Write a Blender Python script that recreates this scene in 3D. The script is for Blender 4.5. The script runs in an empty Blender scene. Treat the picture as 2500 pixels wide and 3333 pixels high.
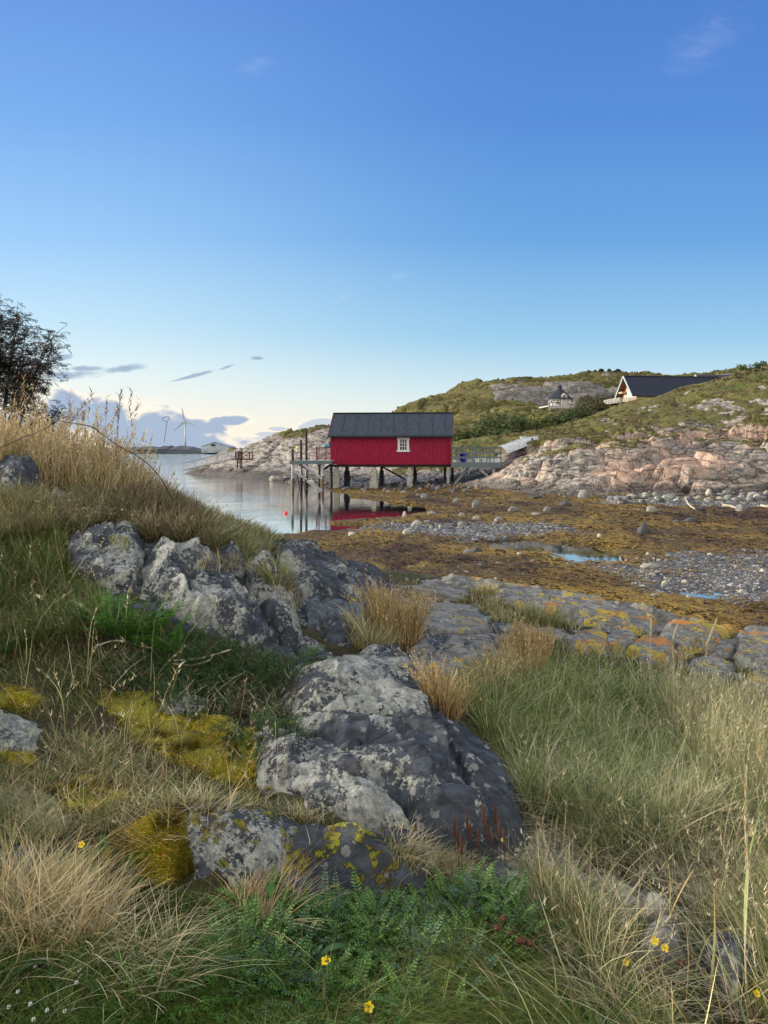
import bpy, math, random
import numpy as np
from mathutils import Vector, Matrix
SC = bpy.context.scene
COL = SC.collection
rng = np.random.default_rng(7)
random.seed(7)
F0, HY, HC = 2500.0, 1470.0, 2.68     # focal length in photo pixels, horizon row, eye height above the water

def P(px, py, Y):
    "point at depth Y seen at a photo position (used only to work out where things stand)"
    return np.array([(px-1250.0)/F0*Y, Y, HC-(py-HY)/F0*Y])
def PX(px, Y): return (px-1250.0)/F0*Y
def PZ(py, Y): return HC-(py-HY)/F0*Y

# ---------------------------------------------------------------- noise
def _h(ix, iy, iz, s):
    n = (ix*374761393 + iy*668265263 + iz*2147483647 + s*974634777) & 0xffffffff
    n = ((n ^ (n >> 13))*1274126177) & 0xffffffff
    n = ((n ^ (n >> 16))*2246822519) & 0xffffffff
    return (n ^ (n >> 15)) & 0xffffffff
def rnd(ix, iy, iz=0, s=0):
    return _h(np.asarray(ix, np.int64), np.asarray(iy, np.int64), np.asarray(iz, np.int64), s)/4294967295.0
def vnoise(x, y, z=None, s=0):
    "smooth value noise in -1..1"
    xi = np.floor(x).astype(np.int64); yi = np.floor(y).astype(np.int64)
    fx = x-xi; fy = y-yi
    fx = fx*fx*fx*(fx*(fx*6-15)+10); fy = fy*fy*fy*(fy*(fy*6-15)+10)
    def lay(zi):
        a = rnd(xi, yi, zi, s); b = rnd(xi+1, yi, zi, s); c = rnd(xi, yi+1, zi, s); d = rnd(xi+1, yi+1, zi, s)
        return (a*(1-fx)+b*fx)*(1-fy)+(c*(1-fx)+d*fx)*fy
    if z is None: return lay(0)*2-1
    zi = np.floor(z).astype(np.int64); fz = z-zi; fz = fz*fz*(3-2*fz)
    return (lay(zi)*(1-fz)+lay(zi+1)*fz)*2-1
def fbm(x, y, z=None, o=4, s=0, g=.5):
    t = 0; a = 1; tot = 0
    for i in range(o):
        t = t+a*vnoise(x, y, z, s+i*17); tot += a; a *= g
        x = x*2.03+11.3; y = y*2.03+4.7
        if z is not None: z = z*2.03+7.1
    return t/tot
def worley(x, y, s=0):
    "returns F1, F2 and a random number of the nearest cell"
    xi = np.floor(x).astype(np.int64); yi = np.floor(y).astype(np.int64)
    f1 = np.full(x.shape, 9.0); f2 = np.full(x.shape, 9.0); cid = np.zeros(x.shape); cid2 = np.zeros(x.shape)
    for dx in (-1, 0, 1):
        for dy in (-1, 0, 1):
            a = rnd(xi+dx, yi+dy, 1, s); b = rnd(xi+dx, yi+dy, 2, s)
            d = np.hypot(xi+dx+a-x, yi+dy+b-y)
            near = d < f1
            f2 = np.where(near, f1, np.minimum(f2, d))
            cid = np.where(near, rnd(xi+dx, yi+dy, 3, s), cid)
            cid2 = np.where(near, rnd(xi+dx, yi+dy, 4, s), cid2)
            f1 = np.where(near, d, f1)
    return f1, f2, cid, cid2
def chunked(fn, *arrs, n=24):
    return np.concatenate([fn(*(a[i:i+n] for a in arrs)) for i in range(0, len(arrs[0]), n)])
def sstep(a, b, x):
    t = np.clip((x-a)/(b-a), 0, 1); return t*t*(3-2*t)

class RBF:
    def __init__(s, pts, c=.5, smooth=1e-4):
        p = np.array(pts, float); s.p = p[:, :2]; s.c = c
        d = np.hypot(p[:, None, 0]-p[None, :, 0], p[:, None, 1]-p[None, :, 1])
        K = -np.sqrt(d*d+c*c)-smooth*np.eye(len(p))
        n = len(p); A = np.zeros((n+1, n+1)); A[:n, :n] = K; A[n, :n] = 1; A[:n, n] = 1
        s.w = np.linalg.solve(A, np.append(p[:, 2], 0))
    def __call__(s, x, y):
        r = np.full(x.shape, s.w[-1])
        for (a, b), w in zip(s.p, s.w[:-1]):
            r = r-w*np.sqrt((x-a)**2+(y-b)**2+s.c**2)
        return r
def poly_sd(x, y, poly):
    "signed distance to a polygon, positive inside"
    p = np.array(poly, float); q = np.roll(p, -1, 0)
    d = np.full(x.shape, 1e9); ins = np.zeros(x.shape, bool)
    for (ax, ay), (bx, by) in zip(p, q):
        ex, ey = bx-ax, by-ay; L = ex*ex+ey*ey+1e-12
        t = np.clip(((x-ax)*ex+(y-ay)*ey)/L, 0, 1)
        d = np.minimum(d, np.hypot(x-ax-t*ex, y-ay-t*ey))
        if by != ay:
            ins ^= ((ay > y) != (by > y)) & (x < (bx-ax)*(y-ay)/(by-ay)+ax)
    return np.where(ins, d, -d)

# ---------------------------------------------------------------- objects
def tag(o, label=None, cat=None, group=None, kind=None):
    if label: o['label'] = label
    if cat: o['category'] = cat
    if group: o['group'] = group
    if kind: o['kind'] = kind
    return o
def empty(name, loc=(0, 0, 0), rz=0, rx=0, ry=0):
    o = bpy.data.objects.new(name, None); COL.objects.link(o)
    o.location = loc; o.rotation_euler = (rx, ry, rz); o.empty_display_size = .2
    return o
def copy_tree(o, parent=None):
    c = o.copy(); COL.objects.link(c); c.parent = parent
    for ch in list(o.children): copy_tree(ch, c)
    return c
def mesh_np(name, V, Fs, mat, cols=None, smooth=True, parent=None, attrs=None):
    "Fs: one int array (n,k) or a list of such arrays"
    me = bpy.data.meshes.new(name)
    V = np.asarray(V, np.float32)
    me.vertices.add(len(V)); me.vertices.foreach_set('co', V.ravel())
    if not isinstance(Fs, (list, tuple)): Fs = [Fs]
    Fs = [np.asarray(f, np.int32) for f in Fs if len(f)]
    loops = np.concatenate([f.ravel() for f in Fs]); tot = np.concatenate([np.full(len(f), f.shape[1], np.int32) for f in Fs])
    me.loops.add(len(loops)); me.loops.foreach_set('vertex_index', loops)
    me.polygons.add(len(tot)); me.polygons.foreach_set('loop_start', np.concatenate([[0], np.cumsum(tot)[:-1]]).astype(np.int32))
    me.update(calc_edges=True)
    me.polygons.foreach_set('use_smooth', np.full(len(tot), smooth))
    if cols is not None:
        c = np.ones((len(V), 4), np.float32); c[:, :cols.shape[1]] = cols
        a = me.attributes.new('Col', 'FLOAT_COLOR', 'POINT'); a.data.foreach_set('color', c.ravel())
    if attrs:
        for k, v in attrs.items():
            a = me.attributes.new(k, 'FLOAT', 'POINT'); a.data.foreach_set('value', np.asarray(v, np.float32))
    me.materials.append(mat)
    o = bpy.data.objects.new(name, me); COL.objects.link(o)
    if parent is not None: o.parent = parent
    return o
def grid_faces(nr, nc):
    i = np.arange(nr*nc).reshape(nr, nc)
    return np.stack([i[:-1, :-1], i[:-1, 1:], i[1:, 1:], i[1:, :-1]], -1).reshape(-1, 4)

class MB:
    "collects shapes into ONE mesh"
    def __init__(s): s.v = []; s.f = []; s.mi = []; s.cur = 0
    def add(s, vs, fs):
        n = len(s.v); s.v += [tuple(v) for v in vs]; s.f += [tuple(i+n for i in f) for f in fs]; s.mi += [s.cur]*len(fs)
        return s
    def hexa(s, b, t):
        "bottom quad and top quad, both counter-clockwise seen from above"
        s.add(list(b)+list(t), [(3, 2, 1, 0), (4, 5, 6, 7), (0, 1, 5, 4), (1, 2, 6, 5), (2, 3, 7, 6), (3, 0, 4, 7)]); return s
    def box(s, x0, x1, y0, y1, z0, z1):
        return s.hexa([(x0, y0, z0), (x1, y0, z0), (x1, y1, z0), (x0, y1, z0)], [(x0, y0, z1), (x1, y0, z1), (x1, y1, z1), (x0, y1, z1)])
    def bar(s, a, b, w, h=None, up=(0, 0, 1)):
        "square bar from a to b"
        h = h or w; a = Vector(a); b = Vector(b); d = (b-a).normalized(); u = Vector(up)
        if abs(d.dot(u)) > .95: u = Vector((0, 1, 0))
        r = d.cross(u).normalized(); u = r.cross(d)
        q = [r*(-w/2)+u*(-h/2), r*(w/2)+u*(-h/2), r*(w/2)+u*(h/2), r*(-w/2)+u*(h/2)]
        s.add([a+k for k in q]+[b+k for k in q], [(0, 1, 2, 3), (7, 6, 5, 4), (0, 4, 5, 1), (1, 5, 6, 2), (2, 6, 7, 3), (3, 7, 4, 0)]); return s
    def tube(s, pts, r, n=8, cap=True):
        pts = [Vector(p) for p in pts]; rs = r if hasattr(r, '__len__') else [r]*len(pts)
        u = None; vs = []; m = len(pts)
        for i, p in enumerate(pts):
            d = (pts[min(i+1, m-1)]-pts[max(i-1, 0)])
            d = d.normalized() if d.length > 1e-9 else Vector((0, 0, 1))
            if u is None:
                u = Vector((1, 0, 0)) if abs(d.x) < .8 else Vector((0, 1, 0))
            u = (u-d*u.dot(d)).normalized(); w = d.cross(u)
            for k in range(n):
                a = 2*math.pi*k/n; vs.append(p+(u*math.cos(a)+w*math.sin(a))*rs[i])
        fs = [(i*n+k, i*n+(k+1) % n, (i+1)*n+(k+1) % n, (i+1)*n+k) for i in range(m-1) for k in range(n)]
        if cap: fs += [tuple(range(n-1, -1, -1)), tuple((m-1)*n+k for k in range(n))]
        s.add(vs, fs); return s
    def build(s, name, mat, parent=None, smooth=False, bevel=0):
        me = bpy.data.meshes.new(name); me.from_pydata(s.v, [], s.f)
        mats = mat if isinstance(mat, (list, tuple)) else [mat]
        for m in mats: me.materials.append(m)
        if len(mats) > 1: me.polygons.foreach_set('material_index', s.mi)
        if smooth: me.polygons.foreach_set('use_smooth', [True]*len(me.polygons))
        me.update()
        o = bpy.data.objects.new(name, me); COL.objects.link(o)
        if parent is not None: o.parent = parent
        if bevel:
            b = o.modifiers.new('bevel', 'BEVEL'); b.width = bevel; b.segments = 2
        return o

# ---------------------------------------------------------------- node helpers
class NT:
    def __init__(s, tree): s.t = tree; s.n = tree.nodes; s.l = tree.links
    def node(s, typ, **kw):
        n = s.n.new(typ)
        for k, v in kw.items():
            if k == 'ins':
                for a, b in v.items():
                    s.set(n.inputs[a], b)
            else: setattr(n, k, v)
        return n
    def set(s, sock, v):
        if isinstance(v, bpy.types.NodeSocket): s.l.new(v, sock)
        elif isinstance(v, (tuple, list)):
            v = tuple(v)
            if sock.type == 'RGBA' and len(v) == 3: v = v+(1,)
            sock.default_value = v
        else: sock.default_value = v
    def math(s, op, a, b=None, c=None, clamp=False):
        n = s.n.new('ShaderNodeMath'); n.operation = op; n.use_clamp = clamp
        for i, v in enumerate((a, b, c)):
            if v is not None: s.set(n.inputs[i], v)
        return n.outputs[0]
    def mix(s, f, a, b, mode='MIX'):
        n = s.n.new('ShaderNodeMix'); n.data_type = 'RGBA'; n.blend_type = mode
        s.set(n.inputs[0], f); s.set(n.inputs[6], a); s.set(n.inputs[7], b); return n.outputs[2]
    def ramp(s, x, a, b, smooth=True):
        n = s.n.new('ShaderNodeMapRange'); n.interpolation_type = 'SMOOTHSTEP' if smooth else 'LINEAR'
        s.set(n.inputs[0], x); n.inputs[1].default_value = a; n.inputs[2].default_value = b; return n.outputs[0]
    def noise(s, vec, scale, detail=4, rough=.5, dist=0, out=0, dim='3D'):
        n = s.n.new('ShaderNodeTexNoise'); n.noise_dimensions = dim
        if vec is not None: s.l.new(vec, n.inputs['Vector'])
        n.inputs['Scale'].default_value = scale; n.inputs['Detail'].default_value = detail
        n.inputs['Roughness'].default_value = rough; n.inputs['Distortion'].default_value = dist
        return n.outputs[out]
    def voro(s, vec, scale, feature='F1', out='Distance', rand=1.0):
        n = s.n.new('ShaderNodeTexVoronoi'); n.feature = feature
        if vec is not None: s.l.new(vec, n.inputs['Vector'])
        n.inputs['Scale'].default_value = scale; n.inputs['Randomness'].default_value = rand
        return n.outputs[out]
    def mapv(s, vec, scale=(1, 1, 1), rot=(0, 0, 0), loc=(0, 0, 0)):
        n = s.n.new('ShaderNodeMapping'); s.l.new(vec, n.inputs[0])
        n.inputs['Scale'].default_value = scale; n.inputs['Rotation'].default_value = rot; n.inputs['Location'].default_value = loc
        return n.outputs[0]
    def attr(s, name, out='Fac'):
        n = s.n.new('ShaderNodeAttribute'); n.attribute_name = name; return n.outputs[out]
    def bump(s, h, strength=.5, dist=.02, normal=None):
        n = s.n.new('ShaderNodeBump'); s.set(n.inputs['Height'], h)
        n.inputs['Strength'].default_value = strength; n.inputs['Distance'].default_value = dist
        if normal is not None: s.l.new(normal, n.inputs['Normal'])
        return n.outputs[0]
def new_mat(name):
    m = bpy.data.materials.new(name); m.use_nodes = True
    t = NT(m.node_tree); b = m.node_tree.nodes['Principled BSDF']
    b.inputs['Specular IOR Level'].default_value = .3
    co = t.node('ShaderNodeTexCoord').outputs['Object']
    return m, t, b, co
def simple(name, col, rough=.7, var=.25, scale=6, bump=.2, bscale=40, bdist=.004, metal=0, stretch=(1, 1, 1), spec=.3):
    m, t, b, co = new_mat(name)
    v = t.mapv(co, stretch)
    n = t.noise(v, scale, 5, .6)
    c = t.mix(t.ramp(n, .3, .7), tuple(k*(1-var) for k in col), tuple(min(1, k*(1+var)) for k in col))
    t.set(b.inputs['Base Color'], c); b.inputs['Roughness'].default_value = rough; b.inputs['Metallic'].default_value = metal
    b.inputs['Specular IOR Level'].default_value = spec
    if bump: t.set(b.inputs['Normal'], t.bump(t.noise(v, bscale, 4, .6), bump, bdist))
    return m
import math
EXPOSURE = 0.5; SUN_E = 5.0; FILL_K = .90; SUN_AZ = math.radians(-78); SUN_EL = math.radians(14); SKY_S = .1; CLOUD_K = 10.0
# ---------------------------------------------------------------- camera
cam = bpy.data.cameras.new('camera'); camo = bpy.data.objects.new('camera', cam); COL.objects.link(camo)
camo.location = (0, 0, HC); camo.rotation_euler = (math.radians(90), 0, 0)
cam.sensor_fit = 'HORIZONTAL'; cam.sensor_width = 36; cam.lens = 36
cam.shift_y = -(1666.5-HY)/2500.0
cam.clip_start = .05; cam.clip_end = 30000
SC.camera = camo
SC.view_settings.view_transform = 'Standard'; SC.view_settings.look = 'None'
SC.view_settings.exposure = EXPOSURE; SC.view_settings.gamma = 1
SC.cycles.use_adaptive_sampling = True; SC.cycles.adaptive_threshold = .03; SC.cycles.max_bounces = 5; SC.cycles.diffuse_bounces = 2; SC.cycles.glossy_bounces = 3; SC.cycles.transparent_max_bounces = 8

# ---------------------------------------------------------------- sun and sky
sun = bpy.data.lights.new('sun', 'SUN'); suno = bpy.data.objects.new('sun', sun); COL.objects.link(suno)
sun.energy = SUN_E; sun.angle = math.radians(10); sun.color = (1, .86, .68)
d = Vector((math.sin(SUN_AZ)*math.cos(SUN_EL), math.cos(SUN_AZ)*math.cos(SUN_EL), math.sin(SUN_EL)))   # towards the sun
suno.rotation_euler = d.to_track_quat('Z', 'Y').to_euler(); suno.location = d*50
w = bpy.data.worlds.new('World'); SC.world = w; w.use_nodes = True
t = NT(w.node_tree); bg = w.node_tree.nodes['Background']
sky = t.node('ShaderNodeTexSky', sky_type='NISHITA'); sky.sun_disc = False
sky.sun_elevation = SUN_EL; sky.sun_rotation = SUN_AZ; sky.altitude = 0
sky.air_density = 1.0; sky.dust_density = .6; sky.ozone_density = 2.2
dirn = t.node('ShaderNodeTexCoord').outputs['Generated']
sp = t.node('ShaderNodeSeparateXYZ'); t.l.new(dirn, sp.inputs[0])
yy = t.math('MAXIMUM', sp.outputs[1], .05)
U = t.math('DIVIDE', sp.outputs[0], yy); V_ = t.math('DIVIDE', sp.outputs[2], yy)
cmb = t.node('ShaderNodeCombineXYZ', ins={0: U, 1: V_}).outputs[0]
def ell(px, py, rx, ry, ang=0):
    cu, cv = (px-1250)/F0, (HY-py)/F0
    m = t.node('ShaderNodeMapping', vector_type='TEXTURE')
    t.l.new(cmb, m.inputs[0]); m.inputs['Location'].default_value = (cu, cv, 0)
    m.inputs['Rotation'].default_value = (0, 0, math.radians(ang)); m.inputs['Scale'].default_value = (rx/F0, ry/F0, 1)
    L = t.node('ShaderNodeVectorMath', operation='LENGTH'); t.l.new(m.outputs[0], L.inputs[0])
    return t.math('SUBTRACT', 1, L.outputs['Value'])
def smax(vals):
    r = vals[0]
    for v in vals[1:]: r = t.math('SMOOTH_MAX', r, v, .25)
    return r
wv = t.mapv(cmb, (1, 1.5, 1))
nbig = t.noise(wv, 17, 6, .58, .3); nsm = t.noise(t.mapv(cmb, (1, 2.6, 1)), 26, 5, .62, .6)
def dens(shape, n, amp, lo, hi): return t.ramp(t.math('ADD', shape, t.math('MULTIPLY', t.math('SUBTRACT', n, .5), amp)), lo, hi)
cum = smax([ell(230, 1350, 120, 100), ell(350, 1375, 150, 88, -10), ell(480, 1400, 190, 95, -8), ell(640, 1392, 130, 38, 3), ell(740, 1370, 120, 20, 2), ell(560, 1440, 320, 46), ell(100, 1410, 260, 90)])
low = smax([ell(800, 1445, 170, 34, 4), ell(980, 1440, 170, 30, 3), ell(860, 1412, 60, 12), ell(1040, 1385, 90, 30, 8), ell(900, 1395, 50, 10)])
strk = smax([ell(225, 1222, 115, 20, 2), ell(270, 1200, 90, 12, 0), ell(400, 1200, 82, 15, 6), ell(635, 1222, 105, 7, 14), ell(735, 1196, 40, 6, 20), ell(205, 1165, 45, 14, 10), ell(838, 1166, 24, 7)])
wsp = smax([ell(830, 215, 90, 50, 15), ell(1300, 900, 55, 20, 12), ell(1120, 965, 55, 18, 30), ell(2280, 150, 260, 110, 35)])
cd = dens(cum, t.math('ADD', t.math('MULTIPLY', nbig, .75), t.math('MULTIPLY', nsm, .25)), 2.1, -.05, .40); cin = t.ramp(t.math('ADD', cum, t.math('MULTIPLY', t.math('SUBTRACT', nbig, .5), 2.4)), .08, .50)
ld = dens(low, nbig, 2.2, .0, .5); sd = dens(strk, nsm, 1.9, .0, .7); wd = dens(wsp, nsm, 1.6, .1, 1.7)
K = CLOUD_K
lit = (.84*K, .73*K, .60*K); shade = (.27*K, .35*K, .47*K)
c0 = t.node('ShaderNodeHueSaturation', ins={'Saturation': 1.0, 'Value': 1.0}); t.l.new(sky.outputs[0], c0.inputs['Color'])
base = c0.outputs[0]
# the evening gradient: cream at the horizon, deep blue overhead, paler towards the sun
el = t.math('MAXIMUM', sp.outputs[2], 0)
def cramp(stops):
    n = t.node('ShaderNodeValToRGB'); t.l.new(t.math('DIVIDE', V_, .62), n.inputs[0]); e = n.color_ramp.elements
    n.color_ramp.interpolation = 'LINEAR'
    while len(e) < len(stops): e.new(.5)
    for k, (p_, c_) in zip(e, stops): k.position = p_; k.color = (*c_, 1)
    return n.outputs[0]
right = cramp([(0, (.68, .65, .54)), (.06, (.62, .65, .60)), (.13, (.46, .59, .64)), (.24, (.24, .445, .62)), (.45, (.110, .28, .565)), (.7, (.072, .20, .51)), (1, (.058, .160, .46))])
left_ = cramp([(0, (.82, .66, .52)), (.08, (.76, .70, .60)), (.16, (.62, .69, .68)), (.27, (.43, .60, .71)), (.45, (.26, .46, .71)), (.7, (.155, .33, .65)), (1, (.105, .24, .58))])
grad = t.mix(t.ramp(sp.outputs[0], .22, -.52), right, left_)
sc_ = t.node('ShaderNodeVectorMath', operation='SCALE', ins={'Scale': K}); t.l.new(grad, sc_.inputs[0])
base = t.mix(.94, base, sc_.outputs[0])
# bright thin cloud added out of view, behind and beside the viewer, as fill light
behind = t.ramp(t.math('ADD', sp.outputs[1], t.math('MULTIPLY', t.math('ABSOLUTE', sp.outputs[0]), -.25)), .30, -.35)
fill_cloud = t.noise(dirn, 2.4, 5, .6)
base = t.mix(behind, base, t.mix(t.ramp(fill_cloud, .35, .65), tuple(k*K*FILL_K for k in (.86, .86, .88)), tuple(k*K*FILL_K for k in (1.30, 1.20, 1.04))))
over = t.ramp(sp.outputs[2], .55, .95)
base = t.mix(t.math('MULTIPLY', over, .8), base, tuple(k*K*FILL_K for k in (.86, .90, .96)))  # sky overhead whitened as well, to keep the fill light neutral
base = t.mix(t.math('MULTIPLY', wd, .13), base, (.62*K, .66*K, .80*K))
base = t.mix(t.math('MULTIPLY', ld, .72), base, t.mix(t.ramp(ld, .25, .75), (.9*K, .74*K, .60*K), (.36*K, .42*K, .52*K)))
base = t.mix(t.math('MULTIPLY', sd, .85), base, (.24*K, .32*K, .44*K))
base = t.mix(t.math('MULTIPLY', cd, .95), base, t.mix(cin, lit, shade))
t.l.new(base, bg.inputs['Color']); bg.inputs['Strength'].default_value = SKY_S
# ================================================================ TERRAIN: far shore land (Y > 10)
def pt(px, py, Y): p = P(px, py, Y); return (p[0], p[1], p[2])
FLAT = [(x, Y, z) for Y, z in ((11, .10), (14, .08), (18, .06), (22, .05), (26, .06), (31, .12), (36, .18)) for x in (-1.5, 3, 7, 12, 18)]
far_pts = FLAT + [
 # beach below the red house and the foot of the pink rocks
 pt(1090,1600,55), pt(1220,1592,56), pt(1330,1580,56), pt(1460,1566,57), pt(1600,1600,49), pt(1720,1606,44), pt(1850,1612,42), pt(2000,1616,41), pt(2200,1618,40), pt(2500,1622,40), pt(2900,1622,41),
 pt(1100,1560,62), pt(1300,1545,63), pt(1480,1530,62),
 # the pink rocks
 pt(1610,1545,52), pt(1700,1520,50), pt(1640,1520,55), pt(1850,1540,46), pt(1850,1480,50), pt(2000,1490,48), pt(1980,1440,54), pt(2110,1550,44), pt(2200,1505,45.5), pt(2450,1530,44), pt(2350,1555,43), pt(2150,1470,50), pt(2350,1460,50), pt(2500,1470,48), pt(2700,1500,46),
 pt(1740,1440,57), pt(1640,1490,58), pt(1760,1465,54), pt(2250,1400,56), pt(2500,1380,56),pt(2800,1400,56),
 # crest of the near slope
 pt(2700,1120,80), pt(2500,1207,72), pt(2414,1222,73), pt(2273,1256,74), pt(2175,1275,75), pt(2126,1291,75), pt(2066,1300,75), pt(1980,1338,73), pt(1952,1357,72), pt(1833,1385,70), pt(1735,1408,67), pt(1600,1432,66), pt(1480,1455,66),
 pt(2400,1300,66), pt(2200,1340,66), pt(2000,1400,62), pt(3000,1150,75), pt(3000,1300,60), pt(1850,1420,62),
 # valley with the willows, ground under the cabins
 pt(1500,1452,78), pt(1600,1450,80), pt(1750,1440,82), pt(1900,1420,85), pt(2100,1350,88), pt(2300,1310,92), pt(2600,1240,95), pt(1500,1400,95), pt(1700,1385,98), pt(1850,1350,102), pt(1960,1325,104),
 pt(1800,1338,112), pt(1870,1336,112), pt(2020,1318,105), pt(2200,1290,108), pt(2500,1260,110), pt(2900,1200,110),
 # back hill: terraces, cliff, crest
 pt(1480,1372,115), pt(1620,1336,118), pt(1300,1400,100), pt(1380,1395,98), pt(1500,1340,125), pt(1620,1318,128), pt(1750,1312,130), pt(1900,1305,130), pt(2050,1300,130),
 pt(1620,1262,136), pt(1500,1290,138), pt(1750,1262,137), pt(1900,1268,136), pt(2050,1270,138), pt(1400,1320,138),
 pt(1280,1352,140), pt(1340,1322,150), pt(1400,1302,155), pt(1500,1263,160), pt(1600,1241,162), pt(1700,1238,160), pt(1760,1248,158), pt(1800,1235,156), pt(1900,1221,160), pt(1980,1214,162), pt(2070,1224,160), pt(2300,1215,160), pt(2700,1180,160), pt(3200,1150,160),
 pt(1280,1440,190), pt(1600,1330,200), pt(2000,1330,205), pt(2600,1300,205), pt(1240,1455,230), pt(2000,1440,250), pt(3000,1400,250),
 # low rocky point behind the house
 pt(1064,1397,88), pt(1000,1413,88), pt(952,1417,89), pt(916,1423,90), pt(883,1431,91), pt(828,1455,92), pt(801,1465,93), pt(741,1474,94), pt(711,1488,95), pt(660,1515,95), pt(1150,1385,90), pt(1250,1378,93),
 pt(1080,1500,74), pt(950,1510,76), pt(850,1525,80), pt(760,1535,84), pt(1200,1480,76), pt(1350,1470,78),
 pt(1060,1566,67), pt(900,1560,70), pt(760,1550,79), pt(650,1542,88),
 pt(900,1480,112), pt(1100,1470,120), pt(700,1500,108),
 # sea bed
 (-6,11,-.2), (-4,15,-.6), (-7,20,-.8), (-5.2,26,-.7), (-6,35,-.8), (-12,30,-1.2), (-9,45,-1), (-8,52,-.8), (-10,60,-1), (-16,70,-1.2), (-22,85,-1.4), (-30,100,-2), (-30,60,-2), (-25,30,-2), (-40,110,-3), (-20,125,-2.5), (-5,135,-2), (-10,180,-3), (-60,100,-4), (-80,200,-5), (-12,12,-.8), (-60,40,-3), (-40,250,-5),
]
_far = RBF(far_pts, c=1.2, smooth=.02)
# water and pools as shore outlines on the flat, in metres
def on0(px, py): Y = HC*F0/(py-HY); return (PX(px, Y), Y)
SEA = [on0(*p) for p in [(-900,1490),(560,1522),(640,1545),(720,1552),(800,1566),(930,1573),(1060,1584),(1085,1598),(1120,1606),(1150,1618),(1260,1632),(1400,1648),(1400,1666),(1385,1680),(1330,1688),(1240,1690),(1180,1692),(1120,1694),(1060,1697),(1090,1703),(1180,1706),(1215,1712),(1190,1726),(1120,1733),(980,1736),(880,1742),(600,1760),(-1500,1900)]]
POOLS = [[on0(*p) for p in q] for q in (
  [(1610,1769),(1690,1763),(1780,1775),(1830,1790),(1800,1806),(1710,1803),(1630,1794)],
  [(1805,1788),(1850,1770),(1905,1779),(1960,1802),(2010,1822),(1945,1842),(1860,1831),(1810,1812)],
  [(1740,1830),(1800,1826),(1850,1845),(1820,1858),(1750,1850)],
  [(1900,1830),(2050,1838),(2200,1850),(2300,1836),(2500,1850),(2700,1860),(2700,1905),(2500,1895),(2300,1890),(2160,1900),(2040,1898),(1950,1876)],
  [(2200,1920),(2400,1930),(2700,1950),(2700,1990),(2420,1960),(2260,1945)])]
def veg_bump(x, y): return fbm(x*.35, y*.35, o=4, s=3)
def far_height(x, y, detail=True):
    z = _far(x, y)
    # flats and water
    wx = x+.5*fbm(x*.7, y*.35, o=3, s=41); wy = y+1.2*fbm(x*.5, y*.3, o=3, s=43)
    sd = np.full(x.shape, -9.0); nr_ = (y < 75) & (x > -22) & (x < 14); sd[nr_] = poly_sd(wx[nr_], wy[nr_], SEA); sd[(y < 75) & (x <= -22)] = 9
    k = sstep(70, 45, y)*sstep(9, 12, y)
    flat = np.maximum(z, .035+.0*x)
    near_sea = -sd
    shore = np.where(sd > 0, -.06-.25*np.clip(sd, 0, 4), np.minimum(z, .02+.06*near_sea)+.02)
    lowland = z < .6
    z = np.where(sd > 0, z*(1-k)+np.minimum(z, shore)*k, z)
    z = np.where((sd <= 0) & (y < 62) & (x > -7), np.maximum(z, np.minimum(.03+.05*near_sea, .06)), z)
    low = sstep(.75, .35, z)*sstep(-.2, 0, z)
    bumps = .085*fbm(x*.9, y*.6, o=4, s=5)+.04*fbm(x*3, y*2.2, o=3, s=8)
    for q in POOLS:
        ps = poly_sd(x+.25*fbm(x*1.3, y*.8, o=3, s=51), y+.35*fbm(x*.9, y*.8, o=3, s=53), q)
        inside = sstep(-.5, .1, ps); soft = .55 if q is POOLS[0] or q is POOLS[1] else .0
        z = z*(1-inside*low)+(-.10 if soft else .022)*inside*low
        bumps = bumps*(1-inside*(.8 if soft else .35))
    z = z+bumps*low*np.where(sd > .3, .4, 1)
    # rock masses
    wx = x+.9*fbm(x*.3, y*.3, o=3, s=61); wy = y+.9*fbm(x*.3, y*.3, o=3, s=63)
    pink = sstep(-.1, .5, z)*sstep(62, 54, y)*sstep(-6, 3, x)*sstep(.3, .9, z)*sstep(7, 9.5, x+.0*y)
    back = sstep(.1, .8, z)*(1-sstep(7, 9.5, x)*sstep(62, 54, y))
    amp = 1+.4*fbm(x*.1, y*.1, o=2, s=70)
    th = .35; ux = wx*math.cos(th)+z*.9; 
    f1, f2, c1, c2 = worley(ux*.24, wy*.40+z*.45, 81); crack = np.clip((f2-f1)*5, 0, 1)
    g1, g2, d1, d2 = worley(ux*.8+5, wy*1.3+z*1.3, 83); crk2 = np.clip((g2-g1)*4, 0, 1)
    blocky = .95*(c1-.5)+.55*(crack-1)+.34*(d1-.5)+.20*(crk2-1)+.22*(c2-.5)*(f1)
    lump = .5*fbm(x*.16, y*.16, o=4, s=31)
    z = z+pink*(blocky*1.35+lump*.7)
    e1, e2, h1, h2 = worley(ux*.16, wy*.22+z*.16, 91); cr3 = np.clip((e2-e1)*6, 0, 1)
    z = z+back*(sstep(70, 100, y)*(1.3*(h1-.5)+.9*(cr3-1))*1.0+.28*blocky+lump*(.7+.5*sstep(90, 140, y)))
    z = z+.05*fbm(x*2.2, y*2.2, o=4, s=11)*np.clip(pink+back, 0, 1)
    return z
fr = [(9.5, 38, 330), (38, 58, 430), (58, 100, 300), (100, 170, 260), (170, 320, 50)]
Yr = np.concatenate([np.geomspace(a, b, n, endpoint=False) for a, b, n in fr]+[[320]])
ur = np.concatenate([np.linspace(-1.6, -.58, 60, endpoint=False), np.linspace(-.58, .58, 980, endpoint=False), np.linspace(.58, 1.6, 60)])
YY, UU = np.meshgrid(Yr, ur, indexing='ij'); XX = UU*YY
ZF = chunked(far_height, XX, YY)
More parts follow.
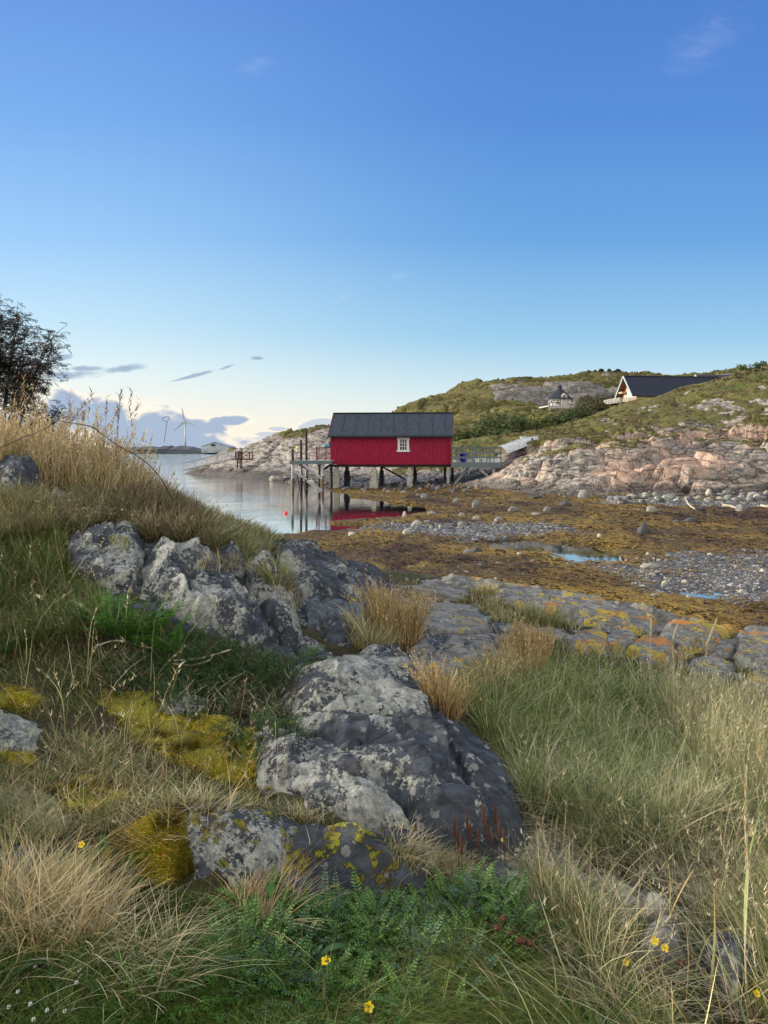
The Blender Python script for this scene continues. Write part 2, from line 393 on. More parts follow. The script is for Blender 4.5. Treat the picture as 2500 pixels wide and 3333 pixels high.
# normals for masks
dzx = np.gradient(ZF, axis=1)/np.gradient(XX, axis=1); dzy = np.gradient(ZF, axis=0)/np.gradient(YY, axis=0)
slope = np.hypot(dzx, dzy)
# heather and grass cover: above the tide rocks, where it is not too steep
vn = chunked(lambda x, y: fbm(x*.16, y*.13, o=5, s=101, g=.6), XX, YY)
e = np.clip((ZF-1.9)/2.2, -2, .75)-.30*np.minimum(slope, 3)+vn*1.9
e = e-1.5*sstep(62, 54, YY)*sstep(8, 12, XX)*sstep(3.4, 1.8, ZF)       # the bare pink band
point = sstep(4, -2, XX-(YY-70)*.1)*sstep(60, 68, YY)*sstep(118, 108, YY)
e = e-point*1.15+.9*point*sstep(3.6, 4.6, ZF)
cliff = sstep(128, 133, YY)*sstep(146, 138, YY)*sstep(16, 22, XX)
e = e-2.6*cliff*(1+.5*vn)+.25*sstep(60, 75, YY)*(1-point)
e = e+.55*sstep(58, 66, YY)*(1-point)*(1-cliff)-1.1*sstep(135, 150, YY)*sstep(-.05, .35, vn+.15*np.sin(XX*.21))
e = e-1.3*sstep(.10, .36, chunked(lambda x, y: fbm(x*.42, y*.36, o=4, s=131, g=.6), XX, YY))*sstep(8, 14, XX)*sstep(85, 74, YY)
VEG = sstep(-.12, .3, e)
ZF = ZF+VEG*(.16*chunked(lambda x, y: fbm(x*.9, y*.9, o=4, s=111), XX, YY)+.07)
WEED = sstep(.42, .2, ZF)*sstep(60, 52, YY)
gravel = chunked(lambda x, y: fbm(x*.22, y*.30, o=4, s=121), XX, YY)
gp = [on0(*p) for p in [(1150,1722),(1300,1712),(1700,1706),(1850,1716),(1900,1740),(1700,1750),(1620,1765),(1500,1770),(1400,1748),(1200,1745)]]
gq = [on0(*p) for p in [(1850,1826),(2050,1836),(2300,1800),(2700,1820),(2800,1960),(2500,1985),(2200,1955),(2040,1905),(1900,1870)]]
BANK = [(-4.2, 56.2), (-2, 55.6), (1, 56), (4, 55), (7, 52.5), (8, 56), (7, 61), (2, 64), (-3.6, 64)]
gr_ = [on0(*p) for p in [(1950,1630),(2300,1640),(2700,1640),(2700,1668),(2300,1664),(2100,1655),(1950,1650)]]
GRAV = np.maximum.reduce([sstep(-.7, .5, chunked(lambda x, y: poly_sd(x, y, g), XX+.8*gravel, YY+1.5*gravel)) for g in (gp, gq, gr_)])
bank = sstep(-.5, .5, chunked(lambda x, y: poly_sd(x, y, BANK), XX+.6*gravel, YY+.8*gravel)); GRAV = np.maximum(GRAV, bank); WEED = np.maximum(WEED, bank)
far_land = mesh_np('rocky_shore', np.stack([XX, YY, ZF], -1).reshape(-1, 3), grid_faces(*XX.shape), None,
                   attrs={'veg': VEG.ravel(), 'weed': WEED.ravel(), 'grav': GRAV.ravel(), 'slp': np.clip(slope, 0, 3).ravel()})
tag(far_land, kind='structure')

# interpolation on the far grid
def zfar(x, y):
    x = np.asarray(x, float); y = np.asarray(y, float)
    iy = np.interp(y, Yr, np.arange(len(Yr))); iu = np.interp(x/y, ur, np.arange(len(ur)))
    i0 = np.clip(iy.astype(int), 0, len(Yr)-2); j0 = np.clip(iu.astype(int), 0, len(ur)-2); a = iy-i0; b = iu-j0
    return (ZF[i0, j0]*(1-b)+ZF[i0, j0+1]*b)*(1-a)+(ZF[i0+1, j0]*(1-b)+ZF[i0+1, j0+1]*b)*a

# ================================================================ water, far strip
mb = MB(); 
n = 64
mb.add([(0, 0, 0)]+[(12000*math.cos(k*2*math.pi/n), 12000*math.sin(k*2*math.pi/n), 0) for k in range(n)], [(0, k+1, (k+1) % n+1) for k in range(n)])
water = mb.build('sea_water', None); tag(water, kind='structure')
# ================================================================ TERRAIN: near ground
near_pts = [pt(*p) for p in [
 (0,1600,6.2),(70,1560,6.6),(0,1540,8),(200,1560,7.4),(300,1562,7.2),(420,1580,7.1),(500,1600,7.0),(600,1650,7.0),(650,1680,7.0),(720,1715,7.0),(800,1735,7.2),(860,1748,7.4),
 (-300,1560,7),(-600,1560,7),(-300,1700,5),(-300,2200,3.7),(-300,3000,2.3),
 (110,1660,5.9),(220,1700,5.7),(400,1700,5.9),(560,1740,5.7),(700,1790,5.6),(330,1930,4.9),(200,1850,5.1),(0,1800,5.3),
 (0,2000,4.6),(200,2050,4.4),(300,2030,4.45),(600,2040,4.5),(480,1980,4.7),(700,2100,4.4),(880,2130,4.5),
 (850,1820,6.2),(900,1765,7.4),(1000,1806,7.8),(1240,1856,8.2),(1250,1960,6.9),(1100,1900,7.0),(1000,1970,5.9),(1100,2040,5.6),(950,2120,4.9),(1200,2120,5.2),
 (1400,1880,8.8),(1600,1915,9.0),(1850,1950,9.0),(2000,1985,8.9),(2100,2005,8.8),(2300,2040,8.4),(2500,2085,8.0),(2700,2110,7.8),(3000,2150,7.5),
 (1400,1990,7.2),(1500,2070,6.2),(1700,2060,6.3),(2000,2110,6.6),(2300,2160,6.6),(2500,2230,6.2),(1350,2160,5.3),(1450,2240,5.0),
 (1600,2310,4.9),(2000,2310,5.2),(2400,2320,5.4),(2700,2330,5.4),(1600,2480,4.2),(1780,2620,3.6),(2100,2620,3.8),(2450,2620,3.9),(2800,2620,3.9),
 (1720,2740,3.3),(1600,2800,3.05),(1800,2900,2.9),(2200,2900,3.0),(2600,2900,3.0),(2000,3200,2.4),(2500,3200,2.4),(1500,3000,2.65),(1200,3060,2.5),(900,3060,2.5),(1200,3320,2.15),(300,3320,2.1),(700,3040,2.45),(1600,3320,2.15),
 (1000,2230,4.2),(1150,2250,4.15),(1200,2450,3.6),(1400,2650,3.15),(1300,2350,3.9),
 (400,2230,4.0),(0,2230,3.95),(700,2240,4.1),(600,2420,3.5),(100,2420,3.45),(300,2620,3.0),(850,2500,3.35),(900,2640,3.0),(700,2620,3.05),
 (550,2760,2.72),(850,2760,2.78),(1150,2780,2.85),(1350,2850,2.85),(500,2900,2.62),(100,2820,2.62),(100,3060,2.3),(400,3060,2.35),(1000,2930,2.68)]]
near_pts += [(x, 9.6+.12*x*0+o, z) for x, z in ((-9, 1.2), (-6, 1.35), (-4, 1.2), (-2.6, 1.05), (-1.2, .8)) for o in (0,)]
near_pts += [(-9, 12, -.2), (-6, 12, -.3), (-4, 12, -.3), (-2.4, 11.6, -.25), (-1, 11.2, -.2), (.4, 10.9, -.1), (1.6, 10.6, -.1), (3, 10.4, -.1), (4.6, 10.2, -.1), (7, 10, -.1), (10, 9.6, -.1),
             (-8, 14.5, -.8), (-4, 14, -.8), (0, 13.5, -.6), (4, 13, -.5), (9, 12.5, -.4),
             (-1.5, 1.2, 1.15), (0, 1.2, 1.13), (1.5, 1.2, 1.1), (-2, 0, 1.2), (0, 0, 1.15), (2, 0, 1.1), (-5, -4, 1.5), (0, -4, 1.3), (5, -4, 1.2), (-6, 3, 1.9), (6, 3, 1.0), (-6, -9, 1.5), (6, -9, 1.3)]
_near = RBF(near_pts, c=.25, smooth=2e-3)
GX0, GX1, GY0, GY1, GS = -9.0, 8.0, .4, 14.0, .025
gx = np.arange(GX0, GX1, GS); gy = np.arange(GY0, GY1, GS); GYY, GXX = np.meshgrid(gy, gx, indexing='ij')
def near_detail(x, y): return .035*fbm(x*1.7, y*1.7, o=4, s=201)+.012*fbm(x*9, y*9, o=3, s=203)
GZ = chunked(lambda x, y: _near(x, y)+near_detail(x, y), GXX, GYY)
def bil(G, x, y):
    x = np.clip((np.asarray(x, float)-GX0)/GS, 0, G.shape[1]-1.001); y = np.clip((np.asarray(y, float)-GY0)/GS, 0, G.shape[0]-1.001)
    i = y.astype(int); j = x.astype(int); a = y-i; b = x-j
    return (G[i, j]*(1-b)+G[i, j+1]*b)*(1-a)+(G[i+1, j]*(1-b)+G[i+1, j+1]*b)*a
HS = np.geomspace(1.2, 13.5, 230)
def hit(px, py, G=None, Ymin=1.2):
    "where the line of sight through a photo position meets the near ground: works out real positions (x, y)"
    G = GZ if G is None else G
    px = np.atleast_1d(np.asarray(px, float)); py = np.atleast_1d(np.asarray(py, float))
    out = np.full(px.shape, np.nan); prev = None
    for Y in HS:
        if Y < Ymin: continue
        x = (px-1250)/F0*Y; z = HC-(py-HY)/F0*Y; g = bil(G, x, np.full(px.shape, Y))
        d = z-g; new = np.isnan(out) & (d < 0)
        if prev is not None:
            fr_ = np.clip(prev[1]/(prev[1]-d+1e-9), 0, 1); out = np.where(new, prev[0]+(Y-prev[0])*fr_, out)
        else: out = np.where(new, Y, out)
        prev = (Y, d)
    return (px-1250)/F0*out, out
def wpoly(pts, G=None):
    a = np.array(pts, float); x, y = hit(a[:, 0], a[:, 1], G); ok = ~np.isnan(x); return list(zip(x[ok], y[ok]))

# ================================================================ near rocks: each a body of its own over the ground
# (outline in photo positions, height, edge width, lichen 0..1, orange 0..1, moss, label)
ROCKS = [
 ('low dark bedrock showing between the slabs of the mound face', [(215,1760),(440,1745),(700,1780),(880,1850),(990,1990),(1010,2140),(880,2140),(640,2080),(460,1990),(300,1960),(215,1900)], .05,.10,.45,0,.15),
 ('low mossy bedrock ledge above the dark hollow', [(560,2640),(760,2610),(1000,2680),(1250,2740),(1420,2860),(1480,2960),(1300,2960),(1050,2900),(800,2920),(620,2880),(550,2760)], .05,.09,.55,0,.48),
 ('low grey bedrock stretching from the mound to the golden tussock', [(880,1775),(1100,1815),(1250,1870),(1420,1960),(1640,2010),(1700,2060),(1650,2110),(1560,2190),(1440,2260),(1380,2230),(1300,2140),(1180,2110),(1000,2110),(930,2080),(900,1980)], .05,.10,.40,0.02,.10),
 ('long low bedrock of the shore ridge carrying the orange rocks', [(1240,1858),(1450,1890),(1800,1950),(2050,2010),(2300,2050),(2560,2075),(2700,2100),(2700,2240),(2480,2225),(2250,2190),(2060,2160),(1850,2110),(1650,2040),(1450,1985),(1290,1930)], .03,.12,.34,.16,.0),
 ('dark boulder with grey lichen at the left edge of the grassy mound', [(-40,1600),(0,1560),(70,1556),(115,1580),(145,1605),(110,1632),(0,1640)], .30,.16,.35,0,.1),
 ('small lichen covered stone beside the dark boulder on the mound', [(135,1622),(160,1604),(210,1602),(228,1620),(215,1638),(150,1640)], .10,.1,.6,0,.05),
 ('square lichen topped block under the overhanging straw grass', [(222,1800),(232,1745),(300,1732),(400,1738),(455,1760),(466,1830),(450,1930),(340,1945),(240,1900)], .20,.10,.50,0,.05),
 ('broad pale lichen slab in the middle of the mound face', [(470,1830),(490,1800),(620,1790),(690,1800),(720,1880),(790,1960),(880,2060),(890,2110),(780,2110),(640,2050),(520,1990),(445,1935)], .20,.10,.60,0,.1),
 ('narrow lichen rib right of the broad mound slab', [(700,1790),(760,1780),(800,1840),(790,1900),(740,1880)], .14,.08,.6,0,.15),
 ('dark rounded rock with a pale lichen crest and black side', [(790,1900),(850,1880),(910,1910),(955,1990),(985,2080),(960,2125),(900,2110),(860,2020),(800,1960)], .30,.12,.6,0,.3),
 ('long dark slab running down to the shore behind the mound', [(880,1765),(960,1775),(1080,1805),(1200,1838),(1262,1865),(1256,1930),(1180,1970),(1060,1960),(950,1950),(900,1870)], .18,.14,.46,0,.14),
 ('low blue grey rock in the dip behind the round boulder', [(975,1985),(1060,1965),(1150,1990),(1215,2000),(1200,2040),(1100,2040),(1000,2045)], .14,.12,.2,0,.05),
 ('rounded grey boulder left of the golden tussock', [(1050,2085),(1060,2045),(1110,2025),(1170,2030),(1205,2060),(1200,2100),(1120,2112)], .14,.13,.4,0,.03),
 ('small grey rock half hidden behind the central slab', [(960,2120),(1000,2090),(1060,2100),(1075,2140),(1000,2150)], .12,.10,.3,0,.0),
 ('smooth grey shore slab with a cream edge at its top', [(1235,1852),(1330,1848),(1430,1868),(1520,1892),(1560,1925),(1500,1960),(1380,1950),(1270,1920)], .15,.14,.25,.12,.05),
 ('grey streaked ledge right of the golden tussock', [(1240,1945),(1340,1950),(1450,1965),(1560,1995),(1600,2030),(1540,2050),(1420,2020),(1300,1985)], .12,.10,.42,.1,.1),
 ('rounded slab with orange lichen splashes above dark cracks', [(1320,2040),(1350,2010),(1430,2010),(1520,2035),(1600,2065),(1560,2090),(1440,2085),(1350,2075)], .16,.09,.45,.22,.03),
 ('upright grey boulder with a bright orange lichen streak', [(1328,2185),(1340,2120),(1385,2105),(1425,2135),(1440,2180),(1400,2215),(1350,2215)], .20,.10,.25,.30,.0),
 ('large rounded grey boulder with two orange lichen spots', [(1378,2220),(1400,2160),(1480,2135),(1580,2130),(1650,2145),(1600,2200),(1530,2245),(1440,2250)], .22,.13,.35,.15,.02),
 ('flat grey ledge behind the orange spotted boulders', [(1420,2120),(1470,2085),(1590,2075),(1690,2100),(1640,2130),(1520,2125)], .12,.08,.35,.15,.02),
 ('long yellow lichened slab in the middle of the shore ridge', [(1430,1880),(1540,1890),(1680,1910),(1800,1935),(1930,1965),(2060,2000),(2150,2035),(2130,2075),(1990,2060),(1850,2020),(1700,1985),(1560,1950),(1470,1915)], .15,.12,.4,.40,.05),
 ('smooth bare grey slab sloping into the seaweed', [(1845,1925),(1900,1912),(1990,1930),(2100,1968),(2230,2010),(2330,2036),(2260,2046),(2130,2026),(2000,1992),(1900,1960)], .20,.12,.10,.08,.0),
 ('orange and grey rock in the grass below the yellow slab', [(1840,2110),(1860,2065),(1930,2050),(1985,2080),(1975,2130),(1900,2140)], .15,.09,.35,.45,.0),
 ('pale topped rock with an orange rim between grass tufts', [(1960,2090),(2000,2060),(2060,2060),(2090,2095),(2060,2125),(1990,2120)], .15,.09,.5,.3,.0),
 ('bright orange lichened rock at the grass edge', [(2040,2140),(2060,2095),(2130,2085),(2190,2120),(2210,2165),(2150,2185),(2080,2175)], .17,.10,.35,.6,.0),
 ('rock with white top and thick yellow lichen flank', [(2150,2090),(2165,2050),(2240,2038),(2370,2048),(2400,2075),(2330,2120),(2240,2130),(2180,2120)], .20,.10,.5,.6,.0),
 ('smooth grey boulder with one orange patch by the yellow rock', [(2290,2125),(2320,2095),(2400,2085),(2430,2115),(2390,2140),(2320,2145)], .13,.1,.2,.2,.0),
 ('grey and orange sloping slab at the right photo edge', [(2380,2105),(2420,2068),(2520,2062),(2640,2075),(2640,2190),(2500,2200),(2400,2165)], .20,.12,.5,.42,.0),
 ('low dark rock with a small orange patch below the sloping slab', [(2210,2180),(2250,2145),(2340,2150),(2400,2175),(2380,2210),(2280,2215)], .13,.1,.35,.25,.0),
 ('orange splashed boulder half out of the picture at right', [(2400,2290),(2420,2220),(2480,2195),(2640,2200),(2640,2320),(2480,2320)], .26,.13,.4,.42,.0),
 ('great central rock slab with pale lichen above and a dark split flank below', [(900,2300),(925,2215),(1000,2175),(1110,2155),(1200,2140),(1290,2150),(1370,2200),(1460,2290),(1560,2400),(1650,2530),(1718,2650),(1726,2740),(1680,2795),(1590,2815),(1480,2800),(1390,2740),(1290,2650),(1180,2570),(1060,2500),(960,2420)], .17,.13,.66,0,.10),
 ('white lichened slab below the yellow moss bank', [(820,2420),(870,2390),(980,2400),(1100,2470),(1210,2560),(1300,2650),(1330,2720),(1240,2720),(1100,2660),(980,2610),(860,2560)], .11,.08,.70,0,.12),
 ('flat lichened rock at the left edge below the moss', [(-60,2330),(60,2340),(150,2380),(150,2430),(60,2470),(-60,2470)], .06,.08,.7,0,.05),
 ('small lichened ledge behind the moss bank', [(430,2300),(520,2270),(640,2265),(700,2300),(640,2330),(500,2335)], .07,.07,.8,0,.12),
 ('mossy block with white lichen above the dark hollow', [(630,2770),(690,2700),(780,2670),(880,2690),(960,2760),(940,2840),(860,2880),(740,2870),(650,2840)], .10,.06,.66,0,.50),
 ('dark undercut rock crowned with brown moss', [(980,2770),(1040,2710),(1150,2720),(1260,2770),(1370,2830),(1430,2900),(1400,2960),(1290,2930),(1150,2890),(1010,2850)], .19,.09,.20,0,.50),
 ('black rock with one white lichen streak beside the herbs', [(1440,2930),(1500,2880),(1570,2910),(1660,2980),(1730,3060),(1700,3110),(1600,3060),(1490,3000)], .12,.09,.16,0,.05),
 ('blue grey slab between the grass at the left edge', [(-40,2810),(40,2770),(120,2780),(140,2830),(60,2860),(-40,2860)], .06,.07,.35,0,.1),
 ('orange and white patched stone in grass right of the central rock', [(1595,2395),(1615,2360),(1655,2350),(1680,2380),(1670,2410),(1620,2415)], .10,.07,.25,.35,.0),
 ('long grey green stone lying in the grass at lower right', [(2050,2990),(2080,2950),(2130,2970),(2200,3040),(2215,3090),(2170,3095),(2100,3050)], .16,.06,.15,0,.0),
 ('angular pale stone below the long grey stone', [(2040,3140),(2070,3090),(2150,3090),(2220,3130),(2215,3180),(2130,3200),(2060,3180)], .18,.06,.3,0,.0),
 ('grey boulder behind the tall blades at lower right', [(2270,3120),(2320,3090),(2400,3120),(2480,3190),(2500,3270),(2400,3300),(2300,3230)], .20,.09,.2,0,.0),
 ('blue grey rock behind the brown seed heads at the foot of the dark shoulder', [(1590,2850),(1620,2800),(1670,2820),(1680,2880),(1630,2900)], .10,.07,.1,0,.0),
]
GTOP = GZ.copy(); GROCK = np.zeros_like(GZ); rock_defs = []
def rock_profile(x, y, poly, H, w, k):
    s = 300+k*7
    wx = x+.05*fbm(x*4, y*4, o=3, s=s)+.015*fbm(x*18, y*18, o=2, s=s+1); wy = y+.06*fbm(x*4+9, y*4, o=3, s=s+2)+.015*fbm(x*18, y*18+5, o=2, s=s+3)
    d = poly_sd(wx, wy, poly)
    pc = np.mean(poly, 0); ex = (x-pc[0])*-.62+(y-pc[1])*.78; ext = max(1e-3, np.ptp(np.array(poly), 0).max()*.5)
    wv_ = w*(1+2.6*sstep(-.2, .9, ex/ext)); t_ = np.clip(1-d/wv_, 0, 1.0); h = H*np.clip(1-t_**3.0, 0, 1)**.62
    core = sstep(0, w, d)
    # foliation: long ridges running down to the right, cracks and plates
    a = math.radians(-35+20*math.sin(k*1.7)); u = x*math.cos(a)+y*math.sin(a); v = -x*math.sin(a)+y*math.cos(a)
    f1, f2, c1, c2 = worley(u*1.3+.25*fbm(x*2, y*2, o=2, s=s+6), v*3.0, s+4); cr = np.clip((f2-f1)*7, 0, 1)
    g1, g2, e1, e2 = worley(u*4.5, v*9+.3*fbm(x*5, y*5, o=2, s=s+7), s+5)
    q1, q2, k1, k2 = worley(x*2.3+.3*fbm(x*2, y*2, o=2, s=s+21), y*2.3, s+20); q3 = np.clip((q2-q1)*5, 0, 1)
    sw = v*4.2+.9*fbm(x*1.1, y*1.1, o=3, s=s+31); sw2 = u*1.7+v*1.1+.8*fbm(x*1.6, y*1.6, o=2, s=s+33); fr1 = sw-np.floor(sw); fr2 = sw2-np.floor(sw2)
    det = .050*(fr1**1.4-.4)+.040*(fr2**1.6-.4)+.050*(k1-.5)+.025*(q3-1)+.030*(c1-.5)+.030*(cr-1)+.012*(e1-.5)+.03*fbm(u*2, v*6, o=4, s=s+8)+.006*fbm(x*30, y*30, o=3, s=s+9)+.02*fbm(x*1.2, y*1.2, o=2, s=s+11)
    det = det*(.35+.65*min(1, H/.2))*(.6 if ROCKS[k][5] >= .05 else 1.1)
    if k == CENTRAL:      # a crease runs down the great slab; right of it the flank falls away
        cl = np.array([(x_, y_) for x_, y_ in CREASE]); side_ = np.full(x.shape, 9.0)
        side_ = x-np.interp(-y, -cl[:, 1], cl[:, 0]); h = h*(1+.12*np.exp(-(side_/.10)**2))-.10*sstep(0, .45, side_)-.05*np.exp(-(side_/.018)**2)
    return d, np.where(d > 0, h+det*core, -.9*(-d)-.0)
CENTRAL = [i for i, r in enumerate(ROCKS) if 'great central' in r[0]][0]
CREASE = sorted([tuple(map(float, np.ravel(hit(a_, b_)))) for a_, b_ in ((1290,2160),(1370,2300),(1420,2450),(1500,2600),(1600,2780))], key=lambda q: -q[1])
RC = []
for k, (lab, pp, H, w_, li, orr, mo) in enumerate(ROCKS):
    if orr >= .05 and H > .05: H *= .72; orr += .04; w_ *= .75
    poly = wpoly(pp)
    if len(poly) < 4: continue
    a = np.array(poly); x0, y0 = a.min(0)-.2; x1, y1 = a.max(0)+.2
    j0, j1 = int((x0-GX0)/GS), int((x1-GX0)/GS)+1; i0, i1 = int((y0-GY0)/GS), int((y1-GY0)/GS)+1
    j0 = max(j0, 0); i0 = max(i0, 0)
    sx = GXX[i0:i1, j0:j1]; sy = GYY[i0:i1, j0:j1]
    d, h = rock_profile(sx, sy, poly, H, w_, k)
    zz = _near(sx, sy)-.03+h
    on = (d > 0) & (zz > GTOP[i0:i1, j0:j1])
    GTOP[i0:i1, j0:j1] = np.where(on, zz, GTOP[i0:i1, j0:j1]); GROCK[i0:i1, j0:j1] = np.where(on, 1, GROCK[i0:i1, j0:j1])
    RC.append((k, lab, poly, H, w_, li, orr, mo, x0, y0, x1, y1))
# near ground sheet
Yn = np.concatenate([np.linspace(-9, .9, 30, endpoint=False), np.geomspace(.9, 14.5, 620)])
un = np.concatenate([np.linspace(-2.2, -.62, 50, endpoint=False), np.linspace(-.62, .62, 760, endpoint=False), np.linspace(.62, 2.2, 50)])
NY, NU = np.meshgrid(Yn, un, indexing='ij'); NX = NU*np.sqrt(NY**2+2.0)
NX = np.clip(NX, -30, 30)
NZ = chunked(lambda x, y: _near(x, y)+near_detail(x, y), NX, NY)
# ================================================================ setting materials
def lichen_rock(name, lich=.5, orange=0., moss=0., base=(.050, .056, .066), seed=0):
    m, t, b, co = new_mat(name)
    v = t.mapv(co, (1, 1, 1), (0, 0, 0), (seed*3.1, seed*1.7, 0))
    st = t.mapv(co, (5, 14, 10), (.3, .2, -.6), (seed, 0, 0))
    n1 = t.noise(v, 5, 5, .62); ns = t.noise(st, 1.6, 6, .65); nf = t.noise(v, 45, 4, .7)
    c = t.mix(t.ramp(ns, .3, .72), tuple(k*.55 for k in base), tuple(k*1.9 for k in base))
    c = t.mix(t.math('MULTIPLY', t.ramp(n1, .5, .75), .35), c, (.09, .082, .068))
    # crusts: patches broken by fine noise
    big = t.noise(v, 2.6, 6, .68, .4); thr = .72-.40*lich
    f = t.math('ADD', big, t.math('MULTIPLY', t.math('SUBTRACT', nf, .5), .44))
    f = t.math('ADD', f, t.attr('lk')); m1 = t.ramp(f, thr, thr+.025)
    vr = t.voro(v, 13, 'F1'); spots = t.math('ADD', vr, t.math('MULTIPLY', nf, .5))
    m2 = t.math('MULTIPLY', t.ramp(spots, .52, .47), t.ramp(t.noise(v, 4.5, 4, .6), .50-.1*lich, .56-.1*lich))
    lc = t.mix(t.ramp(t.noise(v, 22, 6, .75), .40, .60), (.14, .152, .148), (.35, .365, .335))
    lc = t.mix(t.math('MULTIPLY', t.ramp(t.noise(v, 3, 3, .5, 0), .55, .70), .55), lc, (.33, .37, .28))
    lc = t.mix(t.math('MULTIPLY', t.ramp(t.voro(v, 60, 'F1'), .42, .6), .28), lc, (.10, .10, .10))
    c = t.mix(m1, c, lc); c = t.mix(t.math('MULTIPLY', m2, .5), c, (.32, .33, .31))
    h = t.math('ADD', t.math('MULTIPLY', m1, .25), t.math('ADD', t.math('MULTIPLY', ns, .9), t.math('MULTIPLY', nf, .35)))
    if orange:
        on = t.noise(v, 3.4, 8, .62, .5); o1 = t.ramp(t.math('ADD', on, t.math('MULTIPLY', t.math('SUBTRACT', nf, .5), .45)), .66-.24*orange, .685-.24*orange)
        oc = t.mix(t.ramp(t.noise(v, 2.2, 3), .40, .52), (.52, .20, .028), (.44, .34, .05))
        oc = t.mix(t.math('MULTIPLY', t.ramp(nf, .58, .40), .75), oc, (.17, .13, .07))
        c = t.mix(o1, c, oc); h = t.math('ADD', h, t.math('MULTIPLY', o1, .15))
    if moss:
        geo = t.node('ShaderNodeNewGeometry').outputs['Normal']; sz = t.node('ShaderNodeSeparateXYZ'); t.l.new(geo, sz.inputs[0])
        mn = t.noise(v, 7.5, 6, .66, .3)
        mm = t.ramp(t.math('ADD', mn, t.math('MULTIPLY', t.math('SUBTRACT', nf, .5), .15)), .70-.32*moss, .74-.32*moss)
        mc = t.mix(t.ramp(t.noise(v, 7, 4), .4, .62), (.065, .050, .012), (.23, .23, .025))
        mc = t.mix(t.math('MULTIPLY', t.ramp(t.noise(v, 90, 3, .6), .4, .65), .6), mc, (.22, .20, .03))
        c = t.mix(mm, c, mc); h = t.math('ADD', h, t.math('MULTIPLY', mm, .8))
    t.set(b.inputs['Base Color'], c)
    b.inputs['Roughness'].default_value = .82; b.inputs['Specular IOR Level'].default_value = .25
    t.set(b.inputs['Normal'], t.bump(h, .85, .016))
    return m
M = {}
# far land
m, t, b, co = new_mat('shore_rock_and_heather'); M['far'] = m
veg = t.attr('veg'); weed = t.attr('weed'); grav = t.attr('grav'); slp = t.attr('slp')
sz = t.node('ShaderNodeSeparateXYZ'); t.l.new(co, sz.inputs[0]); zz = sz.outputs[2]; yv = sz.outputs[1]
n1 = t.noise(co, .35, 8, .62); n2 = t.noise(co, 2.2, 7, .68); n3 = t.noise(t.mapv(co, (1, 1, 4), (0, .35, 0)), 1.3, 7, .66); nf = t.noise(co, 9, 5, .7)
rock = t.mix(t.ramp(n3, .36, .60), (.085, .078, .072), (.42, .39, .35))
rock = t.mix(t.math('MULTIPLY', t.ramp(n1, .44, .60), t.ramp(yv, 66, 52)), rock, t.mix(t.ramp(n2, .35, .65), (.38, .25, .19), (.58, .43, .34)))
rock = t.mix(t.math('MULTIPLY', t.ramp(nf, .60, .36), .55), rock, (.10, .088, .082))
wco = t.node('ShaderNodeVectorMath', operation='ADD', ins={0: t.mapv(co, (.7, .9, 1.6), (.2, .3, .1))}); wsc = t.node('ShaderNodeVectorMath', operation='SCALE', ins={0: t.noise(co, .8, 5, .65, 0, 1), 'Scale': 1.6}); t.l.new(wsc.outputs[0], wco.inputs[1])
crk = t.voro(wco.outputs[0], .9, 'DISTANCE_TO_EDGE'); rock = t.mix(t.math('MULTIPLY', t.ramp(crk, .06, .0), .6), rock, (.045, .04, .04))
tide = t.ramp(t.math('ADD', zz, t.math('MULTIPLY', t.math('SUBTRACT', n2, .5), .9)), 1.0, .55)
rock = t.mix(t.math('MULTIPLY', t.ramp(yv, 95, 125), .45), rock, (.09, .085, .08))
rock = t.mix(t.math('MULTIPLY', tide, .85), rock, t.mix(t.ramp(nf, .35, .65), (.035, .032, .030), (.11, .10, .09)))
hm = t.noise(co, .55, 8, .66); hf = t.noise(t.mapv(co, (1, 1, 2)), 4.5, 6, .7)
heath = t.mix(t.ramp(hm, .36, .62), (.10, .080, .034), (.155, .150, .040))
heath = t.mix(t.math('MULTIPLY', t.ramp(t.noise(co, .22, 5, .6), .55, .68), .75), heath, (.075, .115, .022))
heath = t.mix(t.math('MULTIPLY', t.ramp(t.noise(co, .9, 5, .6), .56, .66), .65), heath, (.19, .145, .065))
heath = t.mix(t.math('MULTIPLY', t.ramp(hf, .56, .34), .75), heath, (.035, .034, .014))
vm = t.ramp(t.math('ADD', veg, t.math('ADD', t.math('MULTIPLY', t.math('SUBTRACT', n2, .5), 1.3), t.math('MULTIPLY', t.math('SUBTRACT', nf, .5), .6))), .42, .58)
c = t.mix(vm, rock, heath)
# seaweed covered flat, with gravel and mud
wf = t.noise(t.mapv(co, (1.6, 1, 1)), 3.2, 8, .7, 1.2); wb = t.noise(co, .45, 5, .6)
wc = t.mix(t.ramp(wf, .36, .64), (.036, .020, .009), (.150, .098, .018))
wc = t.mix(t.math('MULTIPLY', t.ramp(wb, .52, .64), .6), wc, (.19, .14, .024)); wc = t.mix(t.math('MULTIPLY', t.ramp(wb, .46, .36), .7), wc, (.045, .028, .014))
gv = t.voro(t.mapv(co, (1, 1, 1)), 12, 'F1', 'Color'); gs = t.node('ShaderNodeSeparateColor'); t.l.new(gv, gs.inputs[0])
gc = t.mix(gs.outputs[0], (.045, .046, .048), (.15, .15, .148)); gc = t.mix(t.ramp(gs.outputs[1], .90, .95), gc, (.5, .5, .46))
gm = t.ramp(t.math('ADD', grav, t.math('MULTIPLY', t.math('SUBTRACT', wf, .5), 1.2)), .45, .6)
fl = t.mix(gm, wc, gc)
wm = t.ramp(t.math('ADD', weed, t.math('MULTIPLY', t.math('SUBTRACT', n2, .5), .5)), .42, .6)
c = t.mix(wm, c, fl)
t.set(b.inputs['Base Color'], c)
t.set(b.inputs['Roughness'], t.math('SUBTRACT', .88, t.math('MULTIPLY', wm, t.math('ADD', .08, t.math('MULTIPLY', gm, .22)))))
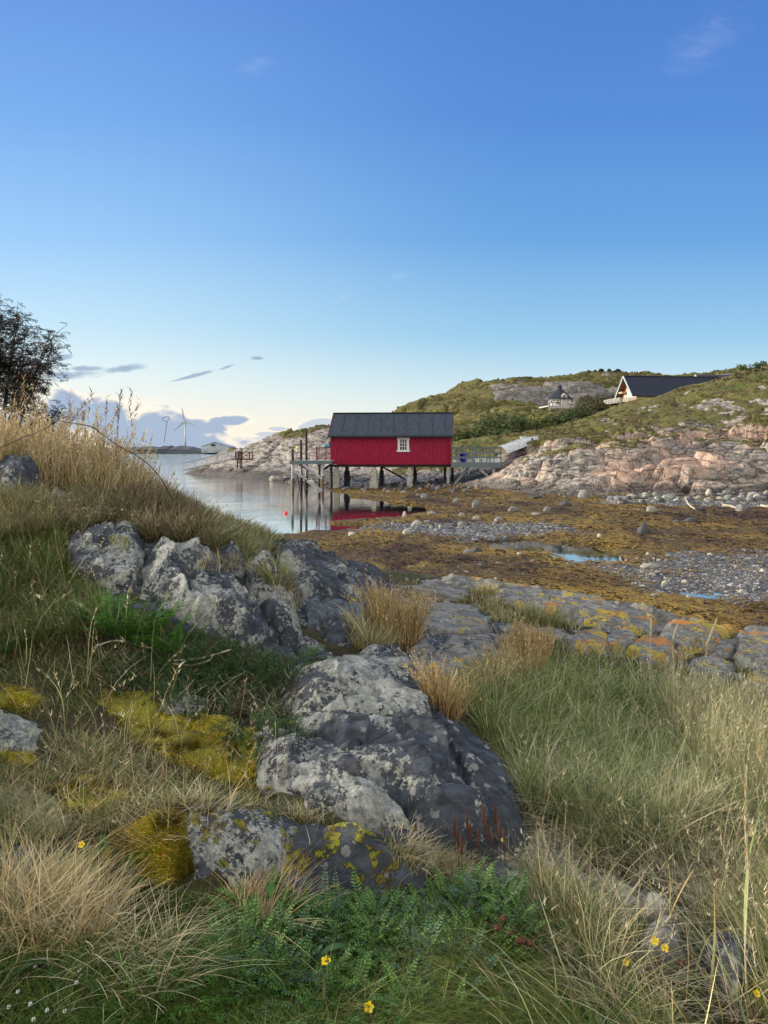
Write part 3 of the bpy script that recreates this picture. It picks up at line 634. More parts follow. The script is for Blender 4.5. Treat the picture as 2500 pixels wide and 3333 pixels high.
hh = t.math('ADD', t.math('MULTIPLY', n3, .5), t.math('ADD', t.math('MULTIPLY', hf, t.math('MULTIPLY', vm, 1.2)), t.math('MULTIPLY', wf, t.math('MULTIPLY', wm, .6))))
hh = t.math('ADD', hh, t.math('MULTIPLY', t.ramp(crk, 0, .08), .35))
t.set(b.inputs['Normal'], t.bump(hh, .9, .16))
far_land.data.materials.clear(); far_land.data.materials.append(m)
# water
m, t, b, co = new_mat('calm_sea'); M['water'] = m
b.inputs['Base Color'].default_value = (.012, .022, .028, 1); b.inputs['Roughness'].default_value = .02; b.inputs['IOR'].default_value = 1.42
b.inputs['Specular IOR Level'].default_value = .9; b.inputs['Coat Weight'].default_value = 1; b.inputs['Coat Roughness'].default_value = .02
sz = t.node('ShaderNodeSeparateXYZ'); t.l.new(co, sz.inputs[0])
far_ = t.ramp(sz.outputs[1], 60, 200)
w1 = t.noise(t.mapv(co, (.25, 1.6, 1), (0, 0, .12)), 1.1, 4, .55, .6); w2 = t.noise(t.mapv(co, (.7, 3, 1)), 2.0, 3, .5)
w3 = t.noise(t.mapv(co, (.08, .3, 1)), 1.0, 6, .6)
dead = t.ramp(t.noise(co, .12, 3), .40, .62)
leftw = t.math('MULTIPLY', t.ramp(sz.outputs[0], -3.2, -6.5), t.math('ADD', .4, t.math('MULTIPLY', dead, .6)))
hh = t.math('ADD', t.math('MULTIPLY', t.math('ADD', w1, t.math('MULTIPLY', w2, .2)), t.math('ADD', t.math('ADD', .006, t.math('MULTIPLY', t.ramp(sz.outputs[0], 3, -2), .03)), t.math('MULTIPLY', leftw, .20))), t.math('MULTIPLY', w3, t.math('MULTIPLY', far_, 3.0)))
wn_ = t.bump(hh, 1.0, .12); t.set(b.inputs['Normal'], wn_); t.set(b.inputs['Coat Normal'], wn_)
t.set(b.inputs['Roughness'], t.math('ADD', .015, t.math('MULTIPLY', far_, .10)))
water.data.materials.clear(); water.data.materials.append(m)
# near soil
m, t, b, co = new_mat('turf_and_litter'); M['soil'] = m
n1 = t.noise(co, 1.6, 7, .62); n2 = t.noise(co, 14, 6, .7); nf = t.noise(t.mapv(co, (1, 1, 1)), 70, 4, .7)
c = t.mix(t.ramp(n1, .36, .62), (.040, .032, .018), (.060, .060, .020))
c = t.mix(t.math('MULTIPLY', t.ramp(n2, .5, .66), .6), c, (.13, .105, .055)); c = t.mix(t.math('MULTIPLY', t.ramp(nf, .55, .35), .6), c, (.012, .012, .006))
mo = t.attr('moss'); mf = t.ramp(t.math('ADD', mo, t.math('MULTIPLY', t.math('SUBTRACT', n2, .5), .9)), .45, .6)
mc = t.mix(t.ramp(t.noise(co, 6, 5, .6), .38, .62), (.10, .078, .012), (.27, .25, .024)); mc = t.mix(t.math('MULTIPLY', t.ramp(nf, .5, .38), .5), mc, (.03, .03, .008))
c = t.mix(mf, c, mc)
gv = t.voro(co, 38, 'F1', 'Color'); gs = t.node('ShaderNodeSeparateColor'); t.l.new(gv, gs.inputs[0])
pm = t.ramp(t.math('ADD', t.attr('peb'), t.math('MULTIPLY', t.math('SUBTRACT', n2, .5), 1.0)), .45, .6)
c = t.mix(pm, c, t.mix(gs.outputs[0], (.07, .065, .055), (.24, .22, .19)))
t.set(b.inputs['Base Color'], c); b.inputs['Roughness'].default_value = .9
t.set(b.inputs['Normal'], t.bump(t.math('ADD', n2, t.math('MULTIPLY', nf, .6)), .9, .03))
# ================================================================ near ground sheet and its rocks
MOSS = [[(-40,2230),(60,2240),(140,2290),(90,2320),(-40,2300)], [(330,2250),(480,2260),(560,2340),(470,2430),(360,2330)],
        [(480,2350),(600,2330),(720,2340),(800,2400),(860,2470),(900,2560),(820,2580),(700,2540),(560,2480),(460,2420)],
        [(770,2390),(850,2370),(920,2390),(900,2420),(800,2430)], [(420,2700),(520,2640),(620,2660),(660,2740),(640,2830),(560,2880),(450,2840)],
        [(30,1680),(120,1650),(260,1650),(200,1700),(90,1740)], [(940,2350),(1010,2360),(1060,2400),(980,2400)], [(0,2430),(100,2450),(120,2500),(0,2520)],
        [(150,2560),(350,2520),(420,2600),(300,2680),(180,2640)]]
MOSSW = [wpoly(q) for q in MOSS]
PEB = [[(1700,2790),(1760,2700),(1850,2720),(1900,2800),(2000,2860),(2100,2920),(2080,3000),(1950,3010),(1850,2960),(1750,2880)], [(1560,2700),(1740,2650),(1800,2760),(1700,2860),(1620,2840)]]
PEBW = [wpoly(q) for q in PEB]
def soft(x, y, polys, w):
    r = np.zeros(x.shape)
    for q in polys:
        a = np.array(q); box = (x > a[:, 0].min()-1) & (x < a[:, 0].max()+1) & (y > a[:, 1].min()-1) & (y < a[:, 1].max()+1)
        v = np.zeros(x.shape); v[box] = sstep(-w, w, poly_sd(x[box]+.20*fbm(x[box]*5, y[box]*5, o=5, s=7, g=.65), y[box], q)); r = np.maximum(r, v)
    return r
NM = soft(NX, NY, MOSSW, .07); NP = soft(NX, NY, PEBW, .1)
NZ = NZ+NM*(.012+.02*np.abs(fbm(NX*5, NY*5, o=3, s=77))+.028*(1-worley(NX*8+.8*fbm(NX*6, NY*6, o=2, s=3), NY*8, 79)[0])**1.5+.012*fbm(NX*28, NY*28, o=2, s=71))
GM = soft(GXX, GYY, MOSSW, .07); 
_mz = GM*(.018+.02*np.abs(fbm(GXX*5, GYY*5, o=3, s=77)))
GZ += _mz; GTOP = np.maximum(GTOP, GZ)
turf = mesh_np('ground', np.stack([NX, NY, NZ], -1).reshape(-1, 3), grid_faces(*NX.shape), M['soil'], attrs={'moss': NM.ravel(), 'peb': NP.ravel()})
tag(turf, kind='structure')
for (k, lab, poly, H, w_, li, orr, mo, x0, y0, x1, y1) in RC:
    Ym = (y0+y1)/2; st = max(.005, Ym*.0014)
    xs = np.arange(x0, x1, st); ys = np.arange(y0, y1, st*1.15); Y_, X_ = np.meshgrid(ys, xs, indexing='ij')
    d, h = rock_profile(X_, Y_, poly, H, w_, k)
    Z_ = _near(X_, Y_)-.03+h
    Fq = grid_faces(*X_.shape); keep = (d > -.14).ravel()[Fq].all(1); Fq = Fq[keep]
    # the flanks bulge a little: horizontal push makes them read as rock, not as cloth
    push = .025*fbm(X_*6, Z_*9, Y_*6, o=3, s=900+k)*sstep(-.1, .03, d)
    V = np.stack([X_+push, Y_+push*.8, Z_], -1).reshape(-1, 3)
    used = np.unique(Fq); mp = np.full(len(V), -1); mp[used] = np.arange(len(used))
    base = (.036, .043, .054) if orr < .03 else (.13, .13, .125)
    if 'blue grey' in lab: base = (.07, .085, .10)
    if lab.startswith('smooth') or 'stone' in lab: base = (.13, .13, .125)
    lk = np.zeros(X_.shape)
    if k == CENTRAL:
        dk = wpoly([(1180,2560),(1210,2500),(1330,2480),(1400,2420),(1430,2360),(1560,2400),(1760,2640),(1760,2830),(1550,2840),(1380,2760)]); lk = -.17*sstep(-.10, .10, poly_sd(X_+.08*fbm(X_*5, Y_*5, o=3, s=4), Y_, dk))
    o = mesh_np('rock', V[used], mp[Fq], lichen_rock('rock_%d' % k, li, orr, mo, base, k), attrs={'lk': lk.ravel()[used]})
    tag(o, lab, 'rock', 'bedrock showing through the grass')
# ================================================================ materials of built things
M['red'] = simple('red_painted_boards', (.225, .003, .032), .6, .30, 2.2, .25, 60, .003, stretch=(6, 6, 1))
M['red_trim'] = simple('red_trim_paint', (.27, .006, .032), .5, .12, 5)
M['roof'] = simple('dark_roof_felt', (.028, .040, .060), .75, .28, 2.2, .35, 30, .004, stretch=(3, 1, 1))
M['roof_edge'] = simple('dark_roof_edge', (.018, .022, .030), .5, .1)
M['white'] = simple('white_paint', (.68, .70, .72), .5, .08, 9)
M['glass'] = simple('dark_window_glass', (.012, .014, .018), .06, .1, 2, 0, spec=.8)
M['concrete'] = simple('weathered_concrete', (.40, .39, .34), .9, .35, 5, .5, 25, .01, stretch=(1, 1, 4))
M['concrete_dark'] = simple('dark_concrete', (.030, .036, .052), .85, .3, 5, .5, 25, .01, stretch=(1, 1, 4))  # much darker blue-grey concrete for the back row of pillars
M['pile'] = simple('grey_weathered_pile', (.36, .38, .40), .85, .3, 7, .4, 40, .004, stretch=(3, 3, .6))
M['pile_dark'] = simple('tarred_pile', (.022, .018, .020), .7, .4, 7, .4, 40, .004, stretch=(3, 3, .6))
M['pile_wet'] = simple('tide_stained_pile', (.10, .085, .055), .8, .4, 7, .4, 40, .004, stretch=(3, 3, .6))
M['deck'] = simple('pale_deck_boards', (.42, .47, .50), .8, .18, 8, .4, 30, .004, stretch=(1, 5, 1))
M['rail_grey'] = simple('grey_green_beam', (.125, .165, .175), .7, .25, 7, .3, stretch=(1, 4, 4))
M['rail_red'] = simple('red_brown_fence_paint', (.20, .055, .035), .75, .3, 9)
M['platform'] = simple('dark_red_platform_timber', (.075, .022, .022), .75, .3, 9)
M['alu'] = simple('pale_aluminium', (.50, .50, .52), .45, .12, 9, metal=.2)
M['hull'] = simple('white_boat_hull', (.55, .57, .56), .5, .16, 2, .15, stretch=(1, 1, 3))
M['hull_in'] = simple('yellowed_transom', (.50, .45, .27), .6, .2, 5)
M['blue'] = simple('blue_plastic', (.01, .02, .30), .4, .15)
M['teal'] = simple('teal_plastic', (.06, .38, .42), .45, .2)
M['buoy'] = simple('pink_red_buoy', (.75, .08, .10), .35, .1)
M['yellow_buoy'] = simple('pale_yellow_float', (.62, .54, .20), .5, .15)
M['rope'] = simple('orange_rope', (.42, .10, .05), .8, .2)
M['tile'] = simple('blue_black_roof_tiles', (.008, .014, .034), .42, .3, 3, .3, 30, .01, spec=.5)
M['cream'] = simple('cream_wood_cladding', (.46, .34, .22), .7, .10, 5, .2, stretch=(1, 1, 10))
M['greywood'] = simple('pale_grey_wood', (.44, .43, .42), .8, .15, 7, .2, stretch=(1, 1, 8))
M['barge'] = simple('grey_blue_bargeboard', (.34, .42, .47), .6, .1, 7)
M['soffit'] = simple('reddish_brown_soffit', (.20, .075, .045), .7, .2, 7)
M['curtain'] = simple('pale_window_with_curtain', (.52, .55, .52), .25, .15, 3, 0)
M['black'] = simple('black_wood', (.012, .012, .014), .6, .2)
M['shed'] = simple('pale_blue_metal_sheet', (.46, .52, .56), .6, .06, .3, 0)
M['shed_roof'] = simple('dull_metal_roof', (.40, .45, .50), .5, .06, .3, 0)
M['turb'] = simple('wind_turbine_paint', (.42, .46, .52), .5, .05, .3, 0)
M['far_coast'] = simple('distant_wooded_coast', (.075, .085, .10), .95, .3, .02, 0)
M['twig'] = simple('brown_bark', (.060, .045, .035), .85, .3, 20)

# ================================================================ red boathouse (local: x along the front, y into the picture, z=0 at the floor line)
TH = .08
A = P(1077, 1510, 55.5); B = P(1468, 1510, 54.85); Lh = 8.68
hut = empty('boathouse', (A[0], A[1], A[2]), -TH)
tag(hut, 'crimson board clad boathouse with black felt roof standing on concrete pillars', 'boathouse')
DW = 4.9; EZ = 2.10; RZ_ = 3.66
mb = MB(); mb.box(0, Lh, 0, DW, 0, EZ)
mb.add([(0, 0, EZ), (0, DW, EZ), (0, DW/2, RZ_-.1)], [(0, 2, 1)]); mb.add([(Lh, 0, EZ), (Lh, DW, EZ), (Lh, DW/2, RZ_-.1)], [(0, 1, 2)])
mb.cur = 1; k = 0; x = .04
while x < Lh-.03:
    if not (4.82 < x < 5.68): mb.box(x-.032, x+.032, -.024, -.001, -.05, EZ+.02)
    else:
        mb.box(x-.032, x+.032, -.024, -.001, -.05, .86); mb.box(x-.032, x+.032, -.024, -.001, 1.90, EZ+.02)
    x += .142
for y in np.arange(.05, DW, .142):
    zt = EZ+(RZ_-EZ)*(1-abs(y-DW/2)/(DW/2))-.1
    mb.box(-.024, -.001, y-.03, y+.03, -.05, zt); mb.box(Lh+.001, Lh+.024, y-.03, y+.03, -.05, zt)
M['batten_lit'] = simple('red_lit_battens', (.34, .006, .052), .6, .30, 2.2, .25, 60, .003, stretch=(6, 6, 1)); mb.build('wall', [M['red'], M['batten_lit']], hut)  # same paint as the boards; lighter colour stands in for light catching the battens
mb = MB(); mb.box(-.03, .10, -.045, -.026, -.06, EZ+.02); mb.build('corner_board', M['red_trim'], hut); mb = MB(); mb.box(Lh-.12, Lh+.03, -.045, -.026, -.06, EZ+.02); mb.build('corner_board', M['red_trim'], hut); mb = MB(); mb.box(Lh-.19, Lh-.16, -.10, -.05, -.02, EZ-.02); mb.build('downpipe', M['red_trim'], hut)
mb = MB()
ov = .30; gx_ = .16; sl = (RZ_-EZ)/(DW/2)
def rz_(y): return EZ+.06+(y if y < DW/2 else DW-y)*sl
mb.hexa([(-gx_, -ov, rz_(-ov)), (Lh+gx_, -ov, rz_(-ov)), (Lh+gx_, DW/2, rz_(DW/2)), (-gx_, DW/2, rz_(DW/2))], [(-gx_, -ov, rz_(-ov)+.07), (Lh+gx_, -ov, rz_(-ov)+.07), (Lh+gx_, DW/2, rz_(DW/2)+.07), (-gx_, DW/2, rz_(DW/2)+.07)])
mb.hexa([(-gx_, DW/2+.001, rz_(DW/2)), (Lh+gx_, DW/2+.001, rz_(DW/2)), (Lh+gx_, DW+ov, rz_(-ov)), (-gx_, DW+ov, rz_(-ov))], [(-gx_, DW/2+.001, rz_(DW/2)+.07), (Lh+gx_, DW/2+.001, rz_(DW/2)+.07), (Lh+gx_, DW+ov, rz_(-ov)+.07), (-gx_, DW+ov, rz_(-ov)+.07)])
rf = mb.build('roof', M['roof'], hut)
mb = MB()
for i, x in enumerate(np.arange(.75, Lh, .93)):
    x += .05*math.sin(i*3.1); mb.bar((x, -ov, rz_(-ov)+.075), (x+.04*math.sin(i), DW/2, rz_(DW/2)+.075), .035, .016)
mb.build('felt_seam', M['roof'], rf)
mb = MB(); mb.bar((-gx_, DW/2, rz_(DW/2)+.09), (Lh+gx_, DW/2, rz_(DW/2)+.09), .22, .04); mb.build('ridge_cap', M['roof_edge'], rf)
mb = MB(); mb.box(-gx_, Lh+gx_, -ov-.09, -ov-.002, rz_(-ov)-.06, rz_(-ov)+.055); mb.build('gutter', M['roof_edge'], hut)
for sx in (-gx_-.03, Lh+gx_+.002):
    mb = MB()
    for s0, s1 in ((-ov-.02, DW/2), (DW/2, DW+ov+.02)):
        za = rz_(s0) if s0 < DW/2 else rz_(DW/2); zb = rz_(DW/2) if s1 <= DW/2 else rz_(-ov-.02)
        mb.hexa([(sx, s0, za-.16), (sx+.03, s0, za-.16), (sx+.03, s1, zb-.16), (sx, s1, zb-.16)], [(sx, s0, za+.09), (sx+.03, s0, za+.09), (sx+.03, s1, zb+.09), (sx, s1, zb+.09)])
    mb.build('bargeboard', M['red_trim'], hut)
# window
wx0, wx1, wz0, wz1 = 4.84, 5.66, .92, 1.87
mb = MB()
for q in ((wx0-.04, wx1+.04, wz1-.11, wz1+.03), (wx0-.06, wx1+.06, wz0-.05, wz0+.09), (wx0, wx0+.14, wz0+.09, wz1-.11), (wx1-.14, wx1, wz0+.09, wz1-.11)): mb.box(q[0], q[1], -.075, -.004, q[2], q[3])
wf = mb.build('window', M['white'], hut, bevel=.006)
ix0, ix1, iz0, iz1 = wx0+.14, wx1-.14, wz0+.09, wz1-.11
mb = MB(); mb.box(ix0, ix1, -.022, -.012, iz0, iz1); mb.build('pane', M['glass'], wf)
mb = MB()
for k in (1, 2):
    xx = ix0+(ix1-ix0)*k/3; mb.box(xx-.016, xx+.016, -.05, -.023, iz0, iz1)
    zz_ = iz0+(iz1-iz0)*k/3; mb.box(ix0, ix1, -.052, -.0235, zz_-.016, zz_+.016)
mb.box(ix0, ix0+.03, -.055, -.0232, iz0, iz1); mb.box(ix1-.03, ix1, -.055, -.0232, iz0, iz1)
mb.build('glazing_bar', M['white'], wf)
# floor beams and pillars
mb = MB()
for y in (.15, DW/2, DW-.2): mb.box(.05, Lh-.05, y-.07, y+.07, -.22, -.052)
for x in np.arange(.5, Lh, .9): mb.box(x-.04, x+.04, .0, DW, -.05, -.003)
mb.build('floor_beam', M['pile_dark'], hut)
def hl(px, Y=55.2): return (PX(px, Y)-A[0])/math.cos(TH)
def pillar(px0, px1, foot, y, mat, steps):
    x0, x1 = hl(px0), hl(px1); zf = PZ(foot, 55.2+y)-A[2]-.35; m_ = MB(); z = -.22
    for i, (fr_, wd) in enumerate(steps):
        zn = -.22+(zf+.22)*fr_; e = (x1-x0)*(1-wd)/2; j = .012*(i % 2)
        m_.box(x0+e+j, x1-e+j, y-.02*i, y+.50+.02*i, zn, z-.004); z = zn
    return m_.build('pillar', mat, hut, bevel=.012)
cs = [(.17, .55), (.33, .97), (.42, 1.0), (.62, .96), (.8, 1.0), (1, 1.03)]
pillar(1084, 1102, 1598, .12, M['concrete'], cs); pillar(1203, 1229, 1592, .12, M['concrete'], [(.12, .5), (.36, .66), (.5, .7), (.54, .98), (.8, 1), (1, .9)]); pillar(1324, 1341, 1580, .12, M['concrete'], [(.10, .6), (.4, .85), (.7, .92), (1, 1.05)])
pillar(1106, 1124, 1590, 2.1, M['concrete_dark'], cs); pillar(1226, 1240, 1585, 2.1, M['concrete_dark'], cs); pillar(1340, 1352, 1575, 2.1, M['concrete_dark'], cs)
for px, y_, ft, mt in ((1457, .15, 1566, 'pile'), (1447, 1.2, 1562, 'pile_dark'), (1472, 2.6, 1560, 'pile_dark')):
    m_ = MB(); x = hl(px); m_.box(x-.085, x+.085, y_-.085, y_+.085, PZ(ft, 55.2+y_)-A[2]-.3, -.225); m_.build('post', M[mt], hut)
MB().bar((hl(1240), 1.5, -.25), (hl(1315), 1.5, -1.15), .07, .12).build('brace', M['pile_dark'], hut)

# ================================================================ left jetty
JY = 54.2
jet = empty('jetty', (PX(948, JY), JY, PZ(1499, JY)), -TH*.5)
tag(jet, 'weathered grey jetty on braced piles at the sea end of the boathouse', 'jetty')
JL = PX(1077, JY)-PX(948, JY)+.1; JD = 4.0
def jl(px, dy=0): return PX(px, JY+dy)-PX(948, JY)
mb = MB()
for i, y in enumerate(np.arange(0, JD, .145)): mb.box(-.05+.015*math.sin(i*7), JL, y, y+.13, -.045, 0)
mb.build('deck', M['deck'], jet)
mb = MB(); mb.box(-.08, JL, -.06, -.004, -.24, .006); mb.box(-.078, JL-.002, JD*.5, JD*.5+.07, -.24, -.05); mb.box(-.06, -.006, .0, JD, -.238, -.05); mb.build('edge_beam', M['rail_grey'], jet)
def zw(py, dy): return PZ(py, JY+dy)-PZ(1499, JY)
zb = -2.15
piles = [('pile', 953, .08, None, -1.25), ('pile', 978, 1.3, None, -1.1), ('pile', 994, 2.2, None, -1.2), ('pile', 1050, .08, -.02, -1.1), ('pile', 1032, 3.5, -.04, -1.1), ('pile_dark', 1078, .4, -.04, -2.2), ('pile', 1042, 2.6, -.04, -1.0)]
tops = {953: 1461, 978: 1432, 994: 1398}
for mt, px, dy, tp, zwet in piles:
    x = jl(px, dy); r = .10
    p_ = MB(); p_.tube([(x, dy, -.25 if tp is None else tp-.01), (x+.01, dy, zwet)], r, 10); o = p_.build('pile', M[mt], jet, smooth=False)
    p_ = MB(); p_.tube([(x+.01, dy, zwet+.001), (x+.015, dy, zb-.6)], [r*.98, r*.9], 10); p_.build('pile_foot', M['pile_wet' if px not in (978, 994) else 'pile_dark'], o)
    if px in tops:
        p_ = MB(); p_.tube([(x, dy, -.249), (x-.02, dy, zw(tops[px], dy))], [r*.95, r*.82], 10); p_.build('pile_head', M['pile_dark'], o)
p_ = MB()
for a, b in (((953, .0, -.7), (1000, .1, -1.35)), ((990, .1, -.3), (1050, .0, -1.3)), ((972, 1.3, -.3), (1078, 1.3, -1.6)), ((1000, .1, -1.45), (1050, .0, -2.1))):
    p_ = MB(); p_.bar((jl(a[0], a[1]), a[1]-.12, a[2]), (jl(b[0], b[1]), b[1]-.12, b[2]), .05, .16, up=(0, 0, 1)); p_.build('brace', M['pile'], jet)
for a, b, q_ in (((jl(1036, 3.5), 3.3, -.9), (jl(1072, 3.5), 3.3, -.35), .16), ((jl(1034, 2.6), 2.6, -1.0), (jl(1044, 2.6), 2.6, -.3), .12), ((jl(965, 1.2), 1.15, -.9), (jl(975, 1.3), 1.15, -2.2), .14), ((jl(998, 2.2), 2.05, -.8), (jl(984, 1.3), 2.05, -2.1), .14)):
    MB().bar(a, b, .05, q_).build('brace', M['pile_dark'], jet)
# red brown rail on the jetty
fx0, fx1 = jl(1028, 1.9), jl(1080, 1.9); fy = 1.9
p_ = MB()
p_.box(fx0, fx1, fy-.03, fy+.03, .88, .95); p_.box(fx0, fx1, fy-.03, fy+.03, .10, .17); p_.box(fx0-.05, fx0+.05, fy-.05, fy+.05, 0, 1.0)
for i in range(9):
    a = fx0+(fx1-fx0)*i/9; b = fx0+(fx1-fx0)*(i+1)/9
    p_.bar((a, fy-.032, .17), (b, fy-.032, .88), .015, .05); p_.bar((b, fy+.032, .17), (a, fy+.032, .88), .015, .05)
p_.build('railing', M['rail_red'], jet)
p_ = MB()
for px in (1034, 1056): p_.box(jl(px, 2.8)-.045, jl(px, 2.8)+.045, 2.75, 2.84, 0, 1.22)
p_.box(jl(1034, 2.8)-.04, jl(1074, 2.8), 2.752, 2.852, .98, 1.04); p_.build('pale_post', M['pile'], jet)
def blob(mat, c, r, name, seed=0, sq=(1, 1, 1), n=14, rough=.12, parent=None):
    th = np.linspace(0, math.pi, n); ph = np.linspace(0, 2*math.pi, 2*n, endpoint=False); T, Q = np.meshgrid(th, ph, indexing='ij')
    X = np.sin(T)*np.cos(Q); Y = np.sin(T)*np.sin(Q); Z = np.cos(T); k = 1+rough*fbm(X*1.6+seed, Y*1.6, Z*1.6, o=3, s=seed)
    V = np.stack([X*k*sq[0]*r, Y*k*sq[1]*r, Z*k*sq[2]*r], -1).reshape(-1, 3)
    i = np.arange(n*2*n).reshape(n, 2*n); j = np.roll(i, -1, 1)
    o = mesh_np(name, V, np.stack([i[:-1], i[1:], j[1:], j[:-1]], -1).reshape(-1, 4), mat, parent=parent); o.location = c; return o
o = blob(M['teal'], (PX(1066, 56.8), 56.8, PZ(1499, JY)+1.02), .22, 'tarpaulin', 3, (1.3, .8, .6), rough=.5); tag(o, 'crumpled teal tarpaulin lying on the jetty rail beside the red wall', 'tarpaulin')
o = blob(M['blue'], (PX(1074, 57.2), 57.2, PZ(1499, JY)+1.12), .20, 'bucket', 5, (.9, .9, 1), rough=.1); tag(o, 'blue bucket behind the teal tarpaulin on the jetty', 'bucket')
o = blob(M['yellow_buoy'], (PX(969, 54.6), 54.6, PZ(1458, 54.6)), .13, 'float', 6, rough=.03); tag(o, 'pale yellow net float hanging on a rope between the jetty piles', 'float')
def rope(name, pts, sag, lab, r=.014, mat='rope', cat='rope'):
    q = []
    for a, b in zip(pts[:-1], pts[1:]):
        for k in range(8):
            f = k/8; p = [a[i]+(b[i]-a[i])*f for i in range(3)]; p[2] -= sag*4*f*(1-f); q.append(p)
    q.append(pts[-1]); o = MB().tube(q, r, 5).build(name, M[mat], None, True); tag(o, lab, cat); return o
rope('rope', [P(953, 1463, 54.2), P(978, 1470, 55.4), P(994, 1473, 56.3), P(1030, 1462, 56)], .12, 'slack orange rope strung between the tops of the jetty piles')
rope('rope', [P(953, 1490, 54.2), P(978, 1485, 55.4), P(994, 1486, 56.3)], .1, 'lower orange rope looped round the jetty piles')
# ================================================================ right jetty
RY = 54.4
rj = empty('footbridge', (PX(1470, RY), RY, PZ(1512, RY)), -.03)
tag(rj, 'grey railed footbridge joining the boathouse to the rocks', 'footbridge')
RL = PX(1630, RY)-PX(1470, RY); RD = 2.6
mb = MB()
for x in np.arange(0, RL, .15): mb.box(x, x+.135, .0, RD, -.045, 0)
mb.build('deck', M['deck'], rj)
mb = MB(); mb.box(-.02, RL+.05, -.08, -.004, -.22, .16); mb.box(-.02, RL+.05, RD+.004, RD+.08, -.22, .02); mb.box(0, RL, .7, .84, -.22, -.05); mb.build('edge_beam', M['rail_grey'], rj)
for y_, nm in ((-.05, 'railing'), (RD+.04, 'railing')):
    mb = MB()
    for z0, z1 in ((.44, .56), (.78, .90), (1.12, 1.20)): mb.box(-.02, RL+.04, y_-.022, y_+.022, z0, z1)
    for x in np.linspace(.03, RL, 8): mb.box(x-.035, x+.035, y_+.023, y_+.06, -.2, 1.17)
    mb.box(-.03, RL+.08, y_-.06, y_+.06, 1.205, 1.24)
    mb.build(nm, M['rail_grey'], rj)
mb = MB(); xx = PX(1607, RY)-PX(1470, RY); mb.box(xx-.09, xx+.09, .05, .22, -1.45, -.225); mb.build('post', M['pile'], rj)
for a, b in (((xx-1.05, .12, -.25), (xx-.06, .12, -1.15)), ((xx+.55, 1.2, -.23), (xx-.5, 1.2, -.75)), ((.15, 1.0, -1.55), (1.25, 1.0, -.25))): MB().bar(a, b, .06, .14).build('brace', M['pile'], rj)
items = [(1478, .5, .35, .15, 'white', 'white plastic sack on the footbridge next to the red wall', 'sack'), (1492, .4, .3, .14, 'greywood', 'pale folded net bundle on the footbridge', 'bundle'), (1510, .5, .35, .30, 'blue', 'dark blue drum standing on the footbridge', 'drum'),
         (1532, .6, .5, .12, 'greywood', 'flat pale crate lid left of the middle of the footbridge', 'crate'), (1555, .6, .5, .16, 'white', 'white fish crate at the middle of the footbridge', 'crate'), (1578, .6, .4, .15, 'curtain', 'greenish white fish crate right of the middle of the footbridge', 'crate'), (1609, .55, .4, .30, 'white', 'tall white box at the land end of the footbridge', 'box')]
for px, w_, d_, h_, mt, lab, cat in items:
    x = PX(px, RY+1.4); z0 = PZ(1512, RY)+.002; m_ = MB()
    if cat == 'drum': m_.tube([(x, RY+1.5, z0), (x, RY+1.5, z0+.06), (x, RY+1.5, z0+.85)], [.26, .28, .28], 16)
    elif cat in ('sack', 'bundle'):
        o = blob(M[mt], (x, RY+1.5, z0+h_*.8), .35, cat, px, (1, .8, .55), rough=.35); tag(o, lab, cat); continue
    else:
        m_.box(x-w_/2, x+w_/2, RY+1.2, RY+1.6, z0, z0+.05)
        for a in ((x-w_/2, x+w_/2, RY+1.2, RY+1.23), (x-w_/2, x+w_/2, RY+1.57, RY+1.6), (x-w_/2, x-w_/2+.03, RY+1.23, RY+1.57), (x+w_/2-.03, x+w_/2, RY+1.23, RY+1.57)): m_.box(*a, z0+.05, z0+h_+.25)
    tag(m_.build(cat, M[mt], None, bevel=.01), lab, cat, None)
# ================================================================ upturned boat on the slope
bt = empty('rowing_boat', (0, 0, 0)); tag(bt, 'white rowing boat lying keel up on the slope beyond the footbridge', 'boat')
a = P(1628, 1478, 55.5); b = P(1752, 1430, 59.5)
ax = Vector(b)-Vector(a); Lb = ax.length; ax.normalize(); side = Vector((0, 0, 1)).cross(ax).normalized(); up = ax.cross(side); 
if up.z < 0: up = -up
V = []; n = 26; mseg = 13
for i in range(n):
    f = i/(n-1); w_ = .62*(1-max(0, (f-.35)/.65)**2.3)*(1-.12*(1-f)**3)+.004; h_ = .50*(1-.45*max(0, (f-.3)/.7)**2); 
    for k in range(mseg):
        an = math.pi*k/(mseg-1); cx = math.cos(an); sx = math.sin(an)**.75
        p = Vector(a)+ax*(Lb*f)+side*(w_*cx*(1-.12*sx))+up*(h_*sx+.04+.22*max(0, f-.6)*(-1)); V.append(tuple(p))
Fq = grid_faces(n, mseg)
mesh_np('hull', np.array(V), [Fq], M['hull'], parent=bt, smooth=True)
m_ = MB(); m_.add([tuple(Vector(q)-ax*.01) for q in V[:mseg]], [tuple(range(mseg))]); m_.build('transom', M['hull_in'], bt)
m_ = MB(); m_.tube([tuple(Vector(V[i*mseg+mseg//2])+up*.02) for i in range(n)], .03, 6); m_.build('keel', M['hull'], bt)
m_ = MB(); m_.tube([tuple(Vector(V[i*mseg])) for i in range(n)], .028, 6); m_.tube([tuple(Vector(V[i*mseg+mseg-1])) for i in range(n)], .028, 6); m_.build('gunwale', M['hull'], bt)
m_ = MB(); q = P(1729, 1432, 57.5); m_.bar((q[0]-.1, q[1], q[2]-.28), (q[0]+.12, q[1], q[2]+.15), .06, .10); tag(m_.build('oar', M['black'], None), 'short dark oar blade leaning on the upturned boat', 'oar')
m_ = MB(); q = P(1703, 1446, 61); m_.box(q[0]-.20, q[0]+.20, q[1]-.12, q[1]+.12, q[2]-.5, q[2]+.56); m_.box(q[0]-.25, q[0]+.25, q[1]-.16, q[1]+.16, q[2]+.563, q[2]+.62)
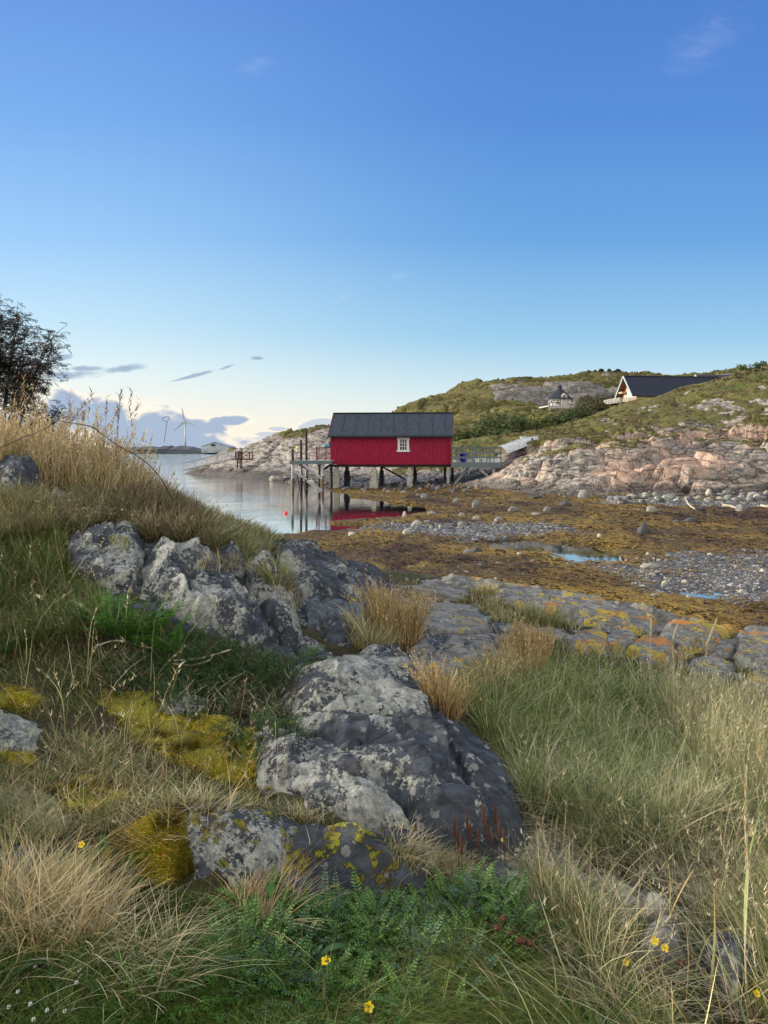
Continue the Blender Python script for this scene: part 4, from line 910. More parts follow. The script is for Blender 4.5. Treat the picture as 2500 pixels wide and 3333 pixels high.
tag(m_.build('marker_post', M['white'], None, bevel=.015), 'short white box post standing behind the upturned boat', 'post')
# ================================================================ red landing stage and gangway
pf = empty('landing_stage', P(790, 1495, 78)); tag(pf, 'small dark red timber landing stage with crossed railings on the rocky point', 'landing stage'); o0 = P(790, 1495, 78)
def w2(px, py, Y): p = P(px, py, Y); return (p[0]-o0[0], p[1]-o0[1], p[2]-o0[2])
m_ = MB(); x0, x1 = w2(766, 0, 78)[0], w2(813, 0, 78)[0]; m_.box(x0, x1, 0, 1.8, -.06, .06); m_.build('deck', M['platform'], pf)
m_ = MB()
for px in (767, 785, 788, 812):
    x = w2(px, 0, 78)[0]; m_.box(x-.05, x+.05, -.04, .06, .06, .75)
m_.box(x0, x1, -.045, -.005, .68, .76)
xa, xb = w2(788, 0, 78)[0], w2(812, 0, 78)[0]; m_.bar((xa, -.02, .1), (xb, -.02, .68), .03, .05); m_.bar((xa, .02, .68), (xb, .02, .1), .03, .05)
for i in range(8):
    x = x0+(xa-x0)*i/8; m_.bar((x, -.02, .08), (x+.1, -.02, .7), .03, .05)
m_.build('railing', M['platform'], pf)
m_ = MB(); m_.box(x0, x1, 1.72, 1.78, .68, .76)
for px in (767, 812):
    x = w2(px, 0, 78)[0]; m_.box(x-.05, x+.05, 1.7, 1.8, .06, .70)
m_.build('railing', M['platform'], pf)
for px in (772, 781, 786): 
    m_ = MB(); x = w2(px, 0, 78)[0]; m_.box(x-.05, x+.05, .1, .2, -.95, -.062); m_.build('leg', M['platform'], pf)
gw = empty('gangway', P(768, 1490, 78)); tag(gw, 'long pale aluminium gangway sloping from the red landing stage to the water', 'gangway'); g0 = P(768, 1490, 78)
e = P(596, 1530, 70); dv = (e[0]-g0[0], e[1]-g0[1], e[2]-g0[2]+.0)
for sy in (0, .9):
    m_ = MB(); A0 = Vector((0, sy, 0)); B0 = Vector((dv[0], dv[1]+sy, dv[2])); hh_ = Vector((0, 0, .75))
    m_.bar(A0, B0, .10); m_.bar(A0+hh_, B0+hh_*.9, .08)
    N_ = 10
    for i in range(N_+1):
        f = i/N_; g = min(1, (i+.5)/N_); m_.bar(A0.lerp(B0, f), A0.lerp(B0, f)+hh_*(1-.1*f), .045)
        if i < N_: m_.bar(A0.lerp(B0, f)+hh_*(1-.1*f), A0.lerp(B0, (i+1)/N_), .035)
    m_.build('side_truss', M['alu'], gw)
m_ = MB(); m_.add([(0, .05, .02), (dv[0], dv[1]+.05, dv[2]+.02), (dv[0], dv[1]+.85, dv[2]+.02), (0, .85, .02), (0, .05, -.02), (dv[0], dv[1]+.05, dv[2]-.02), (dv[0], dv[1]+.85, dv[2]-.02), (0, .85, -.02)], [(0, 1, 2, 3), (7, 6, 5, 4), (0, 4, 5, 1), (2, 6, 7, 3)]); m_.build('walkway', M['alu'], gw)
# ================================================================ buoy in the bay
o = blob(M['buoy'], P(930, 1672, 33.2)+np.array([0, 0, .03]), .085, 'mooring_buoy', 9, rough=.0); o.location.z = .03; tag(o, 'small round pink red buoy floating in the shallow bay', 'buoy')
# ================================================================ distant coast, warehouse, turbine
def strip(name, pts, Y, depth, lab=None):
    V = []; 
    for px, py in pts:
        x, z = PX(px, Y), PZ(py, Y); V += [(x, Y, -1), (x, Y+3, z*.6), (x, Y+depth*.5, z), (x, Y+depth, -1)]
    n_ = len(pts); F_ = grid_faces(n_, 4); return mesh_np(name, np.array(V), F_, M['far_coast'], smooth=False)
rs = np.random.default_rng(3)
xs = np.arange(-1500, 1000, 11.0); ys = 1470.5-np.interp(xs, [-1500, -400, 0, 150, 320, 480, 560, 600, 640, 700, 760, 1000], [8, 13, 11, 17, 13, 15, 18, 15, 7, 3, 3, 6])-rs.random(len(xs))*5
o = strip('far_coast', list(zip(xs, ys)), 900, 60); tag(o, kind='structure')
xs = np.arange(730, 1400, 8.0); ys = 1472-np.interp(xs, [730, 780, 900, 1100, 1400], [4, 15, 20, 22, 20])-rs.random(len(xs))*3
o = strip('distant_hill', list(zip(xs, ys)), 1500, 200); tag(o, kind='structure')
wh = empty('warehouse', P(697, 1468, 880)); tag(wh, 'long pale blue warehouse with low gable roof on the distant shore', 'warehouse'); q0 = P(697, 1468, 880)
W2 = PX(738, 880)-q0[0]; 
m_ = MB(); m_.add([(-W2, 0, -2), (W2, 8, -2), (W2, 8, 5.2), (0, 4, 9.8), (-W2, 0, 5.2), (-W2, 40, -2), (W2, 48, -2), (W2, 48, 5.2), (0, 44, 9.8), (-W2, 40, 5.2)], [(0, 1, 2, 3, 4), (9, 8, 7, 6, 5), (0, 4, 9, 5), (1, 6, 7, 2)]); m_.build('wall', M['shed'], wh)
m_ = MB(); m_.add([(-W2-.6, -1, 5.3), (0, 3, 10.4), (0, 45, 10.4), (-W2-.6, 41, 5.3)], [(0, 1, 2, 3)]); m_.add([(0, 3, 10.4), (W2+.6, 7, 5.3), (W2+.6, 49, 5.3), (0, 45, 10.4)], [(0, 1, 2, 3)]); m_.build('roof', M['shed_roof'], wh)
m_ = MB(); m_.box(-3.6, 1.2, 1.2, 1.9, 6.0, 8.0); m_.build('sign_panel', M['black'], wh)
for x, w_ in ((-10, 5), (4, 6)):
    m_ = MB(); m_.box(x-w_/2, x+w_/2, -.6+(x+W2)*4/W2*.5-.9, 3, .2, 3.2); m_.build('door', M['shed_roof'], wh)
tb = empty('wind_turbine', P(603, 1450, 930)); tag(tb, 'lone three bladed wind turbine on the distant shore', 'wind turbine'); t0_ = P(603, 1450, 930)
hub = P(604, 1373, 930); hz = hub[2]-t0_[2]; pxm = 930/F0
m_ = MB(); m_.tube([(0, 0, -8), (0, 0, hz)], [1.5, .8], 12); m_.build('tower', M['turb'], tb, True)
m_ = MB(); m_.box(-1.2, 1.2, -2.5, 4.5, hz-1.2, hz+1.2); m_.tube([(0, -4, hz), (0, -2.5, hz)], [.3, 1.2], 10); m_.build('nacelle', M['turb'], tb, bevel=.3)
for ang, L_ in ((101, 50), (341, 46), (221, 46)):
    aa = math.radians(ang); Lm = L_*pxm; c_, s_ = math.cos(aa), math.sin(aa); V = []
    for f, w_ in ((0, .6), (.08, .9), (.2, 1.3), (.5, .85), (.8, .5), (1, .12)):
        for sgn, dy in ((-1, -3.3), (1, -3.0)):
            V.append((Lm*f*c_-s_*w_*sgn, dy, hz+Lm*f*s_+c_*w_*sgn))
    m_ = MB(); m_.add(V+[(x, y+.25, z) for x, y, z in V], [(2*i, 2*i+1, 2*i+3, 2*i+2) for i in range(5)]+[(12+2*i+2, 12+2*i+3, 12+2*i+1, 12+2*i) for i in range(5)]+[(2*i, 2*i+2, 14+2*i, 12+2*i) for i in range(5)]+[(2*i+3, 2*i+1, 13+2*i, 15+2*i) for i in range(5)])
    m_.build('blade', M['turb'], tb)
# ================================================================ cream house on the ridge
HYD = 104.0; hb = P(2012, 1318, HYD); 
hs = empty('house', tuple(P(2072,1306,HYD)), .10); hs.scale = (.86, .66, .45); tag(hs, 'cream wooden house with steep blue black tiled roof behind the ridge', 'house')
# local x along the ridge to the right, gable end faces left
HLn = 14.6; HW = 7.0; he = 3.0; hr = 8.05
HS_ = (hr-.4)/(HW/2+.9)
m_ = MB(); m_.add([(0, 0, -.6), (0, HW, -.6), (0, HW, he), (0, HW/2, hr-.55), (0, 0, he)], [(0, 4, 3, 2, 1)]); m_.box(.01, HLn, 0, HW, -.6, 2.0); m_.build('wall', M['cream'], hs)
def hroof(y): return hr-abs(y-HW/2)*(hr-1.55)/(HW/2+.9)
m_ = MB(); oh = 1.0
for s_ in (0, 1):
    ys_ = [-.9, HW/2] if s_ == 0 else [HW/2+.001, HW+.9]
    a_ = [(-oh, ys_[0], hroof(ys_[0])), (HLn+.5, ys_[0], hroof(ys_[0])), (HLn+.5, ys_[1], hroof(ys_[1])), (-oh, ys_[1], hroof(ys_[1]))]
    m_.hexa([(x, y, z-.16) for x, y, z in a_], a_)
hrf = m_.build('roof', M['tile'], hs)
m_ = MB(); ny = 22
for i in range(ny):
    y0 = -.9+(HW/2+.9)*i/ny; y1 = -.9+(HW/2+.9)*(i+1)/ny
    nx = 52
    for j in range(nx):
        xa = -oh+(HLn+.5+oh)*j/nx; xb = -oh+(HLn+.5+oh)*(j+.8)/nx
        m_.add([(xa, y0-.02, hroof(y0)+.075), (xb, y0-.02, hroof(y0)+.075), (xb, y1, hroof(y1)+.02), (xa, y1, hroof(y1)+.02), (xa, y0, hroof(y0)-.01), (xb, y0, hroof(y0)-.01)], [(0, 1, 2, 3), (4, 5, 1, 0)])
m_.build('roof_tiles', M['tile'], hrf)
m_ = MB(); m_.box(-oh, HLn+.5, HW/2-.15, HW/2+.15, hr-.02, hr+.14); m_.build('ridge', M['tile'], hrf)
for y0, y1 in ((-.9, HW/2), (HW+.9, HW/2)):
    m_ = MB(); m_.bar((-oh-.05, y0, hroof(y0)-.06), (-oh-.05, y1, hroof(y1)-.06), .08, .42); m_.build('bargeboard', M['barge'], hs)
m_ = MB()
for y in np.arange(-.5, HW+.6, .75): m_.bar((-oh, y, hroof(y)-.28), (0, y, hroof(y)-.28), .08, .12)
for y0, y1 in ((-.7, HW/2-.02), (HW+.7, HW/2+.02)): m_.bar((-.45, y0, hroof(y0)-.25), (-.45, y1, hroof(y1)-.25), .9, .03)
m_.build('soffit', M['soffit'], hs)
for y, z0, z1, w_ in ((2.0, 1.2, 3.0, .55), (3.0, 1.2, 3.0, .55), (4.1, .9, 3.2, .8), (5.3, 1.0, 3.0, .5)):
    m_ = MB(); m_.box(-.06, -.005, y-w_/2-.1, y+w_/2+.1, z0-.1, z1+.1); f_ = m_.build('window', M['white'], hs)
    m_ = MB(); m_.box(-.075, -.062, y-w_/2, y+w_/2, z0, z1); m_.build('pane', M['curtain'], f_)
m_ = MB(); m_.box(-.9, 0, 4.6, 6.4, 2.9, 3.4); m_.build('gable_balcony', M['cream'], hs)
m_ = MB()
m_.box(-3.0, 0, -.9, HW+.5, -.35, -.2)
for z in (.0, .3, .6, .85): m_.box(-3.05, -3.0, -.9, HW+.5, z, z+.13); m_.box(-3.0, 1.6, -.95, -.9, z, z+.13)
for y in np.linspace(-.9, HW+.5, 6): m_.box(-3.0, -2.9, y-.05, y+.05, -.6, 1.0)
for x in np.linspace(-2.8, 1.5, 4): m_.box(x-.05, x+.05, -.9, -.8, -.6, 1.0)
m_.build('veranda', M['greywood'], hs)
m_ = MB(); m_.tube([(3.4, HW/2+.8, hr-1), (3.4, HW/2+.8, hr+.75)], .16, 8); m_.build('chimney_pipe', M['rail_grey'], hs)
m_ = MB(); m_.box(7.2, 9.2, -1.6, -.1, .2, 1.6); m_.build('porch', M['curtain'], hs)
m_ = MB(); m_.hexa([(6.9, -1.9, 1.6), (9.4, -1.9, 1.6), (9.4, 0, 2.2), (6.9, 0, 2.2)], [(6.9, -1.9, 1.75), (9.4, -1.9, 1.75), (9.4, 0, 2.35), (6.9, 0, 2.35)]); m_.build('porch_roof', M['tile'], hs)
# second wing with its own small gable
hb2 = P(2296, 1300, 109); h2 = empty('annex', tuple(P(2290,1284,109)), .10); h2.scale = (.55, .5, .45); tag(h2, 'lower tiled annex with a small grey gable right of the cream house', 'house')
def hr2(y): return 6.6-abs(y-3.2)*1.05
m_ = MB(); m_.add([(0, 0, -1), (0, 6.4, -1), (0, 6.4, 3), (0, 3.2, 6.1), (0, 0, 3)], [(0, 4, 3, 2, 1)]); m_.box(.01, 12, 0, 6.4, -1, 3); m_.build('wall', M['cream'], h2)
m_ = MB()
for ys_ in ([-.8, 3.2], [3.201, 7.2]):
    a_ = [(-.6, ys_[0], hr2(ys_[0])), (12.5, ys_[0], hr2(ys_[0])), (12.5, ys_[1], hr2(ys_[1])), (-.6, ys_[1], hr2(ys_[1]))]; m_.hexa([(x, y, z-.16) for x, y, z in a_], a_)
m_.build('roof', M['tile'], h2)
for y0, y1 in ((-.8, 3.2), (7.2, 3.2)):
    m_ = MB(); m_.bar((-.68, y0, hr2(y0)-.08), (-.68, y1, hr2(y1)-.08), .08, .4); m_.build('bargeboard', M['barge'], h2)
# ================================================================ octagonal grill hut
gb = P(1822, 1322, 112); gz = empty('garden_pavilion', tuple(gb), .12); gz.scale = (.88, .88, .84); tag(gz, 'small octagonal pavilion with black pointed roof on a timber terrace', 'pavilion')
m_ = MB(); m_.box(-2.6, 1.9, -1.8, 3, -.22, 0); m_.box(-2.6, 1.9, -1.82, -1.79, -.5, -.2); 
for x in (-2.2, 0, 1.5): m_.box(x-.07, x+.07, -1.6, -1.45, -1.8, -.2)
m_.build('terrace', M['greywood'], gz)
def octo(r, z, k=8, off=math.pi/8): return [(.35+r*math.cos(off+2*math.pi*i/k), .9+r*math.sin(off+2*math.pi*i/k), z) for i in range(k)]
m_ = MB(); m_.add(octo(1.7, 0)+octo(1.7, 1.4), [(i, (i+1) % 8, 8+(i+1) % 8, 8+i) for i in range(8)]); m_.build('wall', M['greywood'], gz)
m_ = MB(); m_.add(octo(2.15, 1.25)+octo(.42, 3.05)+octo(.3, 3.05)+octo(.3, 3.35), [(i, (i+1) % 8, 8+(i+1) % 8, 8+i) for i in range(8)]+[(16+i, 16+(i+1) % 8, 24+(i+1) % 8, 24+i) for i in range(8)]+[tuple(range(24, 32)), tuple(range(15, 7, -1))]); rf = m_.build('roof', M['roof_edge'], gz)
m_ = MB(); m_.add(octo(.5, 3.4)+octo(.08, 3.75), [(i, (i+1) % 8, 8+(i+1) % 8, 8+i) for i in range(8)]+[tuple(range(8, 16))]); m_.build('vent_cap', M['roof_edge'], rf)
m_ = MB(); m_.box(.0, .95, -.95, -.5, 0, 1.75); m_.add([(-.05, -.98, 1.75), (1.0, -.98, 1.75), (.475, -.98, 2.2), (-.05, .4, 1.75), (1.0, .4, 1.75), (.475, .4, 2.2)], [(0, 1, 2), (0, 2, 5, 3), (1, 4, 5, 2)]); dr = m_.build('door', M['greywood'], gz)
m_ = MB(); m_.tube([(.475, -.97, 1.32), (.475, -.955, 1.32)], .34, 14); rw = m_.build('round_window', M['black'], dr)
m_ = MB()
for i in range(4): a_ = i*math.pi/4; m_.bar((.475-.3*math.cos(a_), -.98, 1.32-.3*math.sin(a_)), (.475+.3*math.cos(a_), -.98, 1.32+.3*math.sin(a_)), .02, .035)
m_.build('glazing_bar', M['white'], rw)
m_ = MB(); m_.box(1.35, 1.75, -.28, -.2, .5, 1.15); m_.build('window', M['white'], gz)
for x in (-2.5, -1.9, -1.2, 1.85):
    m_ = MB(); m_.box(x-.05, x+.05, -1.78, -1.68, 0, 1.05); m_.build('post', M['greywood'], gz)
pk = empty('picnic_table', (gb[0]-1.0, gb[1]-1.1, gb[2]), .1); tag(pk, 'black picnic table with benches on the terrace of the pavilion', 'picnic table')
m_ = MB(); m_.box(-.62, .62, -.35, .35, .70, .76); m_.build('table_top', M['black'], pk)
for y in (-.7, .55):
    m_ = MB(); m_.box(-.75, .75, y, y+.22, .42, .46); m_.build('bench', M['black'], pk)
for x in (-.5, .5):
    m_ = MB(); m_.bar((x-.3, -.1, 0), (x+.02, 0, .72), .07); m_.bar((x+.3, .1, 0), (x-.02, 0, .72), .07); m_.bar((x, -.75, .40), (x, .75, .40), .06); m_.build('leg', M['black'], pk)
# ================================================================ stones
def stone_mesh(name, seed, n=9, flat=.7, fac=.22):
    th = np.linspace(0, math.pi, n); ph = np.linspace(0, 2*math.pi, 2*n, endpoint=False); T, Q = np.meshgrid(th, ph, indexing='ij')
    d = np.stack([np.sin(T)*np.cos(Q), np.sin(T)*np.sin(Q), np.cos(T)], -1); r_ = np.random.default_rng(seed)
    rad = np.ones(T.shape)
    for _ in range(9):          # planed facets
        a = r_.normal(size=3); a /= np.linalg.norm(a); c = r_.uniform(.72, .95); rad = np.minimum(rad, c/np.maximum(d@a, .05))
    rad = rad*(1+fac*fbm(d[..., 0]*1.3+seed, d[..., 1]*1.3, d[..., 2]*1.3, o=3, s=seed))
    V = (d*rad[..., None]*np.array([1, r_.uniform(.7, .95), flat])).reshape(-1, 3)*.5
    i = np.arange(n*2*n).reshape(n, 2*n); j = np.roll(i, -1, 1)
    return V, np.stack([i[:-1], i[1:], j[1:], j[:-1]], -1).reshape(-1, 4)
def stone_mat(name, a, b_, weed=.0, c_=(.05, .05, .045)):
    m, t, b, co = new_mat(name)
    oi = t.node('ShaderNodeObjectInfo').outputs['Random']
    n = t.noise(co, 2.5, 6, .65); nf = t.noise(co, 12, 4, .7)
    c = t.mix(oi, a, b_); c = t.mix(t.math('MULTIPLY', t.ramp(n, .46, .62), .55), c, c_)
    c = t.mix(t.math('MULTIPLY', t.ramp(nf, .55, .7), .3), c, tuple(min(1, k*1.6) for k in b_))
    t.set(b.inputs['Base Color'], c); b.inputs['Roughness'].default_value = .7; t.set(b.inputs['Normal'], t.bump(t.math('ADD', n, t.math('MULTIPLY', nf, .4)), .6, .08)); return m
M['st_grey'] = stone_mat('grey_stone', (.14, .145, .15), (.24, .24, .24)); M['st_dark'] = stone_mat('dark_stone', (.05, .055, .065), (.10, .10, .105), c_=(.025, .025, .03))
M['st_pale'] = stone_mat('pale_stone', (.28, .265, .23), (.44, .41, .35), c_=(.20, .18, .14)); M['st_green'] = stone_mat('greenish_stone', (.26, .30, .25), (.32, .36, .30)); M['st_brown'] = stone_mat('brown_stone', (.17, .13, .10), (.25, .19, .15))
SV = [stone_mesh('s', 40+k, 10, f) for k, f in enumerate((.55, .65, .75, .85, .6, .95, .45, .7))]
smesh = {}
def stone(x, y, z, size, mt, var, rz, lab, group, sc=(1, 1, 1)):
    key = (mt, var)
    if key not in smesh:
        o = mesh_np('stone', SV[var][0], [SV[var][1]], M[mt]); smesh[key] = o.data; bpy.data.objects.remove(o)
    o = bpy.data.objects.new('stone', smesh[key]); COL.objects.link(o); o.location = (x, y, z); o.rotation_euler = (0, 0, rz); o.scale = (size*sc[0], size*sc[1], size*sc[2])
    tag(o, lab, 'stone', group); return o
def flat_at(px, py):
    "where a photo position falls on the shore"
    for Y in np.geomspace(10.5, 70, 500):
        x = PX(px, Y); z = PZ(py, Y)
        if z <= float(zfar(np.array([x]), np.array([Y]))[0])+.0: return x, Y, z
    return PX(px, 50), 50, 0
BIG = [ # px, py (foot), width px, material, variant, height factor, label
 (1317,1684,20,'st_pale',5,1.5,'upright pale stone standing at the edge of the red reflection'),(1381,1622,30,'st_grey',2,1.0,'rounded grey stone on weed in front of the third pillar'),
 (1487,1636,26,'st_grey',3,.9,'grey stone on the weed below the right end of the boathouse'),(1550,1652,28,'st_grey',5,1.35,'tall pointed grey stone alone on the weed below the footbridge'),
 (1670,1666,32,'st_grey',2,1.0,'rounded blue grey stone right of the tall pointed stone'),(1405,1676,34,'st_grey',1,.8,'low grey stone right of the red reflection'),
 (1503,1683,22,'st_pale',3,1.1,'whitish stone at the left of the small stone cluster'),(1551,1690,26,'st_pale',2,.8,'cream stone at the right of the small stone cluster'),
 (1500,1712,20,'st_pale',3,1.2,'cream stone below the small stone cluster'),(1623,1699,27,'st_grey',3,1.1,'smooth grey boulder at the edge of the gravel tongue'),
 (1357,1708,36,'st_pale',4,.9,'wide cream stone left on the near edge of the weed strip'),(1392,1703,28,'st_grey',1,.8,'grey stone touching the wide cream stone'),
 (1324,1740,28,'st_pale',3,1.1,'cream boulder alone on the gravel below the red reflection'),(1144,1744,36,'st_pale',0,.9,'wide cream stone at the tip of the lower pool'),
 (1403,1721,14,'st_pale',2,1.5,'little upright white stone on the gravel'),(1433,1718,16,'st_pale',3,1.1,'little round white stone on the gravel'),
 (1781,1663,26,'st_grey',2,1.0,'round grey stone in the middle of the far weed field'),(1742,1675,34,'st_pale',0,.5,'arched whitish stone in the far weed field'),
 (1841,1647,46,'st_dark',4,.8,'dark grey boulder left of the rubble band'),(1744,1620,52,'st_dark',6,.5,'flat black slab at the foot of the pink rocks'),
 (1901,1622,36,'st_grey',5,1.2,'tall grey boulder leaning against the pink rocks'),(2120,1668,36,'st_pale',3,1.0,'round cream boulder in front of the rubble band'),
 (2273,1662,44,'st_dark',6,.7,'low dark boulder on the grey sand by the driftwood'),(2411,1664,40,'st_grey',2,1.1,'big grey boulder with a log behind it on the sand'),
 (2096,1738,52,'st_dark',5,1.05,'dark angular boulder alone in the middle of the weed'),(2248,1700,50,'st_dark',6,.8,'flat topped dark boulder in the upper weed field'),
 (2202,1702,30,'st_dark',1,.8,'small dark stone left of the flat topped boulder'),(1951,1750,20,'st_pale',3,1.1,'small cream stone above the bright pool'),
 (2110,1808,20,'st_pale',3,1.0,'small whitish stone in weed above the stream'),(2114,1850,60,'st_pale',6,.75,'broad flat cream stone in the wet stream bed'),
 (2165,1906,28,'st_pale',3,1.05,'round white stone in the wet gravel'),(2229,1899,24,'st_pale',2,1.0,'round white stone right of another in the wet gravel'),
 (2130,1942,36,'st_green',0,.7,'pale green stone at the near edge of the wet gravel'),(2416,1930,32,'st_pale',4,.8,'cream stone far right in the wet gravel'),
 (2397,1850,18,'st_pale',3,1.1,'little upright stone at right of the stream bed'),(2259,1823,28,'st_grey',6,.6,'flat grey stone above the stream bed'),
 (1736,1830,28,'st_brown',1,.8,'brown stone below the left bright pool'),(1624,1836,26,'st_brown',4,.7,'brown flat stone in the near weed'),
 (1920,1866,26,'st_brown',0,.8,'brown stone by the shallow wet patch'),(1554,1800,36,'st_dark',2,1.0,'dark wet boulder on the near weed right of its grey twin'),
 (1525,1803,36,'st_grey',1,.9,'grey boulder touching the dark wet boulder'),(1565,1846,24,'st_dark',3,1.0,'black stone in the near weed'),
 (1478,1824,34,'st_grey',6,.5,'flat grey stone in the near weed below the twin boulders'),(1895,1796,34,'st_pale',6,.5,'pale stone standing in the end of the bright pool'),
 (1690,1805,22,'st_pale',1,.7,'pale stone in weed below the left bright pool')]
for px, py, w_, mt, var, hf, lab in BIG:
    x, y, z = flat_at(px, py); sz_ = w_/F0*y*1.12
    stone(x, y, z+sz_*.10*hf, sz_, mt, var, random.uniform(0, 6), lab, 'stones lying on the tidal flat', (1, .85, hf))
# bands of rubble, one object per stone for the larger ones
BANDS = [ # polygon in photo px, count, size m, materials, label, group
 ([(1970,1640),(2020,1618),(2250,1610),(2500,1606),(2500,1632),(2250,1634),(2030,1642)], 95, (.22,.55), ('st_grey','st_grey','st_dark','st_pale','st_green'), 'grey stone in the rubble band at the foot of the pink rocks', 'rubble along the foot of the pink rocks'),
 ([(1110,1596),(1160,1580),(1300,1572),(1450,1562),(1600,1590),(1540,1604),(1380,1606),(1180,1606)], 80, (.25,.50), ('st_dark','st_grey','st_dark','st_brown'), 'dark stone of the cobble bank under and beside the boathouse', 'cobbles under and beside the boathouse'),
 ([(690,1545),(800,1548),(930,1556),(1065,1566),(1065,1592),(900,1582),(690,1570)], 38, (.3,.75), ('st_grey','st_pale','st_dark'), 'stone at the waterline below the rocky point', 'stones at the waterline of the rocky point')]
def inpoly(px, py, q): return poly_sd(np.asarray(px, float), np.asarray(py, float), q) > 0
for q, n_, (s0, s1), mts, lab, grp in BANDS:
    a = np.array(q); c_ = 0
    while c_ < n_:
        px = random.uniform(a[:, 0].min(), a[:, 0].max()); py = random.uniform(a[:, 1].min(), a[:, 1].max())
        if not inpoly([px], [py], q)[0]: continue
        x, y, z = flat_at(px, py); sz_ = random.uniform(s0, s1)
        if float(zfar(np.array([x]), np.array([y]))[0]) < -.12 or z < -.15: continue
        stone(x, y, z+.1*sz_, sz_, random.choice(mts), random.randrange(8), random.uniform(0, 6), lab, grp, (1, random.uniform(.7, 1), random.uniform(.7, 1.1))); c_ += 1
# loose small stones and gravel: one body of stuff
ico = np.array([(0, 0, 1), (.9, 0, .3), (.3, .85, .25), (-.75, .5, .3), (-.7, -.55, .2), (.35, -.85, .3), (.7, .5, -.4), (-.3, .8, -.45), (-.9, 0, -.4), (-.2, -.85, -.4), (.75, -.5, -.4), (0, 0, -.8)])
icf = np.array([(0, 1, 2), (0, 2, 3), (0, 3, 4), (0, 4, 5), (0, 5, 1), (1, 6, 2), (2, 6, 7), (2, 7, 3), (3, 7, 8), (3, 8, 4), (4, 8, 9), (4, 9, 5), (5, 9, 10), (5, 10, 1), (1, 10, 6), (11, 7, 6), (11, 8, 7), (11, 9, 8), (11, 10, 9), (11, 6, 10)])
def scatter_stones(name, X, Y, Z, S, cols, mat):
    n = len(X); r_ = rng.normal(0, .16, (n, 12, 3)); v = ico[None]+r_; a = rng.random(n)*6.28; ca, sa = np.cos(a), np.sin(a)
    sc = np.stack([S, S*rng.uniform(.6, 1, n), S*rng.uniform(.35, .7, n)], -1); v = v*sc[:, None, :]*.5
    v = np.stack([v[..., 0]*ca[:, None]-v[..., 1]*sa[:, None], v[..., 0]*sa[:, None]+v[..., 1]*ca[:, None], v[..., 2]], -1)
    v += np.stack([X, Y, Z+S*.08], -1)[:, None, :]
    F = (icf[None]+12*np.arange(n)[:, None, None]).reshape(-1, 3)
    return mesh_np(name, v.reshape(-1, 3), [F], mat, cols=np.repeat(cols, 12, 0), smooth=False)
m, t, b, co = new_mat('pebble_mix'); t.set(b.inputs['Base Color'], t.mix(t.math('MULTIPLY', t.ramp(t.noise(co, 30, 4, .6), .4, .7), .35), t.attr('Col', 'Color'), (.06, .055, .05))); b.inputs['Roughness'].default_value = .7; M['peb'] = m
def stone_cols(n, pale=.15):
    g = rng.uniform(.05, .22, n)[:, None]*np.array([[1, .99, .96]])*(1+rng.normal(0, .06, (n, 3)))
    p = rng.random(n) < pale; g[p] = rng.uniform(.28, .42, p.sum())[:, None]*np.array([[1, .96, .86]]); return np.clip(g, .02, .8)
def flat_scatter(n, ymin=11.5, ymax=58, w=None):
    "points on the flat, spread evenly over the picture"
    py = rng.uniform(1584, 2060, n); Y = HC*F0/(py-HY); px = rng.uniform(600, 2560, n); X = PX(px, Y)
    Y = Y*(1+rng.normal(0, .02, n)); return X, Y
X, Y = flat_scatter(90000); Z = zfar(X, Y)
gn = np.maximum.reduce([sstep(-.5, .8, poly_sd(X, Y, g)) for g in (gp, gq, gr_, BANK)])
keep = (Z > -.03) & (Z < .8) & (rng.random(len(X)) < .012+.40*gn+.30*((Z > .22) & (Y > 40))) & (Y < 62); X, Y, Z = X[keep], Y[keep], Z[keep]
S = rng.uniform(.035, .10, len(X))*np.clip(Y/22, .6, 2.2); big = rng.random(len(X)) < .03; S[big] *= 2.0
gravel_o = scatter_stones('gravel', X, Y, Z, S, stone_cols(len(X), .12), M['peb']); tag(gravel_o, 'grey and cream gravel and small cobbles strewn over the tidal flat', 'gravel', kind='stuff')
# seaweed: limp ribbons heaped over the flat
def blade_mat(name, rough=.6, trans=.35, spec=.25):
    m, t, b, co = new_mat(name); c = t.attr('Col', 'Color'); t.set(b.inputs['Base Color'], c); b.inputs['Roughness'].default_value = rough; b.inputs['Specular IOR Level'].default_value = spec
    if trans:
        tr = t.node('ShaderNodeBsdfTranslucent'); t.l.new(c, tr.inputs[0]); mx = t.node('ShaderNodeMixShader'); mx.inputs[0].default_value = trans
        t.l.new(b.outputs[0], mx.inputs[1]); t.l.new(tr.outputs[0], mx.inputs[2]); t.l.new(mx.outputs[0], m.node_tree.nodes['Material Output'].inputs[0])
    return m
M['weed'] = blade_mat('bladder_wrack', .55, 0, .22)
X, Y = flat_scatter(150000); Z = zfar(X, Y)
gn = np.maximum.reduce([sstep(-.5, .8, poly_sd(X, Y, g)) for g in (gp, gq, gr_, BANK)]); wn = fbm(X*.8, Y*.6, o=4, s=501)
keep = (Z > .004) & (Z < .42) & (rng.random(len(X)) < np.clip(.30+1.1*wn, .03, .9)*(1-.93*gn)) & (Y < 54); X, Y, Z, wn = X[keep], Y[keep], Z[keep], wn[keep]
n = len(X); L = rng.uniform(.10, .26, n)*np.clip(Y/20, .7, 2.0); W = rng.uniform(.012, .030, n)*np.clip(Y/20, .8, 2.2); a = rng.normal(0, .9, n); bnd = rng.normal(0, .9, n)
K_ = 5; tt = np.linspace(0, 1, K_)[None, :]; ang = a[:, None]+bnd[:, None]*tt
cx = np.cumsum(np.cos(ang)*L[:, None]/K_, 1); cy = np.cumsum(np.sin(ang)*L[:, None]/K_, 1)
